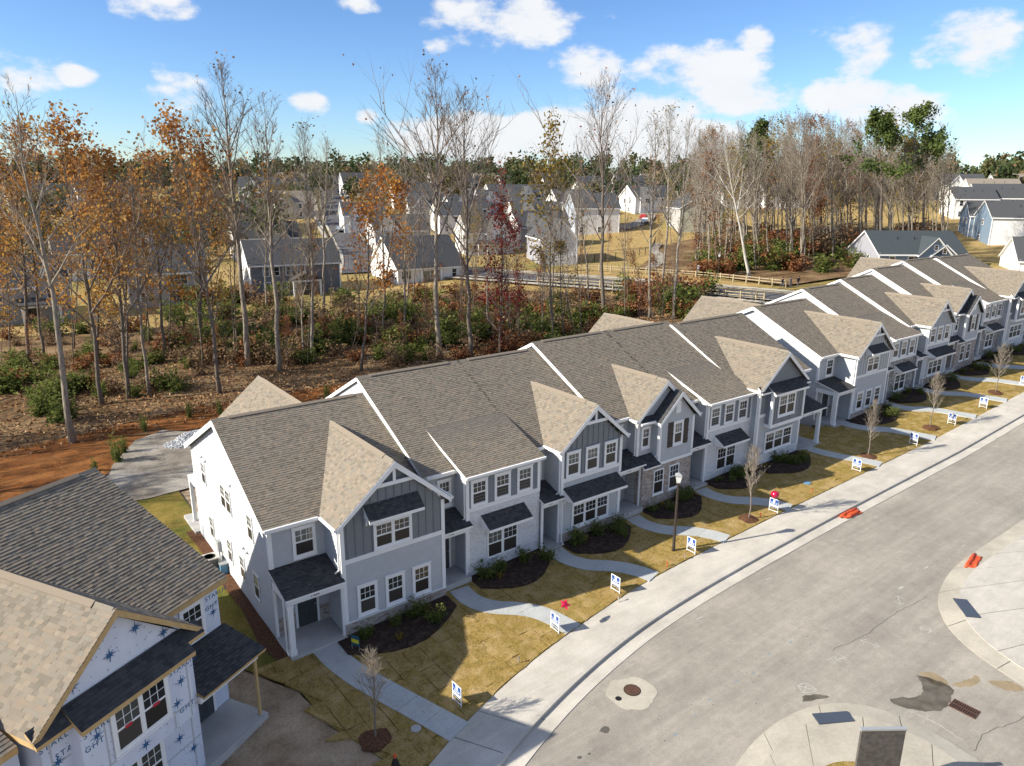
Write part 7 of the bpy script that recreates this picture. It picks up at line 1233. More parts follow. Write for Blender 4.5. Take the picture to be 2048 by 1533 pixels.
SHRUBS = sorted([[-9.58, 56.91, -0.15, 2.45, 'green'], [-7.97, 46.65, -0.25, 1.82, 'green'], [-5.61, 52.89, -0.1, 2.44, 'green'], [-10.25, 57.05, -0.17, 2.14, 'green'], [-6.69, 44.25, -0.24, 2.22, 'green'], [-7.96, 50.81, -0.19, 1.72, 'green'], [-5.67, 64.6, 0.06, 1.69, 'green'], [-6.81, 46.0, -0.23, 1.73, 'green'], [-8.14, 60.22, -0.07, 1.78, 'green'], [-7.67, 48.64, -0.22, 2.51, 'green'], [-7.93, 66.23, 0.02, 2.29, 'green'], [-6.54, 50.64, -0.16, 1.87, 'green'], [23.71, 69.9, 1.01, 1.64, 'green'], [24.89, 61.35, 0.93, 1.83, 'green'], [19.2, 64.68, 0.8, 1.76, 'green'], [25.72, 69.31, 1.06, 2.97, 'green'], [30.36, 58.86, 1.05, 1.37, 'brown'], [20.7, 67.99, 0.89, 1.8, 'rust'], [16.03, 57.27, 0.6, 2.73, 'green'], [17.07, 48.93, 0.52, 2.08, 'green'], [30.52, 48.0, 0.9, 2.38, 'rust'], [15.34, 67.68, 0.73, 1.51, 'green'], [25.97, 53.3, 0.85, 2.6, 'green'], [25.79, 44.18, 0.72, 2.32, 'brown'], [22.12, 46.46, 0.63, 1.43, 'rust'], [11.4, 52.33, 0.39, 1.57, 'rust'], [36.21, 54.71, 1.12, 2.6, 'green'], [22.25, 51.82, 0.71, 1.48, 'brown'], [15.78, 60.1, 0.63, 2.67, 'green'], [29.55, 60.05, 1.05, 1.27, 'green'], [26.03, 56.9, 0.9, 2.32, 'green'], [20.73, 77.77, 1.03, 1.42, 'rust'], [13.22, 69.77, 0.69, 2.49, 'green'], [24.56, 41.55, 0.69, 2.19, 'brown'], [10.06, 65.31, 0.54, 1.84, 'rust'], [13.23, 54.92, 0.49, 3.18, 'rust'], [11.18, 53.68, 0.41, 2.62, 'brown'], [11.29, 60.05, 0.5, 1.9, 'green'], [23.84, 54.33, 0.8, 1.67, 'green'], [23.42, 72.94, 1.04, 2.72, 'green'], [32.5, 52.87, 1.01, 1.35, 'green'], [12.19, 66.46, 0.62, 1.62, 'rust'], [37.75, 57.25, 1.19, 2.66, 'brown'], [22.07, 59.21, 0.81, 1.42, 'green'], [21.92, 55.46, 0.75, 3.02, 'rust'], [37.7, 66.92, 1.33, 1.48, 'brown'], [29.89, 67.5, 1.16, 1.27, 'green'], [15.52, 49.02, 0.47, 2.38, 'brown'], [25.77, 56.43, 0.88, 2.83, 'green'], [29.83, 53.64, 0.97, 3.08, 'brown'], [11.11, 60.47, 0.5, 3.09, 'green'], [12.12, 57.01, 0.48, 2.27, 'green'], [16.31, 58.12, 0.62, 2.48, 'green'], [19.21, 65.56, 0.81, 1.45, 'green'], [9.14, 58.16, 0.41, 1.49, 'green'], [26.08, 42.21, 0.73, 2.07, 'green'], [44.01, 48.5, 1.21, 1.54, 'green'], [37.31, 51.55, 1.1, 2.96, 'brown'], [39.8, 47.41, 1.1, 2.83, 'rust'], [40.69, 50.7, 1.16, 2.92, 'green'], [39.11, 57.95, 1.23, 1.55, 'green'], [46.41, 40.16, 1.22, 2.09, 'rust'], [38.57, 54.07, 1.16, 2.42, 'brown'], [37.04, 47.16, 1.03, 1.28, 'green'], [49.32, 45.07, 1.37, 2.68, 'green'], [54.15, 43.63, 1.61, 2.82, 'green'], [53.13, 53.95, 1.68, 2.03, 'green'], [53.7, 47.81, 1.62, 1.4, 'green'], [52.2, 45.71, 1.52, 1.69, 'brown'], [54.96, 39.28, 1.65, 2.26, 'green'], [48.44, 32.03, 1.32, 1.52, 'green'], [39.11, 52.55, 1.16, 2.33, 'green'], [55.29, 50.38, 1.74, 2.27, 'green'], [46.48, 70.13, 1.58, 2.55, 'green'], [35.07, 45.4, 0.97, 1.67, 'brown'], [45.49, 44.23, 1.19, 1.67, 'green'], [40.05, 43.84, 1.07, 2.96, 'brown'], [42.78, 55.48, 1.28, 1.5, 'green'], [62.16, 53.19, 2.13, 2.95, 'brown'], [51.36, 34.71, 1.47, 2.95, 'rust'], [63.88, 48.45, 2.16, 1.43, 'brown'], [38.07, 44.84, 1.03, 2.9, 'green'], [44.81, 38.88, 1.17, 2.6, 'green'], [46.52, 48.49, 1.28, 1.67, 'brown'], [55.83, 52.85, 1.8, 2.38, 'green'], [41.41, 60.08, 1.31, 1.61, 'green'], [58.72, 58.93, 2.03, 2.04, 'brown'], [48.16, 41.78, 1.31, 2.29, 'brown'], [53.82, 44.51, 1.59, 2.09, 'green'], [53.0, 51.17, 1.64, 2.4, 'rust'], [59.21, 49.14, 1.92, 1.97, 'brown'], [65.27, 50.6, 2.27, 1.33, 'brown'], [48.67, 52.85, 1.44, 3.0, 'green'], [44.11, 61.65, 1.39, 1.43, 'green'], [64.91, 49.38, 2.23, 1.34, 'brown'], [56.85, 54.96, 1.88, 2.7, 'brown'], [48.07, 40.33, 1.3, 1.68, 'rust'], [43.88, 60.4, 1.37, 2.98, 'rust'], [41.92, 43.5, 1.11, 2.34, 'green'], [34.1, 44.48, 0.94, 1.86, 'green'], [0.86, 72.34, 0.36, 1.0, 'rust'], [-3.53, 53.37, -0.03, 1.53, 'rust'], [6.18, 76.44, 0.58, 1.2, 'green'], [-0.41, 82.54, 0.46, 1.59, 'green'], [6.47, 55.33, 0.29, 1.26, 'green'], [8.4, 64.98, 0.48, 0.83, 'green'], [1.12, 75.1, 0.41, 1.33, 'brown'], [3.3, 67.76, 0.37, 1.09, 'green'], [1.03, 84.16, 0.53, 0.99, 'brown'], [-2.71, 61.71, 0.11, 1.85, 'rust'], [9.77, 70.22, 0.6, 1.86, 'rust'], [-4.46, 77.45, 0.28, 1.91, 'brown'], [5.6, 72.3, 0.5, 1.31, 'green'], [-0.08, 74.25, 0.36, 1.01, 'green'], [-8.53, 85.39, 0.27, 1.69, 'rust'], [4.49, 81.73, 0.6, 1.15, 'brown'], [3.42, 46.69, 0.08, 1.55, 'green'], [0.4, 54.59, 0.1, 0.81, 'green'], [-2.38, 58.92, 0.08, 0.98, 'brown'], [3.99, 62.33, 0.31, 1.2, 'brown'], [-9.16, 64.47, -0.04, 1.99, 'green'], [10.19, 67.92, 0.58, 1.62, 'rust'], [1.92, 80.16, 0.5, 0.97, 'rust'], [1.26, 49.28, 0.05, 0.98, 'brown'], [-7.89, 79.64, 0.21, 1.84, 'brown'], [-6.28, 60.24, -0.01, 1.74, 'green'], [-2.23, 55.42, 0.03, 0.88, 'rust'], [-3.11, 76.42, 0.3, 0.81, 'brown'], [-10.01, 60.76, -0.11, 1.13, 'green'], [11.69, 72.36, 0.68, 1.55, 'rust'], [65.01, 56.26, 2.33, 2.33, 'rust'], [59.17, 44.25, 1.86, 1.87, 'green'], [65.06, 53.81, 2.3, 2.7, 'rust'], [60.24, 42.46, 1.91, 1.8, 'rust'], [58.45, 42.95, 1.82, 1.99, 'rust'], [58.36, 46.03, 1.83, 1.71, 'green'], [63.27, 44.05, 2.08, 1.9, 'rust'], [64.78, 45.36, 2.17, 1.79, 'green'], [58.57, 47.0, 1.86, 2.08, 'green'], [70.57, 52.44, 2.59, 1.97, 'green'], [59.58, 41.56, 1.88, 2.12, 'green'], [62.3, 51.6, 2.12, 1.87, 'rust'], [68.7, 46.71, 2.4, 2.33, 'rust'], [68.86, 40.06, 2.39, 4.03, 'green'], [75.67, 46.99, 2.79, 4.29, 'rust'], [76.91, 46.75, 2.85, 3.9, 'brown'], [62.01, 43.32, 2.01, 2.52, 'rust'], [67.91, 38.39, 2.34, 2.86, 'rust'], [72.93, 46.33, 2.63, 4.18, 'rust'], [72.01, 50.36, 2.64, 3.1, 'rust'], [75.02, 55.7, 2.88, 2.04, 'brown'], [72.89, 44.7, 2.61, 3.34, 'brown'], [73.48, 46.92, 2.67, 3.02, 'rust'], [78.34, 45.17, 2.91, 4.19, 'rust'], [18.51, 55.9, 0.66, 1.66, 'green'], [52.01, 55.16, 1.64, 2.13, 'green'], [20.78, 54.45, 0.71, 2.04, 'rust'], [27.32, 64.09, 1.04, 2.0, 'green'], [12.46, 58.46, 0.51, 1.17, 'green'], [44.75, 30.81, 1.17, 2.4, 'green'], [33.54, 45.71, 0.94, 1.96, 'green'], [49.92, 37.7, 1.4, 2.16, 'brown'], [46.25, 44.25, 1.21, 1.94, 'green'], [18.66, 53.33, 0.63, 1.78, 'green'], [48.59, 31.27, 1.33, 1.82, 'green'], [40.52, 61.44, 1.31, 1.39, 'brown'], [44.22, 68.41, 1.49, 1.86, 'rust'], [39.57, 49.97, 1.13, 1.58, 'green'], [39.17, 50.44, 1.13, 2.26, 'green'], [41.68, 39.12, 1.11, 1.98, 'green'], [16.93, 53.56, 0.58, 2.19, 'green'], [58.44, 44.79, 1.82, 2.12, 'green'], [38.28, 73.46, 1.43, 1.17, 'green'], [45.83, 50.97, 1.28, 1.8, 'green'], [34.7, 64.73, 1.23, 1.84, 'rust'], [28.71, 41.53, 0.81, 1.59, 'green'], [37.4, 71.47, 1.38, 1.01, 'rust'], [40.74, 46.28, 1.1, 1.93, 'green'], [41.14, 51.46, 1.18, 1.49, 'brown'], [16.2, 56.59, 0.6, 1.86, 'green'], [15.52, 78.63, 0.89, 1.95, 'green'], [35.21, 49.69, 1.03, 0.98, 'rust'], [49.21, 50.61, 1.44, 1.98, 'green'], [14.78, 53.31, 0.51, 2.37, 'green'], [28.42, 80.05, 1.29, 1.18, 'rust'], [22.4, 70.54, 0.98, 1.09, 'green'], [14.59, 62.35, 0.63, 1.44, 'green'], [37.11, 69.11, 1.34, 1.54, 'rust'], [25.84, 55.71, 0.88, 1.87, 'green'], [23.02, 54.75, 0.78, 2.17, 'green'], [54.42, 42.77, 1.62, 1.82, 'green'], [20.87, 75.78, 1.01, 2.2, 'green'], [20.4, 67.92, 0.88, 1.19, 'green'], [38.86, 60.92, 1.27, 1.58, 'rust'], [31.58, 38.76, 0.88, 1.93, 'rust'], [27.57, 67.53, 1.09, 1.8, 'green'], [46.17, 32.39, 1.21, 1.19, 'green'], [21.04, 49.87, 0.65, 1.78, 'brown'], [29.11, 59.56, 1.03, 1.95, 'rust'], [47.69, 31.5, 1.28, 1.94, 'rust'], [43.27, 49.94, 1.21, 1.96, 'green'], [43.39, 33.1, 1.14, 1.96, 'brown'], [36.13, 74.02, 1.39, 1.32, 'brown'], [42.56, 35.44, 1.12, 2.35, 'green'], [62.92, 43.26, 2.06, 2.37, 'rust'], [72.72, 51.28, 2.69, 1.78, 'brown'], [74.7, 52.79, 2.82, 2.69, 'rust'], [73.48, 40.72, 2.64, 1.55, 'rust'], [72.0, 43.89, 2.56, 3.1, 'brown'], [78.89, 44.35, 2.94, 1.58, 'brown'], [82.89, 46.29, 3.16, 3.37, 'green'], [67.35, 36.67, 2.3, 2.97, 'rust'], [67.27, 36.59, 2.3, 3.13, 'green'], [67.21, 47.7, 2.33, 1.83, 'green'], [68.78, 41.51, 2.38, 2.78, 'green'], [74.45, 41.03, 2.69, 2.67, 'brown'], [75.09, 47.48, 2.76, 3.11, 'green'], [77.66, 59.26, 3.07, 2.44, 'green'], [79.25, 53.17, 3.07, 2.65, 'rust'], [72.55, 40.56, 2.59, 3.34, 'green'], [14.36, 51.11, 0.47, 2.4, 'brown'], [54.87, 39.9, 1.64, 2.87, 'green'], [50.11, 35.01, 1.41, 3.06, 'rust'], [28.95, 59.49, 1.02, 3.03, 'rust'], [34.96, 79.84, 1.45, 2.3, 'brown'], [26.34, 74.75, 1.16, 1.75, 'rust'], [40.22, 42.73, 1.07, 2.45, 'rust'], [25.66, 45.98, 0.73, 1.5, 'brown'], [32.84, 52.24, 1.01, 1.45, 'brown'], [20.55, 95.52, 1.27, 2.81, 'brown'], [37.26, 36.1, 1.01, 3.36, 'rust'], [27.1, 74.18, 1.17, 1.78, 'green'], [39.95, 31.87, 1.07, 2.79, 'green'], [26.15, 41.75, 0.73, 1.44, 'green'], [39.59, 63.14, 1.31, 2.91, 'brown'], [18.16, 51.65, 0.59, 3.26, 'brown'], [24.48, 45.08, 0.69, 1.6, 'green'], [40.36, 62.76, 1.33, 2.07, 'green'], [27.82, 43.51, 0.78, 1.6, 'green'], [37.67, 71.84, 1.39, 2.77, 'brown'], [40.94, 32.96, 1.09, 1.39, 'green'], [10.9, 67.88, 0.6, 2.82, 'green'], [27.85, 68.04, 1.11, 2.93, 'brown'], [35.26, 76.21, 1.4, 1.83, 'brown'], [25.76, 85.91, 1.3, 2.49, 'brown'], [13.94, 59.84, 0.58, 3.28, 'green'], [16.41, 95.02, 1.14, 3.2, 'green'], [20.75, 91.35, 1.22, 3.36, 'green'], [45.0, 50.04, 1.25, 3.0, 'green'], [10.45, 76.88, 0.71, 2.91, 'green'], [42.08, 46.95, 1.14, 2.5, 'brown'], [42.78, 32.09, 1.13, 2.37, 'green'], [45.43, 30.55, 1.19, 2.61, 'green'], [17.97, 51.92, 0.59, 1.83, 'rust'], [16.21, 61.3, 0.66, 1.6, 'brown'], [17.38, 56.06, 0.63, 2.05, 'brown'], [45.81, 55.12, 1.34, 2.55, 'green'], [23.49, 92.16, 1.31, 3.16, 'rust'], [20.63, 77.92, 1.03, 1.35, 'green'], [16.12, 65.59, 0.72, 2.44, 'brown'], [55.61, 47.51, 1.72, 1.68, 'brown'], [44.78, 30.39, 1.17, 1.36, 'brown'], [38.06, 61.4, 1.26, 2.3, 'green'], [55.43, 42.09, 1.67, 3.06, 'rust'], [44.63, 40.43, 1.17, 2.97, 'green'], [29.14, 50.43, 0.9, 2.69, 'rust'], [39.99, 69.48, 1.41, 3.37, 'brown'], [16.07, 49.84, 0.5, 2.22, 'brown'], [26.12, 63.66, 0.99, 2.76, 'brown'], [35.77, 58.43, 1.16, 1.74, 'green'], [23.83, 85.82, 1.24, 1.56, 'brown'], [28.76, 86.92, 1.4, 1.21, 'rust'], [30.34, 45.4, 0.86, 1.93, 'green'], [15.1, 61.75, 0.64, 1.92, 'green'], [46.38, 72.95, 1.61, 2.45, 'green'], [22.8, 47.77, 0.67, 1.28, 'brown'], [34.93, 41.22, 0.96, 2.19, 'brown'], [15.4, 71.24, 0.78, 1.53, 'green'], [57.11, 50.94, 1.84, 2.4, 'brown'], [25.87, 47.52, 0.76, 1.31, 'green'], [47.81, 49.32, 1.35, 1.52, 'rust'], [21.26, 89.55, 1.21, 1.26, 'green'], [39.81, 48.27, 1.11, 2.77, 'green'], [18.05, 58.87, 0.69, 1.67, 'green'], [15.34, 50.25, 0.48, 1.59, 'brown'], [35.3, 68.52, 1.3, 1.3, 'rust'], [22.99, 59.0, 0.84, 3.13, 'rust'], [51.02, 66.36, 1.75, 2.29, 'green'], [46.2, 73.85, 1.61, 3.23, 'rust'], [36.61, 55.12, 1.14, 2.07, 'rust'], [48.16, 41.49, 1.31, 2.91, 'brown'], [24.34, 53.43, 0.8, 1.6, 'green'], [20.08, 68.78, 0.89, 2.89, 'brown'], [20.32, 56.12, 0.72, 1.31, 'green'], [27.02, 50.37, 0.84, 1.43, 'brown'], [38.19, 36.43, 1.03, 3.35, 'brown'], [22.97, 52.63, 0.75, 2.88, 'green'], [14.68, 82.27, 0.91, 2.81, 'green'], [9.28, 59.86, 0.44, 3.0, 'brown'], [39.57, 34.44, 1.06, 2.46, 'green'], [15.02, 60.71, 0.62, 3.23, 'brown'], [35.61, 60.05, 1.18, 3.36, 'green'], [46.78, 45.5, 1.25, 3.16, 'green'], [40.65, 71.89, 1.46, 2.55, 'green'], [51.92, 70.59, 1.85, 2.9, 'rust'], [44.9, 27.71, 1.18, 2.91, 'brown'], [26.45, 69.81, 1.09, 2.86, 'brown'], [27.89, 47.57, 0.82, 3.02, 'green'], [42.62, 48.09, 1.17, 2.74, 'brown'], [10.85, 58.43, 0.46, 2.45, 'brown'], [63.15, 59.53, 2.28, 1.27, 'green'], [21.67, 54.05, 0.73, 2.61, 'brown'], [45.28, 35.79, 1.18, 1.31, 'brown'], [18.22, 55.66, 0.65, 3.26, 'rust'], [44.33, 44.58, 1.16, 3.1, 'brown'], [35.57, 78.73, 1.44, 2.68, 'green'], [42.26, 47.79, 1.16, 3.01, 'rust'], [32.43, 62.72, 1.15, 2.83, 'green'], [35.62, 67.65, 1.29, 2.26, 'brown'], [15.78, 100.74, 1.2, 2.74, 'green'], [19.53, 83.25, 1.07, 1.63, 'green'], [35.64, 65.29, 1.26, 2.87, 'green'], [7.56, 62.6, 0.42, 2.47, 'green'], [9.73, 57.65, 0.42, 2.24, 'rust'], [26.46, 53.13, 0.86, 1.61, 'rust'], [30.09, 51.53, 0.94, 2.55, 'brown'], [8.13, 66.51, 0.5, 3.35, 'brown'], [19.13, 94.14, 1.21, 3.07, 'rust'], [25.51, 86.13, 1.29, 2.31, 'brown'], [15.88, 78.73, 0.9, 1.23, 'brown'], [36.88, 45.23, 1.0, 2.64, 'green'], [44.3, 32.47, 1.16, 1.76, 'brown'], [8.27, 71.38, 0.57, 2.26, 'brown'], [28.77, 39.73, 0.81, 2.24, 'brown'], [53.08, 41.68, 1.55, 2.32, 'green'], [41.32, 61.28, 1.33, 2.02, 'brown'], [44.99, 65.73, 1.47, 1.97, 'green'], [35.24, 37.24, 0.96, 2.3, 'rust'], [43.03, 31.76, 1.14, 2.96, 'green'], [12.11, 86.6, 0.9, 2.36, 'green'], [13.73, 58.31, 0.55, 1.94, 'brown'], [53.83, 43.42, 1.59, 2.76, 'green'], [43.42, 32.55, 1.14, 1.56, 'brown'], [20.39, 52.19, 0.66, 3.36, 'green'], [17.32, 80.31, 0.96, 2.63, 'green'], [7.16, 62.75, 0.41, 2.65, 'brown'], [53.15, 49.57, 1.62, 1.39, 'rust'], [13.82, 54.98, 0.5, 2.83, 'green'], [42.23, 39.43, 1.12, 2.02, 'green'], [45.54, 29.23, 1.19, 1.32, 'brown'], [10.98, 65.25, 0.56, 1.88, 'green'], [35.22, 48.26, 1.01, 3.28, 'green'], [40.75, 44.58, 1.09, 2.4, 'brown'], [43.24, 28.92, 1.14, 1.45, 'green'], [29.24, 62.02, 1.07, 3.06, 'brown'], [6.84, 64.35, 0.43, 2.76, 'rust'], [18.46, 63.26, 0.76, 2.23, 'brown'], [10.36, 75.69, 0.69, 2.13, 'green'], [39.75, 38.38, 1.06, 2.04, 'brown'], [28.11, 88.1, 1.4, 3.1, 'green'], [38.57, 47.48, 1.07, 2.85, 'green'], [10.69, 58.85, 0.46, 2.18, 'rust'], [24.63, 90.09, 1.32, 3.29, 'brown'], [12.19, 57.79, 0.49, 1.77, 'green'], [52.56, 62.89, 1.78, 2.43, 'brown'], [32.29, 48.82, 0.95, 1.59, 'brown'], [22.48, 68.64, 0.96, 1.46, 'brown'], [10.64, 62.14, 0.51, 2.95, 'green'], [44.04, 44.12, 1.16, 2.79, 'green'], [42.89, 59.8, 1.34, 1.4, 'green'], [45.83, 39.58, 1.2, 1.27, 'brown'], [15.43, 65.15, 0.7, 1.87, 'green'], [20.39, 58.01, 0.74, 1.3, 'brown'], [6.46, 58.19, 0.33, 1.99, 'brown'], [28.57, 59.56, 1.01, 1.75, 'green'], [13.67, 52.94, 0.47, 2.92, 'brown'], [8.8, 55.92, 0.37, 2.64, 'brown'], [33.29, 50.35, 1.0, 2.97, 'brown'], [44.22, 27.92, 1.16, 1.51, 'brown'], [41.0, 34.88, 1.09, 2.4, 'green'], [16.89, 80.67, 0.96, 2.7, 'brown'], [61.37, 43.87, 1.98, 3.04, 'brown'], [32.02, 70.84, 1.26, 2.85, 'brown'], [10.95, 78.13, 0.74, 1.47, 'green'], [24.76, 72.11, 1.07, 2.17, 'green'], [15.33, 51.04, 0.49, 2.13, 'brown'], [27.97, 67.68, 1.11, 1.45, 'brown'], [36.09, 37.58, 0.98, 1.93, 'brown'], [35.14, 59.89, 1.17, 2.85, 'green'], [22.23, 73.78, 1.02, 2.83, 'brown'], [-6.97, 52.56, -0.14, 1.41, 'brown'], [-4.21, 53.24, -0.05, 1.92, 'green'], [1.59, 81.74, 0.51, 2.3, 'brown'], [0.16, 61.86, 0.19, 1.61, 'rust'], [2.56, 77.41, 0.48, 1.77, 'brown'], [-0.2, 47.47, -0.02, 1.2, 'green'], [4.14, 79.41, 0.56, 0.83, 'green'], [1.65, 73.2, 0.39, 2.04, 'brown'], [1.63, 60.37, 0.21, 0.9, 'green'], [-7.17, 54.05, -0.13, 1.06, 'brown'], [3.06, 81.56, 0.55, 2.37, 'brown'], [10.81, 84.76, 0.83, 2.01, 'green'], [2.58, 48.03, 0.07, 2.23, 'green'], [5.36, 79.07, 0.59, 2.4, 'rust'], [1.78, 49.09, 0.06, 2.27, 'brown'], [-9.87, 64.42, -0.06, 0.8, 'green'], [-0.81, 86.93, 0.51, 1.39, 'rust'], [5.15, 65.11, 0.39, 0.99, 'brown'], [-2.87, 49.78, -0.06, 1.39, 'green'], [-4.97, 81.55, 0.32, 1.82, 'brown'], [-3.79, 83.62, 0.38, 2.4, 'green'], [-0.79, 63.22, 0.18, 1.25, 'green'], [4.9, 64.77, 0.37, 0.84, 'green'], [12.74, 72.08, 0.71, 1.21, 'rust'], [-1.31, 65.55, 0.2, 1.39, 'rust'], [5.21, 65.14, 0.39, 1.19, 'brown'], [6.67, 51.51, 0.24, 1.17, 'brown'], [-4.41, 87.33, 0.42, 2.22, 'brown'], [-4.02, 91.59, 0.49, 1.34, 'brown'], [-2.88, 67.82, 0.19, 0.86, 'green'], [-6.05, 57.21, -0.05, 1.25, 'brown'], [-5.57, 67.96, 0.11, 1.22, 'rust'], [-6.35, 58.95, -0.03, 1.1, 'green'], [-9.03, 69.7, 0.04, 1.35, 'rust'], [-9.74, 59.65, -0.12, 2.14, 'rust'], [6.99, 55.26, 0.3, 2.14, 'brown'], [-1.77, 50.84, -0.02, 1.98, 'brown'], [1.66, 62.07, 0.24, 1.65, 'brown'], [3.68, 59.95, 0.27, 1.32, 'brown'], [0.97, 55.41, 0.12, 1.18, 'green'], [181.01, 56.41, 7.14, 2.3, 'brown'], [152.87, 56.49, 6.16, 3.99, 'brown'], [152.79, 99.04, 7.48, 2.6, 'brown'], [165.45, 46.93, 6.03, 3.51, 'brown'], [138.1, 88.11, 6.51, 2.49, 'green'], [156.4, 97.1, 7.62, 3.88, 'brown'], [152.41, 55.4, 6.15, 2.15, 'brown'], [134.01, 84.36, 6.25, 2.58, 'green'], [140.65, 63.42, 6.26, 3.37, 'brown'], [138.03, 60.95, 6.12, 4.34, 'brown'], [189.66, 58.24, 8.03, 4.03, 'brown'], [163.0, 62.58, 6.25, 3.19, 'brown'], [133.9, 79.98, 6.18, 3.06, 'brown'], [173.19, 53.82, 6.28, 3.14, 'rust'], [128.29, 75.1, 5.84, 2.07, 'brown'], [180.15, 63.19, 7.44, 2.72, 'brown'], [180.44, 70.95, 7.92, 2.27, 'brown'], [149.23, 61.27, 6.23, 4.47, 'brown'], [169.44, 68.02, 6.77, 3.36, 'brown'], [148.68, 62.36, 6.24, 2.31, 'green'], [164.05, 56.2, 6.16, 2.72, 'brown'], [173.03, 61.6, 6.71, 3.94, 'brown'], [170.58, 50.02, 6.07, 2.84, 'brown'], [188.79, 66.94, 8.43, 2.17, 'brown'], [175.21, 74.48, 7.67, 3.03, 'brown'], [178.02, 54.34, 6.76, 2.83, 'rust'], [138.05, 73.15, 6.3, 2.16, 'brown'], [137.76, 75.26, 6.31, 2.58, 'rust'], [132.22, 81.32, 6.12, 3.53, 'brown'], [177.66, 50.23, 6.5, 3.07, 'rust'], [164.05, 90.48, 7.77, 2.98, 'rust'], [152.38, 77.32, 6.45, 2.93, 'brown'], [192.33, 62.24, 8.49, 3.52, 'brown'], [171.47, 57.79, 6.35, 2.25, 'brown'], [159.88, 82.35, 6.86, 2.25, 'brown'], [171.93, 75.37, 7.44, 2.21, 'green'], [144.52, 73.56, 6.4, 2.32, 'brown'], [163.66, 51.47, 6.09, 4.46, 'brown'], [134.49, 68.25, 6.05, 2.25, 'brown'], [182.26, 60.88, 7.5, 3.52, 'rust'], [111.01, 58.76, 4.74, 4.37, 'green'], [118.34, 64.37, 5.19, 4.65, 'rust'], [97.74, 58.74, 4.08, 3.44, 'rust'], [127.37, 71.58, 5.74, 3.51, 'brown'], [104.21, 64.2, 4.48, 3.13, 'green'], [103.06, 61.05, 4.38, 4.43, 'green'], [101.35, 56.63, 4.23, 2.33, 'green'], [113.64, 70.74, 5.04, 3.47, 'brown'], [105.96, 56.0, 4.45, 3.79, 'green'], [125.56, 74.26, 5.69, 4.66, 'brown'], [100.86, 55.4, 4.19, 3.64, 'rust'], [106.29, 60.85, 4.54, 3.23, 'brown'], [124.81, 67.81, 5.56, 4.58, 'green'], [116.07, 71.36, 5.17, 2.17, 'brown'], [110.02, 52.39, 4.6, 3.99, 'green'], [111.16, 52.21, 4.66, 2.21, 'green'], [128.19, 47.26, 5.44, 2.68, 'green'], [134.27, 40.62, 5.71, 3.06, 'green'], [128.41, 37.81, 5.42, 3.12, 'green'], [113.91, 52.16, 4.8, 4.25, 'green'], [123.07, 55.17, 5.3, 2.4, 'green'], [133.85, 47.29, 5.72, 2.23, 'rust'], [125.88, 38.42, 5.29, 2.62, 'green'], [134.29, 60.4, 5.93, 3.44, 'green'], [123.46, 50.83, 5.25, 2.18, 'green'], [127.14, 62.93, 5.61, 3.14, 'green'], [129.87, 40.42, 5.49, 2.15, 'green'], [111.14, 51.79, 4.65, 4.18, 'rust'], [130.43, 50.56, 5.6, 3.31, 'green'], [130.71, 42.06, 5.54, 4.29, 'green'], [122.55, 56.69, 5.29, 3.16, 'green'], [125.53, 45.08, 5.28, 2.89, 'rust'], [120.68, 57.41, 5.21, 4.45, 'green'], [131.06, 58.74, 5.75, 3.6, 'rust'], [130.24, 43.13, 5.51, 4.42, 'green'], [114.15, 44.24, 4.71, 3.28, 'green'], [121.48, 42.78, 5.07, 3.63, 'green'], [111.94, 48.6, 4.65, 3.52, 'rust'], [4.44, 59.54, 0.29, 1.36, 'green'], [3.47, 59.29, 0.25, 1.41, 'green'], [-1.85, 66.82, 0.2, 2.15, 'green'], [-3.34, 54.32, -0.01, 1.12, 'green'], [1.56, 58.31, 0.18, 1.11, 'green'], [1.4, 67.7, 0.31, 2.18, 'brown'], [0.89, 57.62, 0.15, 1.33, 'green'], [0.25, 59.62, 0.16, 1.24, 'brown'], [49.63, 58.01, 1.56, 3.83, 'red'], [38.19, 46.12, 1.04, 2.63, 'brown'], [44.76, 47.29, 1.2, 2.67, 'red'], [44.28, 46.87, 1.19, 3.34, 'brown'], [157.23, 66.7, 6.3, 4.3, 'brown'], [139.68, 66.83, 6.29, 5.17, 'rust'], [178.2, 55.75, 6.85, 3.43, 'rust'], [187.21, 61.32, 7.98, 4.17, 'brown'], [134.5, 56.71, 5.89, 5.75, 'brown'], [142.37, 74.23, 6.41, 4.02, 'rust'], [186.69, 63.57, 8.05, 3.26, 'rust'], [134.11, 54.66, 5.84, 5.86, 'brown'], [178.2, 59.91, 7.08, 5.51, 'brown'], [150.11, 47.83, 6.04, 5.46, 'rust'], [167.7, 69.65, 6.71, 5.31, 'brown'], [154.02, 63.06, 6.25, 3.87, 'brown'], [143.56, 44.46, 6.0, 5.08, 'brown'], [173.38, 73.68, 7.46, 4.35, 'brown'], [143.46, 53.53, 6.12, 5.08, 'rust'], [155.84, 46.22, 6.02, 5.73, 'brown']], key=lambda q: -q[3] / math.hypot(q[0] + 11.3, q[1] + 27.5))
for i, (x, y, z, h, k) in enumerate(SHRUBS[:285]):
    l, g = near_label(SLAB[k], x, y, SLAB[k] + 's'); o = thing('shrub', l, 'shrub', (x, y, z + .1), rng.uniform(0, 6.28), g); o.scale = (h * rng.uniform(.9, 1.5), h * rng.uniform(.9, 1.5), h)
    a, b = shrub_meshes(k, i % 3); link('stems', a, o); link('foliage', b, o)
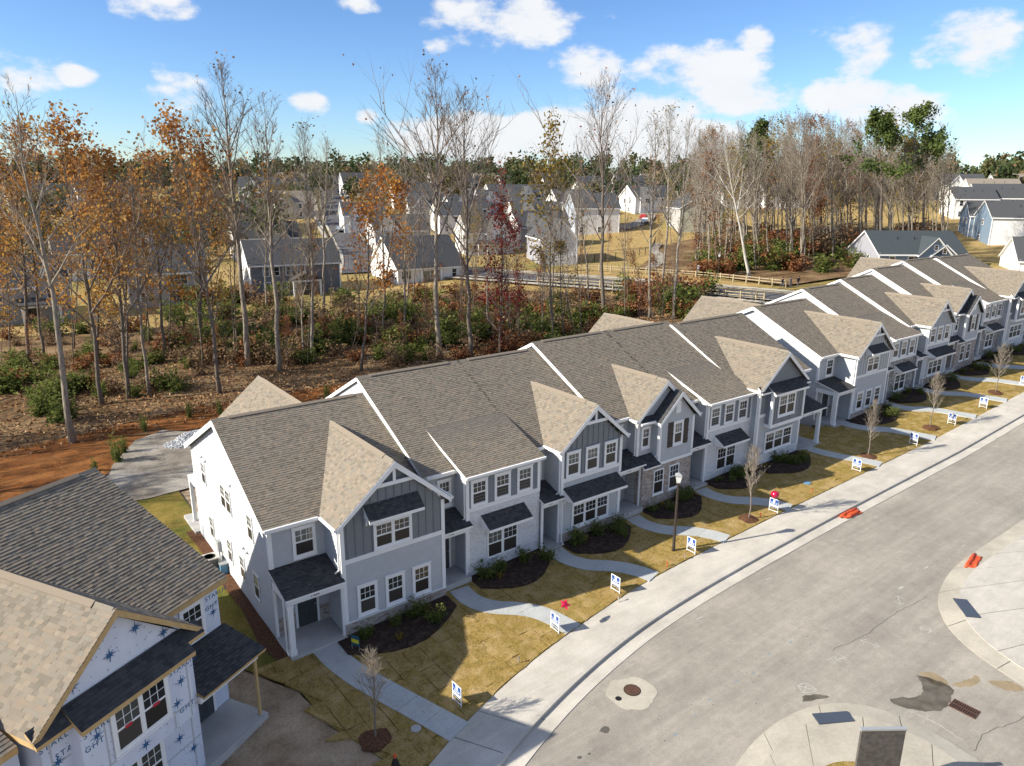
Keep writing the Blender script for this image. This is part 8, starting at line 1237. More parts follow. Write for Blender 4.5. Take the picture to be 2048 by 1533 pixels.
def low_brush():
    """the many smaller bushes that run together between the trunks"""
    mk = ['leaf_green', 'leaf_brown', 'leaf_rust', 'leaf_red']; V, n, M, t = [], 0, [], []
    for i, (x, y, z, h, k) in enumerate(SHRUBS[285:]):
        f = shrub_meshes(k, i % 3)[1]; q = np.empty(len(f.vertices) * 3); f.vertices.foreach_get('co', q); q = q.reshape(-1, 3); tt = np.empty(len(f.polygons)); f.attributes['tint'].data.foreach_get('value', tt)
        a = rng.uniform(0, 6.28); c, s_ = math.cos(a), math.sin(a); sx = h * rng.uniform(.9, 1.5)
        V.append(np.stack([x + sx * (q[:, 0] * c - q[:, 1] * s_), y + sx * (q[:, 0] * s_ + q[:, 1] * c), z + .1 + h * q[:, 2]], 1)); M += [mk.index(SK[k])] * len(tt); t.append(tt)
    V = np.vstack(V); m = len(V) // 4; me = bpy.data.meshes.new('low_brush'); me.from_pydata(V.tolist(), [], [(4 * i, 4 * i + 1, 4 * i + 2, 4 * i + 3) for i in range(m)])
    for q in mk: me.materials.append(MT[q])
    me.polygons.foreach_set('material_index', M); a = me.attributes.new('tint', 'FLOAT', 'FACE'); a.data.foreach_set('value', np.concatenate(t)); link('low_brush', me, kind='stuff')
low_brush()
def fallen_limbs():
    mb = MB()
    for _ in range(150):
        u, v = rng.uniform(-22, 84), rng.uniform(40, 72); a = rng.uniform(0, 6.28); l = rng.uniform(1.2, 5); r_ = rng.uniform(.02, .07); z = T(u, v) + .22
        mb.tube([(u, v, z), (u + l * .5 * math.cos(a), v + l * .5 * math.sin(a), z + rng.uniform(.0, .35)), (u + l * math.cos(a + .2), v + l * math.sin(a + .2), z + rng.uniform(0, .5))], [r_, r_ * .8, r_ * .3], 5)
    mb.build('fallen_limbs', 'bark_pale', kind='stuff')
fallen_limbs()

# ---- leaves lying in the wood and the far forest
def scatter_leaves():
    pts = []
    while len(pts) < 16000:
        u, v = rng.uniform(-25, 85), 38 + abs(rng.gauss(0, 16))
        if v < 78: pts.append((u, v, T(u, v) + .2 + rng.uniform(0, .06)))
    while len(pts) < 19000:
        u, v = rng.uniform(-25, 60), rng.uniform(26, 40)
        if not (-12 < u < 6 and v < 36): pts.append((u, v, T(u, v) + .27))
    rg = np.random.default_rng(3); me = leaf_mesh('fallen_leaves', np.array(pts), .20, 'leaf_litter', rg); o = link('fallen_leaves', me, kind='stuff')
scatter_leaves()
def far_forest(name, seed, groups, n, size):
    rg = np.random.default_rng(seed); C, t = [], []
    for (cnt, a0, a1, d0, d1, h0, h1, ppine) in groups:
        for _ in range(cnt):
            a = R(53.03 - rg.uniform(a0, a1)); d = rg.uniform(d0, d1); u, v = -11.3 + d * math.cos(a), -27.5 + d * math.sin(a)
            pine = rg.random() < ppine; h, w = rg.uniform(h0, h1), rg.uniform(2.2, 4.2); tone = rg.uniform(.06, .5) if pine else rg.uniform(.6, 1); z = T(u, v) - 1
            # several lobes per crown with gaps between them
            L_ = 7; lob = rg.normal(size=(L_, 3)); lob /= np.linalg.norm(lob, axis=1)[:, None]; top = .68 if pine else .58
            c0 = np.array([u, v, z + h * top]); lc = c0 + lob * np.array([w * .7, w * .7, h * (1 - top) * .75]); k = rg.integers(0, L_, n)
            q = rg.normal(size=(n, 3)) * np.array([w * .3, w * .3, h * .07]); C.append(lc[k] + q); t.append(np.clip(tone + rg.normal(size=n) * .09 + lob[k, 2] * .06, 0, 1))
            kk = 14; C.append(np.array([[u, v, z + h * .9 * j / kk] for j in range(kk)]) + rg.normal(size=(kk, 3)) * .12); t.append(np.full(kk, .8))
    C = np.vstack(C); t = np.concatenate(t); link(name, leaf_mesh(name, C, size, 'far_leaf', rg, t), kind='stuff')
far_forest('far_forest', 9, [(850, -44, 44, 345, 470, 9, 21, .75), (60, 26, 42, 300, 345, 9, 17, .8)], 150, 1.15)
far_forest('distant_trees', 10, [(90, -42, -18, 175, 250, 10, 16, .35), (90, -18, 4, 262, 330, 9, 15, .45), (110, 4, 26, 255, 330, 9, 15, .6)], 200, .8)

# ------------------------------------------------------------------ walks and beds in front of the houses
PW = 1.05
def walk_path(label_parent, C, w=PW):
    C = smooth_line(C, 2); A, B = [], []
    for i, p in enumerate(C):
        d = (C[min(i + 1, len(C) - 1)] - C[max(i - 1, 0)]).normalized(); n = Vector((-d.y, d.x, 0)); A.append(p + n * w / 2); B.append(p - n * w / 2)
    slabs('slab', A, B, 'concrete_path', lambda u, v: G(u, v) + .085, 1.35, label_parent, .16, .014, 4)
path = MB(); path.box(-30, -29.9, -40, -39.9, -5, -4.9); path = path.build('path', 'joint', kind='structure')
E_ENT = [(-1.1, 0), (6.2, 0), (12.5, 0), (18.75, 0), (25.1, 0), (37.6, 1)]
def sin_v(u):
    for a, b in zip(S_IN, S_IN[1:]):
        if a.x <= u <= b.x: return a.y + (b.y - a.y) * (u - a.x) / (b.x - a.x)
    return -5.0
walk_path(path, [(-1.1, -.15), (-1.02, -1.4), (-.62, -3.1), (.05, -5.0), (.55, -6.6), (.98, -8.0)], 1.15)
for base, dv in ((0, 0), (BU, BV)):
    for e, q in (E_ENT[1:] if base == 0 else E_ENT):
        u = e + base; vs = .1 + dv
        if u - base > 36: pts = [(u - .4, vs), (u - .3, vs - 1.5), (u + .3, vs - 3), (u + .9, -4.2), (u + 1.1, sin_v(u + 1.1) + .02)]
        else: pts = [(u, vs), (u - .12, vs - 1.1), (u + .35, vs - 2.3), (u + 1.5, vs - 3.2), (u + 2.2, -4.2), (u + 2.45, sin_v(u + 2.45) + .02)]
        walk_path(path, pts)
BEDS = [(-.5, 5.3, 0, 0), (7.1, 11.9, .68, 1), (13.15, 17.75, .34, 2), (19.75, 24.2, .38, 3), (26.05, 30.7, .68, 4), (30.8, 36.1, .1, 5)]
BL = ['before the end townhouse', 'before the first white brick front', 'before the dark gable with the wide awning', 'behind the street lamp', 'behind the second young tree', 'before the bay window', 'before the first far row house', 'before the first far stone front', 'before the light board gable with awning', 'before the far shuttered house', 'before the second far stone front', 'at the far end of the far row']
tuft = {}
def tuft_mesh(k):
    if k in tuft: return tuft[k]
    mb = MB(); rr = random.Random(k)
    for i in range(46):
        a = rr.uniform(0, 6.28); b = rr.uniform(.1, .6); h = rr.uniform(.2, .42); p = Vector((math.cos(a) * .05, math.sin(a) * .05, 0)); q = Vector((math.cos(a) * b * .6, math.sin(a) * b * .6, h)); s = Vector((-math.sin(a), math.cos(a), 0)) * .012
        m_ = p.lerp(q, .6) + Vector((0, 0, .08)); mb.add([p - s, p + s, m_ + s, m_ - s, q], [(0, 1, 2, 3), (3, 2, 4)], 0, rr.random())
    tuft[k] = mb.mesh('blades', ['leaf_ochre' if k % 2 else 'leaf_green']); return tuft[k]
i = 0
for base, dv in ((0, 0), (BU, BV)):
    for (a, b, v, e) in BEDS:
        a2, b2, v2 = a + base, b + base, v + dv
        n = 7; out = [(a2 + (b2 - a2) * t / n, v2 - 1.0 - 1.45 * math.sin(math.pi * min(1, t / n * .92 + .06))) for t in range(n + 1)]
        ff = (a2, v2) if e else (a2, v2 - .25)
        drape('mulch_bed', [(a2 - .0, v2 + .1), (b2, v2 + .1)] + out[::-1], 'mulch', lambda uu, vv, o=v2: G(uu, vv) + .125 + .04 * math.sin(min(1, max(0, (o - vv) / 2.4)) * math.pi), .35, thick=.1, kind='structure', jitter=.035)
        for k in range(9 if base == 0 else 6):
            x = a2 + .5 + (b2 - a2 - .9) * rng.random(); y = v2 - rng.choice((.55, .6, .7, 1.2, 1.5, 1.8)); z = G(x, y) + .13
            if y < v2 - 1.0 - 1.2 * math.sin(math.pi * (x - a2) / (b2 - a2)): y = v2 - .7
            if k % 3 == 2:
                o = thing('grass_tuft', 'grass tuft in the mulch bed ' + BL[i], 'plant', (x, y, z), rng.uniform(0, 6), 'tufts in the bed ' + BL[i]); link('blades', tuft_mesh(rng.randrange(4)), o)
            else:
                h = rng.uniform(.5, .95); o = thing('garden_shrub', 'small green shrub in the mulch bed ' + BL[i], 'shrub', (x, y, z), rng.uniform(0, 6), 'shrubs in the bed ' + BL[i]); o.scale = (h, h, h * .9)
                s_, f_ = shrub_meshes('green', rng.randrange(3)); link('stems', s_, o); link('foliage', f_, o)
        i += 1

lawn_blades()
# ------------------------------------------------------------------ saplings along the street
def sapling(x, y, H, label, var):
    z = G(x, y) + .05; o = place_tree('sapling', var, (x, y, z), (rng.uniform(-.1, .1), rng.uniform(-.1, .1), H), label, 'young street trees', 'sapling')
    c = [(x + r_ * math.cos(t), y + r_ * math.sin(t)) for t in np.arange(0, 6.28, .42) for r_ in (rng.uniform(.5, .66),)]
    drape('mulch_ring', c, 'mulch_red', lambda u, v: G(u, v) + .09 + .16 * max(0, 1 - math.hypot(u - x, v - y) / .55), .2, thick=.08, kind='structure', jitter=.05)
for (x, y, H, l, v) in [(-1.75, -6.4, 3.6, 'young bare tree in shade beside the walk of end townhouse 1424', 0), (24.2, -4.3, 4.4, 'young bare tree beside the sign with the round red balloon', 1), (39.4, -3.7, 4.0, 'young bare tree before the gap between the two rows', 2), (49.1, -3.7, 4.2, 'young bare tree in front of the first far row townhouse', 1), (62.2, -3.5, 4.3, 'young bare tree farthest along the street', 0)]: sapling(x, y, H, l, v)

# ------------------------------------------------------------------ yard signs
def sign_meshes():
    f = MB()
    for y in (-.33, .33): f.box(-.015, .015, y - .018, y + .018, -.15, 1.02)
    f.box(-.014, .014, -.312, .312, .10, .135); f.box(-.014, .014, -.312, .312, .985, 1.02)
    p = MB(); p.box(-.008, .008, -.31, .31, .33, .985)
    b = MB(); w = MB()
    for s in (-1, 1):           # printed both sides
        X = lambda x: sorted((s * x, s * (x + .001)))
        def q(mb, y0, y1, z0, z1, d=.0085, mi=0): a = X(d); mb.box(a[0], a[1], y0, y1, z0, z1, mi)
        q(b, -.305, -.08, .75, .98); q(b, .08, .305, .75, .98); q(b, -.305, .305, .575, .735); q(b, -.29, .29, .345, .42, mi=1)
        # white curl between the blue panels
        for t in np.arange(0, 6.3, .45):
            r_ = .075; yy = r_ * math.sin(t) * (.9 if t < 3.2 else .75); zz = .865 + .075 * math.cos(t); q(w, yy - .022, yy + .022, zz - .022, zz + .022, .0092, 0)
        for k in range(7): q(w, -.21 + k * .062, -.21 + k * .062 + .042, .635, .69, .0098)
        for k in range(8): q(b, -.2 + k * .052, -.2 + k * .052 + .036, .50, .545, mi=0)
        for k in range(6): q(b, -.15 + k * .052, -.15 + k * .052 + .036, .455, .475, mi=0)
    return f.mesh('frame', ['sign_white']), p.mesh('panel', ['sign_white']), b.mesh('print', ['sign_blue', 'sign_navy']), w.mesh('emblem', ['sign_white'])
_SM = sign_meshes()
for x, y, l in [(1.75, -6.65, 'blue and white yard sign in shade by the first curved walk'), (7.9, -5.45, 'blue and white yard sign with a red star balloon, second from the left'), (12.4, -4.85, 'blue and white yard sign in front of the dark gable with the wide awning'), (18.4, -4.7, 'blue and white yard sign right beside the street lamp'), (26.2, -4.65, 'blue and white yard sign behind the round red balloon'), (36.2, -4.5, 'blue and white yard sign past the bay windowed townhouse'), (44.5, -4.5, 'blue and white yard sign before the first far row townhouse'), (51.2, -4.4, 'blue and white yard sign beside the fourth young tree'), (57.2, -4.4, 'blue and white yard sign on the far lawn, second from the right edge'), (66.3, -4.3, 'blue and white yard sign at the right edge of the photo')]:
    o = thing('yard_sign', l, 'sign', (x, y, G(x, y) + .04), rng.uniform(-.06, .06), 'blue and white yard signs'); o.scale = (.88, .88, .88); fr = link('frame', _SM[0], o); pn = link('panel', _SM[1], o); link('print', _SM[2], pn); link('emblem', _SM[3], pn)
def star_balloon():
    mb = MB(); pts = [(.30 if i % 2 == 0 else .15) for i in range(10)]; n = 10
    vs = [(0, 0, .09), (0, 0, -.09)] + [(pts[i] * math.sin(math.pi * i / 5), pts[i] * math.cos(math.pi * i / 5), 0) for i in range(n)] 
    mid = [(pts[i] * .55 * math.sin(math.pi * i / 5), pts[i] * .55 * math.cos(math.pi * i / 5), s * .085) for s in (1, -1) for i in range(n)]
    vs += mid; f = []
    for i in range(n):
        j = (i + 1) % n; f += [(0, 12 + i, 12 + j), (1, 22 + j, 22 + i), (12 + i, 2 + i, 2 + j, 12 + j), (22 + j, 2 + j, 2 + i, 22 + i)]
    mb.add(vs, f); return mb
b = star_balloon().build('star_balloon', 'balloon_red'); b.location = (8.45, -5.5, G(8.4, -5.5) + 1.25); b.rotation_euler = (R(38), R(-18), R(20)); tag(b, 'red foil star balloon floating beside the second yard sign', 'balloon')
b = MB(); b.lathe([(.02, -.22), (.15, -.17), (.24, -.06), (.26, .05), (.2, .17), (.08, .24), (.01, .25)], sides=14); b = b.build('round_balloon', 'balloon_red', smooth=True); b.location = (26.35, -4.55, G(26, -5) + 1.15); tag(b, 'round red balloon at the top of the yard sign before the bay windowed house', 'balloon')
o = thing('yard_sign', 'small teal and yellow sign standing in the mulch bed of townhouse 1424', 'sign', (-.12, -1.25, G(0, -1.2) + .1), R(-62))
b = MB(); b.box(-.22, .22, -.008, .008, .28, .78); b.build('panel', 'sign_teal', o); b = MB(); b.box(-.2, .2, -.012, -.008, .42, .60); b.build('print', 'sign_yellow', o); b = MB(); b.box(-.2, -.185, -.006, .006, -.2, .3); b.box(.185, .2, -.006, .006, -.2, .3); b.build('frame', 'metal_grey', o)

# ------------------------------------------------------------------ street lamp
def lamp(x, y, H, label, z=None):
    o = thing('street_lamp', label, 'street lamp', (x, y, (G(x, y) if z is None else z) + .03))
    p = MB(); p.lathe([(.10, -.2), (.10, .25), (.085, .3), (.075, 1.5), (.062, H - .55), (.075, H - .5)], sides=12); p.build('pole', 'post_bronze', o, smooth=True)
    h = MB(); h.lathe([(.05, H - .52), (.13, H - .42), (.145, H - .36)], sides=10); h.build('collar', 'post_bronze', o)
    g = MB(); g.lathe([(.13, H - .36), (.23, H + .02)], sides=4); g.build('lamp_glass', 'lamp_glass', o)
    c = MB(); c.lathe([(.25, H + .02), (.26, H + .07), (.12, H + .17), (.03, H + .2), (.02, H + .27)], sides=4); c.build('lamp_cap', 'metal_grey', o); return o
lamp(17.76, -4.0, 4.5, 'bronze street lamp with square lantern on the lawn before townhouse 1420')
lamp(93.0, 51.6, 4.8, 'distant dark street lamp beside the fenced road', T(93, 51.6))

# ------------------------------------------------------------------ things in and on the street
def disc(name, x, y, r, z, m, parent=street, jag=0, sx=1, rot=0, n=40, th=.006):
    mb = MB(); P = []
    for i in range(n):
        t = 6.2832 * i / n; q = r * (1 + jag * mnoise(Vector((math.cos(t) * 1.7 + x, math.sin(t) * 1.7 + y, 1))) + jag * .35 * mnoise(Vector((math.cos(t) * 9, math.sin(t) * 9, x)))); a, b = q * sx * math.cos(t), q * math.sin(t)
        P.append((x + a * math.cos(rot) - b * math.sin(rot), y + a * math.sin(rot) + b * math.cos(rot)))
    mb.prism([(px, py, ZR(px, py) + z) for px, py in P], (0, 0, th)); return mb.build(name, m, parent)
disc('concrete_collar', 7.85, -10.4, 1.0, -.002, 'concrete_new', jag=.22, th=.012)
o = thing('manhole', 'round rusty manhole cover set in a pale concrete patch of the street', 'manhole cover', (8.0, -10.3, ZR(8, -10.3) + .008))
m_ = MB(); m_.lathe([(.36, 0), (.36, .012), (.33, .014)], sides=28); m_.build('ring', 'iron_hole', o); m_ = MB(); m_.lathe([(.325, .004), (.325, .016), (.30, .018)], sides=28)
for i in range(-4, 5):
    for j in range(-4, 5):
        if i * i + j * j < 17 and (i + j) % 2 == 0: m_.box(i * .062 - .018, i * .062 + .018, j * .062 - .018, j * .062 + .018, .017, .024)
m_.build('cover', 'rust_iron', o)
o = thing('valve_cover', 'small dark valve cover beside the manhole', 'valve cover', (7.2, -10.3, ZR(7.2, -10.3) + .008)); m_ = MB(); m_.lathe([(.13, 0), (.13, .012), (.11, .016)], sides=18); m_.build('cover', 'iron_hole', o)
o = thing('drain_grate', 'rusty rectangular drain grate in the mouth of the side street', 'drain grate', (17.5, -19.12, ZR(17.5, -19) + .004), R(2)); m_ = MB(); m_.box(-.30, .30, -.46, .46, 0, .006); m_.build('frame', 'iron_hole', o)  # near-black sheet under the bars stands for the dark pit
m_ = MB(); m_.box(-.32, -.27, -.48, .48, 0, .022); m_.box(.27, .32, -.48, .48, 0, .022); m_.box(-.27, .27, -.48, -.44, 0, .022); m_.box(-.27, .27, .44, .48, 0, .022); m_.box(-.025, .025, -.44, .44, 0, .022); m_.build('rim', 'rust_iron', o)
bar_ = MB(); bar_.box(-.26, .26, -.017, .017, 0, .02); bm_ = bar_.mesh('bar', ['rust_iron'])
for i in range(11): link('bar', bm_, o, (0, -.39 + i * .078, 0))
def tactile(x, y, rz, w, l, label):
    o = thing('tactile_plate', label, 'paving plate', (x, y, ZC(x, y) + .03), rz); m_ = MB(); m_.box(-w / 2, w / 2, -l / 2, l / 2, -.04, .008); m_.build('plate', 'tactile', o); d = MB()
    nx, ny = int(w / .1), int(l / .1)
    for i in range(nx):
        for j in range(ny): d.lathe([(.028, .008), (.02, .016)], (-w / 2 + .06 + i * (w - .12) / (nx - 1), -l / 2 + .06 + j * (l - .12) / (ny - 1), 0), 6)
    d.build('domes', 'tactile', o, kind='stuff')
tactile(24.6, -16.3, R(-47), .62, 1.55, 'dark blue bumpy plate in the pavement of the right street corner'); tactile(12.85, -16.3, R(-31), 1.45, .55, 'dark blue bumpy plate in the pavement of the bottom corner')
def sock(x, y, rz, label):
    o = thing('drain_sock', label, 'silt sock', (x, y, zg(x) - .30), rz)
    for k, (a, b, r_) in enumerate([((-1.0, .1, .05), (1.0, .12, .06), .11), ((-.7, -.22, .04), (.8, -.2, .05), .10)]):
        m_ = MB(); P = [Vector(a).lerp(Vector(b), t / 6) + Vector((0, rng.uniform(-.04, .04), rng.uniform(-.01, .02))) for t in range(7)]; m_.tube(P, [r_ * (.5 if t in (0, 6) else rng.uniform(.85, 1.1)) for t in range(7)], 8); m_.build('tube', 'orange_sock', o, smooth=True)
    m_ = MB(); m_.prism([(-.8, -.25, .03), (.75, -.4, .02), (.9, .1, .05), (-.9, .08, .06)], (0, 0, .03)); m_.build('fabric', 'orange_sock', o)
sock(29.9, -7.55, 0, 'orange silt sock in the gutter on the townhouse side of the street'); sock(29.6, -14.6, R(8), 'orange silt sock on the curb of the right street corner')
def stroke(P, w, name='spray_mark', m='paint_white'):
    mb = MB()
    for a, b in zip(P, P[1:]):
        a, b = Vector((a[0], a[1], 0)), Vector((b[0], b[1], 0)); d = (b - a).normalized(); n = Vector((-d.y, d.x, 0)) * w / 2; q = [a - n - d * w * .2, b - n + d * w * .2, b + n + d * w * .2, a + n - d * w * .2]
        mb.add([(p.x, p.y, ZR(p.x, p.y) + .004) for p in q], [(0, 1, 2, 3)])
    mb.build(name, m, street)
def arrow(x, y, a, L=.8):
    c, s = math.cos(a), math.sin(a); f = lambda p, q: (x + p * c - q * s, y + p * s + q * c)
    stroke([f(-L / 2, 0), f(L / 2, 0)], .03); stroke([f(L / 4, .2), f(L / 2, 0), f(L / 4, -.2)], .03); stroke([f(-L / 4, .2), f(-L / 2, 0), f(-L / 4, -.2)], .028)
arrow(18.6, -14.75, R(-75), .8); arrow(13.75, -14.65, R(-60), .75); arrow(13.7, -14.6, R(20), .7); arrow(16.6, -14.5, R(-30), .5); arrow(23.0, -13.9, R(35), .8); arrow(21.6, -15.8, R(-70), .5)
for k in range(3): stroke([(16.0 + k * .17, -14.15), (16.12 + k * .17, -14.25), (16.0 + k * .17, -14.42), (16.15 + k * .17, -14.5)], .025)
stroke([(15.75, -17.9), (15.85, -18.9), (15.7, -19.8)], .03)
for x in (8.9, 14.0, 19.5, 26.0, 30.6): stroke([(x, -8.75), (x + .35, -8.8)], .05)
for x, y in ((27.0, -13.3), (31, -13.5), (24.0, -13.4)): stroke([(x, y), (x + .35, y - .03)], .06)
for i in range(7): disc('spray_dot', 7.6 + i * 1.35 + rng.uniform(-.3, .3), -12.9 + i * .08 + rng.uniform(-.15, .15), rng.uniform(.04, .075), .003, 'paint_blue', jag=.8, sx=1.6, n=14, th=.001)
for i in range(40): disc('oil_spot', 4 + rng.random() ** 1.2 * 14, -12.7 - rng.gauss(0, .5) + (.0), rng.uniform(.012, .035), .003, 'stain_oil', jag=.5, n=9, th=.001)
for x, y, r_ in ((3.9, -11.6, .07), (4.3, -11.7, .05), (3.5, -12.3, .08), (3.75, -12.45, .06), (5.6, -11.2, .16), (14.8, -20.4, .08)): disc('oil_spot', x, y, r_, .003, 'stain_oil', jag=.6, sx=1.4, n=16, th=.001)
def blot(P, m, name='stain'):
    P = smooth_line(P + [P[0]], 3); mb = MB(); Q = [(p.x + .07 * mnoise(p * 4) + .05 * mnoise(p * 13), p.y + .07 * mnoise(p * 4 + Vector((9, 9, 9))) + .05 * mnoise(p * 13 + Vector((5, 2, 9)))) for p in P[:-1]]; mb.prism([(x, y, ZR(x, y) + .002) for x, y in Q], (0, 0, .001)); mb.build(name, m, street)
blot([(18.1, -17.0), (18.4, -17.7), (18.5, -18.3), (17.6, -18.6), (16.9, -18.65), (16.3, -18.4), (15.8, -17.9), (15.6, -17.2), (15.75, -17.0), (16.2, -17.3), (16.8, -17.75), (17.5, -17.6)], 'stain_dark'); blot([(18.3, -17.0), (18.9, -17.4), (18.6, -18.2), (18.1, -18.0), (18.0, -17.5)], 'stain_tan'); blot([(18.6, -18.2), (19.6, -18.5), (20.2, -18.6), (19.6, -18.9), (18.8, -18.6)], 'stain_tan'); blot([(19.9, -18.95), (20.8, -19.6), (20.6, -20.3), (19.9, -19.7)], 'stain_tan'); blot([(12.9, -14.98), (13.3, -14.8), (13.8, -15.15), (14.1, -15.6), (13.4, -15.22)], 'stain_dark')
def crack(P):
    q = [Vector((p[0], p[1], 0)) for p in P]; out = []
    for a, b in zip(q, q[1:]):
        for t in range(8): out.append(a.lerp(b, t / 8) + Vector((rng.uniform(-.05, .05), rng.uniform(-.05, .05), 0)))
    stroke([(p.x, p.y) for p in out], .018, 'crack', 'joint')
crack([(24.3, -14.6), (22, -14.35), (19, -14.3), (16.5, -13.9)]); crack([(20.4, -21), (18.3, -20.6), (16.6, -20.1), (15.3, -20.3)])
# notice panel seen from behind on the bottom corner
o = thing('notice_panel', 'tall dark panel board standing on the lawn of the bottom street corner', 'panel board', (10.5, -19.05, ZC(10.5, -19)), math.atan2(-.85, 1.2) + math.pi)
m_ = MB(); m_.box(-.74, .74, -.05, .05, .25, 2.68); m_.build('panel', 'panel_dark', o); m_ = MB(); m_.box(-.77, .77, -.07, .07, 2.68, 2.74); m_.build('cap', 'metal_grey', o)
m_ = MB()
for x in (-.6, .6): m_.box(x - .05, x + .05, -.12, -.05, -.3, 2.6)
m_.build('post', 'lumber', o)
o = thing('silt_cone', 'dark cone shaped cover with an orange tip at the bottom edge, beside the dirt', 'cone', (-1.9, -8.3, G(-1.9, -8.3))); m_ = MB(); m_.lathe([(.30, 0), (.22, .25), (.1, .65), (.05, .8)], sides=9); m_.build('cover', 'black', o); m_ = MB(); m_.lathe([(.06, .78), (.05, .92), (.02, .95)], sides=8); m_.build('tip', 'orange_sock', o)
o = thing('meter_lid', 'round water meter lid in the shaded lawn by the first walk', 'meter lid', (-.25, -6.85, G(-.25, -6.85) + .07)); m_ = MB(); m_.lathe([(.2, 0), (.2, .03), (.17, .035)], sides=16); m_.build('lid', 'metal_grey', o)
o = thing('meter_lid', 'round water meter lid in the sunny lawn before the bay windowed house', 'meter lid', (31.6, -3.6, G(31.6, -3.6) + .07)); m_ = MB(); m_.lathe([(.25, 0), (.25, .03), (.2, .04)], sides=16); m_.build('lid', 'utility_blue', o)
for k, (x, y, l) in enumerate([(11.9, -5.6, 'beside the sign before the wide awning'), (17.6, -4.95, 'left of the lamp\'s yard sign'), (5.2, -6.2, 'on the first lawn'), (16.2, -4.9, 'left of the street lamp'), (24.9, -4.6, 'beside the second young tree'), (30.5, -4.6, 'before the bay windowed house')]):
    m_ = MB(); m_.box(-.015, .015, -.015, .015, -.1, .3); m_.box(-.02, .1, -.006, .006, .2, .32); b = m_.build('marker_flag', 'orange_sock' if k > 2 else 'brick_tan'); b.location = (x, y, G(x, y) + .05); b.rotation_euler = (rng.uniform(-.2, .2), rng.uniform(-.2, .2), rng.uniform(0, 3)); tag(b, 'small pinkish marker stake in the sod ' + l, 'marker')

# ------------------------------------------------------------------ beside and behind the near row
o = thing('air_conditioner', 'beige air conditioner unit on the side lawn beside the sunlit white wall', 'air conditioner', (-3.35, 9.9, G(-3.3, 9.9)), 0)
m_ = MB(); m_.box(-.45, .45, -.45, .45, -.1, .04); m_.build('pad', 'concrete_slab', o); m_ = MB(); m_.box(-.4, .4, -.4, .4, .04, .14); m_.box(-.4, .4, -.4, .4, .86, .92)
for x in (-.38, .38):
    for y in (-.38, .38): m_.box(x - .03, x + .03, y - .03, y + .03, .14, .86)
m_.build('cabinet', 'ac_beige', o); m_ = MB(); m_.box(-.37, .37, -.37, .37, .14, .86); m_.build('coil', 'ac_grill', o); m_ = MB()
for r_ in (.1, .17, .24, .31): m_.lathe([(r_, .92), (r_ + .012, .925), (r_, .93)], sides=20)
m_.build('fan_guard', 'metal_dark', o)
o = thing('utility_box', 'blue utility box against the sunlit white side wall', 'utility box', (-2.85, 9.3, G(-2.8, 9.3))); m_ = MB(); m_.box(-.18, .2, -.25, .25, 0, .62); m_.build('box', 'utility_blue', o); m_ = MB(); m_.box(-.2, .22, -.27, .27, .62, .67); m_.build('lid', 'metal_grey', o)
def stone_pile():
    C, F, t = [], [], []; mb = MB()
    n = 26; prof = lambda x, y: 1.0 * max(0, 1 - math.hypot(x / 2.6, y / 1.8)) ** .8 + .55 * max(0, 1 - math.hypot((x + 1.9) / 1.7, (y + .3) / 1.2))
    vs = [(-4 + 8 * i / n, -2.4 + 4.8 * j / n, prof(-4 + 8 * i / n, -2.4 + 4.8 * j / n) - .05) for j in range(n + 1) for i in range(n + 1)]
    mb.add(vs, [(j * (n + 1) + i, j * (n + 1) + i + 1, (j + 1) * (n + 1) + i + 1, (j + 1) * (n + 1) + i) for j in range(n) for i in range(n)])
    base = [(-.06, -.05, 0), (.05, -.06, .01), (.06, .05, 0), (-.04, .06, -.01), (0, 0, .07)]
    for _ in range(2600):
        x, y = rng.uniform(-3.6, 2.7), rng.uniform(-1.9, 1.9); h = prof(x, y)
        if h < .04: continue
        s = rng.uniform(.6, 1.5); a = rng.uniform(0, 6); c, q = math.cos(a), math.sin(a)
        mb.add([(x + s * (p[0] * c - p[1] * q), y + s * (p[0] * q + p[1] * c), h - .05 + s * p[2] + .02) for p in base], [(0, 1, 4), (1, 2, 4), (2, 3, 4), (3, 0, 4)], 0, rng.random())
    b = mb.build('gravel_pile', 'stone_pile'); b.location = (2.2, 30.6, T(2, 30.6) + .12); b.rotation_euler = (0, 0, R(-15)); tag(b, 'heap of pale grey gravel at the end of the rear drive', 'gravel pile')
stone_pile()
for k, (x, y, h, l) in enumerate([(-4.6, 30.0, 1.9, 'tallest of the evergreen saplings in the pine straw'), (-3.9, 31.6, 1.3, 'evergreen sapling behind the tallest one in the pine straw'), (-6.3, 29.0, 1.0, 'leftmost evergreen sapling in the pine straw'), (-1.6, 36.2, 1.3, 'evergreen sapling above the gravel drive end'), (2.2, 37.3, 1.3, 'evergreen sapling behind the gravel heap'), (4.6, 36.4, 1.4, 'evergreen sapling right of the gravel heap'), (9.5, 35.2, 1.4, 'evergreen sapling by the rear gable of townhouse 1424'), (13.5, 34.0, 1.5, 'evergreen sapling beyond the near row\'s second roof')]):
    o = thing('evergreen_sapling', l, 'shrub', (x, y, T(x, y) + .2), rng.uniform(0, 6)); o.scale = (h * .45, h * .45, h); a, b = shrub_meshes('green', k % 3); link('stems', a, o); link('foliage', b, o)

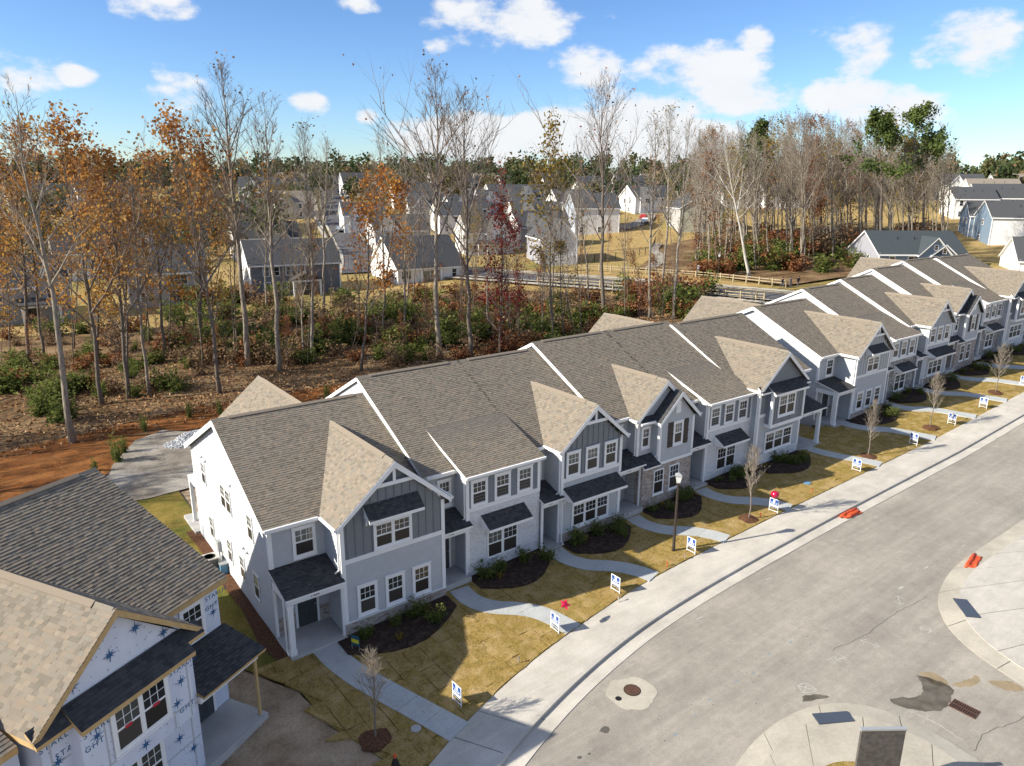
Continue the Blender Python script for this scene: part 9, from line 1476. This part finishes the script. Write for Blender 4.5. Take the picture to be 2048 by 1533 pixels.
# ------------------------------------------------------------------ roads, fences, cars, people beyond the wood
def road(name, C, w, m, z, kerbs=True):
    C = smooth_line(C, 2); L_, R_ = [], []
    for i, p in enumerate(C):
        d = (C[min(i + 1, len(C) - 1)] - C[max(i - 1, 0)]).normalized(); n = Vector((-d.y, d.x, 0)); L_.append(p + n * w); R_.append(p - n * w)
    def strip(nm, A, B, mm, zz):
        mb = MB(); vs = [(p.x, p.y, T(p.x, p.y) + zz) for q in zip(A, B) for p in q]; mb.add(vs, [(2 * i, 2 * i + 1, 2 * i + 3, 2 * i + 2) for i in range(len(A) - 1)]); mb.build(nm, mm, kind='structure')
    strip(name, L_, R_, m, z)
    if kerbs:
        for S, sg in ((L_, 1), (R_, -1)):
            A, B, D, E_ = [], [], [], []
            for i, p in enumerate(C):
                d = (C[min(i + 1, len(C) - 1)] - C[max(i - 1, 0)]).normalized(); n = Vector((-d.y, d.x, 0)) * sg; A.append(p + n * w); B.append(p + n * (w + .7)); D.append(p + n * (w + 1.6)); E_.append(p + n * (w + 3.1))
            strip('kerb', A, B, 'concrete_new', z + .12); strip('sidewalk', D, E_, 'concrete_new', z + .06)
road('rear_road', [(62, 104), (68.1, 88.5), (73.9, 74.2), (79.4, 60.5), (84.3, 48.3), (87.2, 36.8), (89, 24), (90, 6), (91, -5)], 2.9, 'asphalt_dark', .36)
road('far_road', [(52, 108), (58, 120), (67, 140.8), (76.5, 169), (84.7, 193.6), (96, 222), (112, 262)], 3.6, 'asphalt_dark', .42)
road('far_road', [(138, 120), (150, 123), (160, 130), (166, 138)], 2.4, 'asphalt', .5, False)
road('greenway_path', [(96, 70), (103, 74), (110, 80), (116, 88), (126, 95)], 1.1, 'asphalt', .38, False)
def wood_fence(pts, label):
    z0 = lambda p: T(p.x, p.y) + .25
    o = thing('wooden_fence', label, 'fence', (pts[0][0], pts[0][1], T(*pts[0][:2]))); org = o.location.copy(); P = resample(pts, 2.4)
    pm = MB(); pm.box(-.09, .09, -.09, .09, -.3, 1.15); pm = pm.mesh('post', ['lumber_pale'])
    for p in P: link('post', pm, o, (p.x - org.x, p.y - org.y, z0(p) - org.z))
    for a, b in zip(P, P[1:]):
        for h in (.95, .5):
            m_ = MB(); m_.bar((a.x - org.x, a.y - org.y, z0(a) - org.z + h), (b.x - org.x, b.y - org.y, z0(b) - org.z + h), .05, .14); m_.build('rail', 'lumber_pale', o)
wood_fence([(83, 81), (86.8, 75.5), (90.8, 66), (94.2, 56.5), (96, 47), (96.6, 40.5)], 'pale wooden rail fence along the far side of the road'); wood_fence([(70, 73), (74.5, 63), (79, 52), (82, 43), (84, 36)], 'pale wooden rail fence along the near side of the road')
o = thing('wire_fence', 'black wire fence round the yard of the white house', 'fence', (98, 85, T(98, 85))); org = o.location.copy(); P = resample([(96, 86), (104, 84), (113, 86), (121, 92), (128, 98)], 2.6); pmesh = MB(); pmesh.box(-.05, .05, -.05, .05, -.3, 1.5); pmesh = pmesh.mesh('post', ['chain'])
for p in P: link('post', pmesh, o, (p.x - org.x, p.y - org.y, T(p.x, p.y) + .1 - org.z))
m_ = MB()
for a, b in zip(P, P[1:]):
    for h in (.2, .5, .8, 1.1, 1.4): m_.bar((a.x - org.x, a.y - org.y, T(a.x, a.y) + .1 - org.z + h), (b.x - org.x, b.y - org.y, T(b.x, b.y) + .1 - org.z + h), .03, .03)
m_.build('wire', 'chain', o)
def car(x, y, rz, m, label):
    o = thing('parked_car', label, 'car', (x, y, T(x, y) + .45), rz)
    b = MB(); prof = [(-2.2, .35), (-2.25, .75), (-1.9, .92), (-1.35, .97), (-.75, 1.42), (.75, 1.45), (1.5, .98), (2.1, .85), (2.25, .6), (2.2, .35)]
    b.prism([(px, -.85, pz) for px, pz in prof], (0, 1.7, 0)); b.build('body', m, o)
    g = MB(); g.prism([(-1.2, -.87, 1.0), (-.72, -.87, 1.36), (.72, -.87, 1.38), (1.3, -.87, 1.0)], (0, 1.74, 0)); g.prism([(1.48, -.7, 1.0), (1.48, .7, 1.0), (.82, .7, 1.43), (.82, -.7, 1.43)], (.03, 0, .02)); g.build('windows', 'glass', o)
    w = MB(); w.tube([(0, -.1, 0), (0, .1, 0)], [.33, .33], 14); wm = w.mesh('wheel', ['tyre'])
    for wx in (-1.4, 1.4):
        for wy in (-.82, .82): link('wheel', wm, o, (wx, wy, .33))
    h = MB(); h.box(2.2, 2.27, -.75, -.4, .62, .76); h.box(2.2, 2.27, .4, .75, .62, .76); h.build('headlight', 'lamp_glass', o)
car(76.5, 172.5, R(68), 'car_silver', 'pale silver car parked on the street left of centre'); car(150, 122, R(30), 'car_white', 'white car parked on the far street behind the white house'); car(154.5, 127, R(30), 'car_red', 'red car parked behind the white car on the far street')
def person(x, y, rz, label, top, stride):
    V = [(0, 0, .95), (0, 0, 1.15), (0, 0, 1.38), (0, 0, 1.5), (.02, 0, 1.62), (.03, 0, 1.72)]; E = [(0, 1), (1, 2), (2, 3), (3, 4), (4, 5)]; Rr = [.15, .145, .16, .06, .095, .07]
    def chain(root, pts, rs):
        k = root
        for p, r_ in zip(pts, rs): V.append(p); Rr.append(r_); E.append((k, len(V) - 1)); k = len(V) - 1
    for s in (-1, 1):
        a = stride * s
        chain(0, [(.0, .09 * s, .88), (.12 * a, .1 * s, .48), (.22 * a - .02, .1 * s, .08), (.22 * a + .16, .1 * s, .04)], [.10, .065, .045, .04])
        chain(2, [(0, .2 * s, 1.4), (-.1 * a, .25 * s, 1.12), (-.08 * a + .1, .25 * s, .88), (-.06 * a + .13, .25 * s, .80)], [.06, .045, .035, .035])
    me = bpy.data.meshes.new('body'); me.from_pydata(V, E, []); ob = bpy.data.objects.new('tmp', me); COL.objects.link(ob); md = ob.modifiers.new('s', 'SKIN')
    for i, r_ in enumerate(Rr): me.skin_vertices[0].data[i].radius = (r_, r_)
    me.skin_vertices[0].data[0].use_root = True; sd = ob.modifiers.new('d', 'SUBSURF'); sd.levels = 1
    dg = bpy.context.evaluated_depsgraph_get(); nm = bpy.data.meshes.new_from_object(ob.evaluated_get(dg)); bpy.data.objects.remove(ob)
    nm.materials.clear()
    for m in ('cloth_grey', top, 'skin', 'black'): nm.materials.append(MT[m])
    for p in nm.polygons: z = p.center.z; p.material_index = 3 if z < .1 else 0 if z < .93 else 2 if z > 1.46 or (z < .86) else 1
    o = thing('person', label, 'person', (x, y, T(x, y) + .42), rz); link('body', nm, o)
    h = MB(); h.lathe([(.10, 1.62), (.108, 1.70), (.09, 1.78), (.03, 1.82)], (.015, 0, 0), 10); h.build('hair', 'hair', o, smooth=True)
person(94.0, 39.6, R(-100), 'person in dark jacket walking by the fence end, leftmost of three', 'cloth_dark', 1); person(95.2, 38.9, R(-95), 'person in grey top standing between the two others by the fence end', 'cloth_grey', .5); person(96.6, 38.4, R(-110), 'person in black walking by the fence end, rightmost of three', 'black', -1)
o = thing('waste_station', 'green and white dog waste station post beside the fenced road', 'post', (94.6, 57.2, T(94.6, 57.2) + .3)); m_ = MB(); m_.box(-.05, .05, -.05, .05, 0, 2.0); m_.build('post', 'metal_grey', o); m_ = MB(); m_.box(-.25, .25, -.25, .25, .1, .95); m_.build('bin', 'plant_green', o); m_ = MB(); m_.box(-.22, .22, -.08, .02, 1.4, 1.95); m_.build('panel', 'sign_white', o)
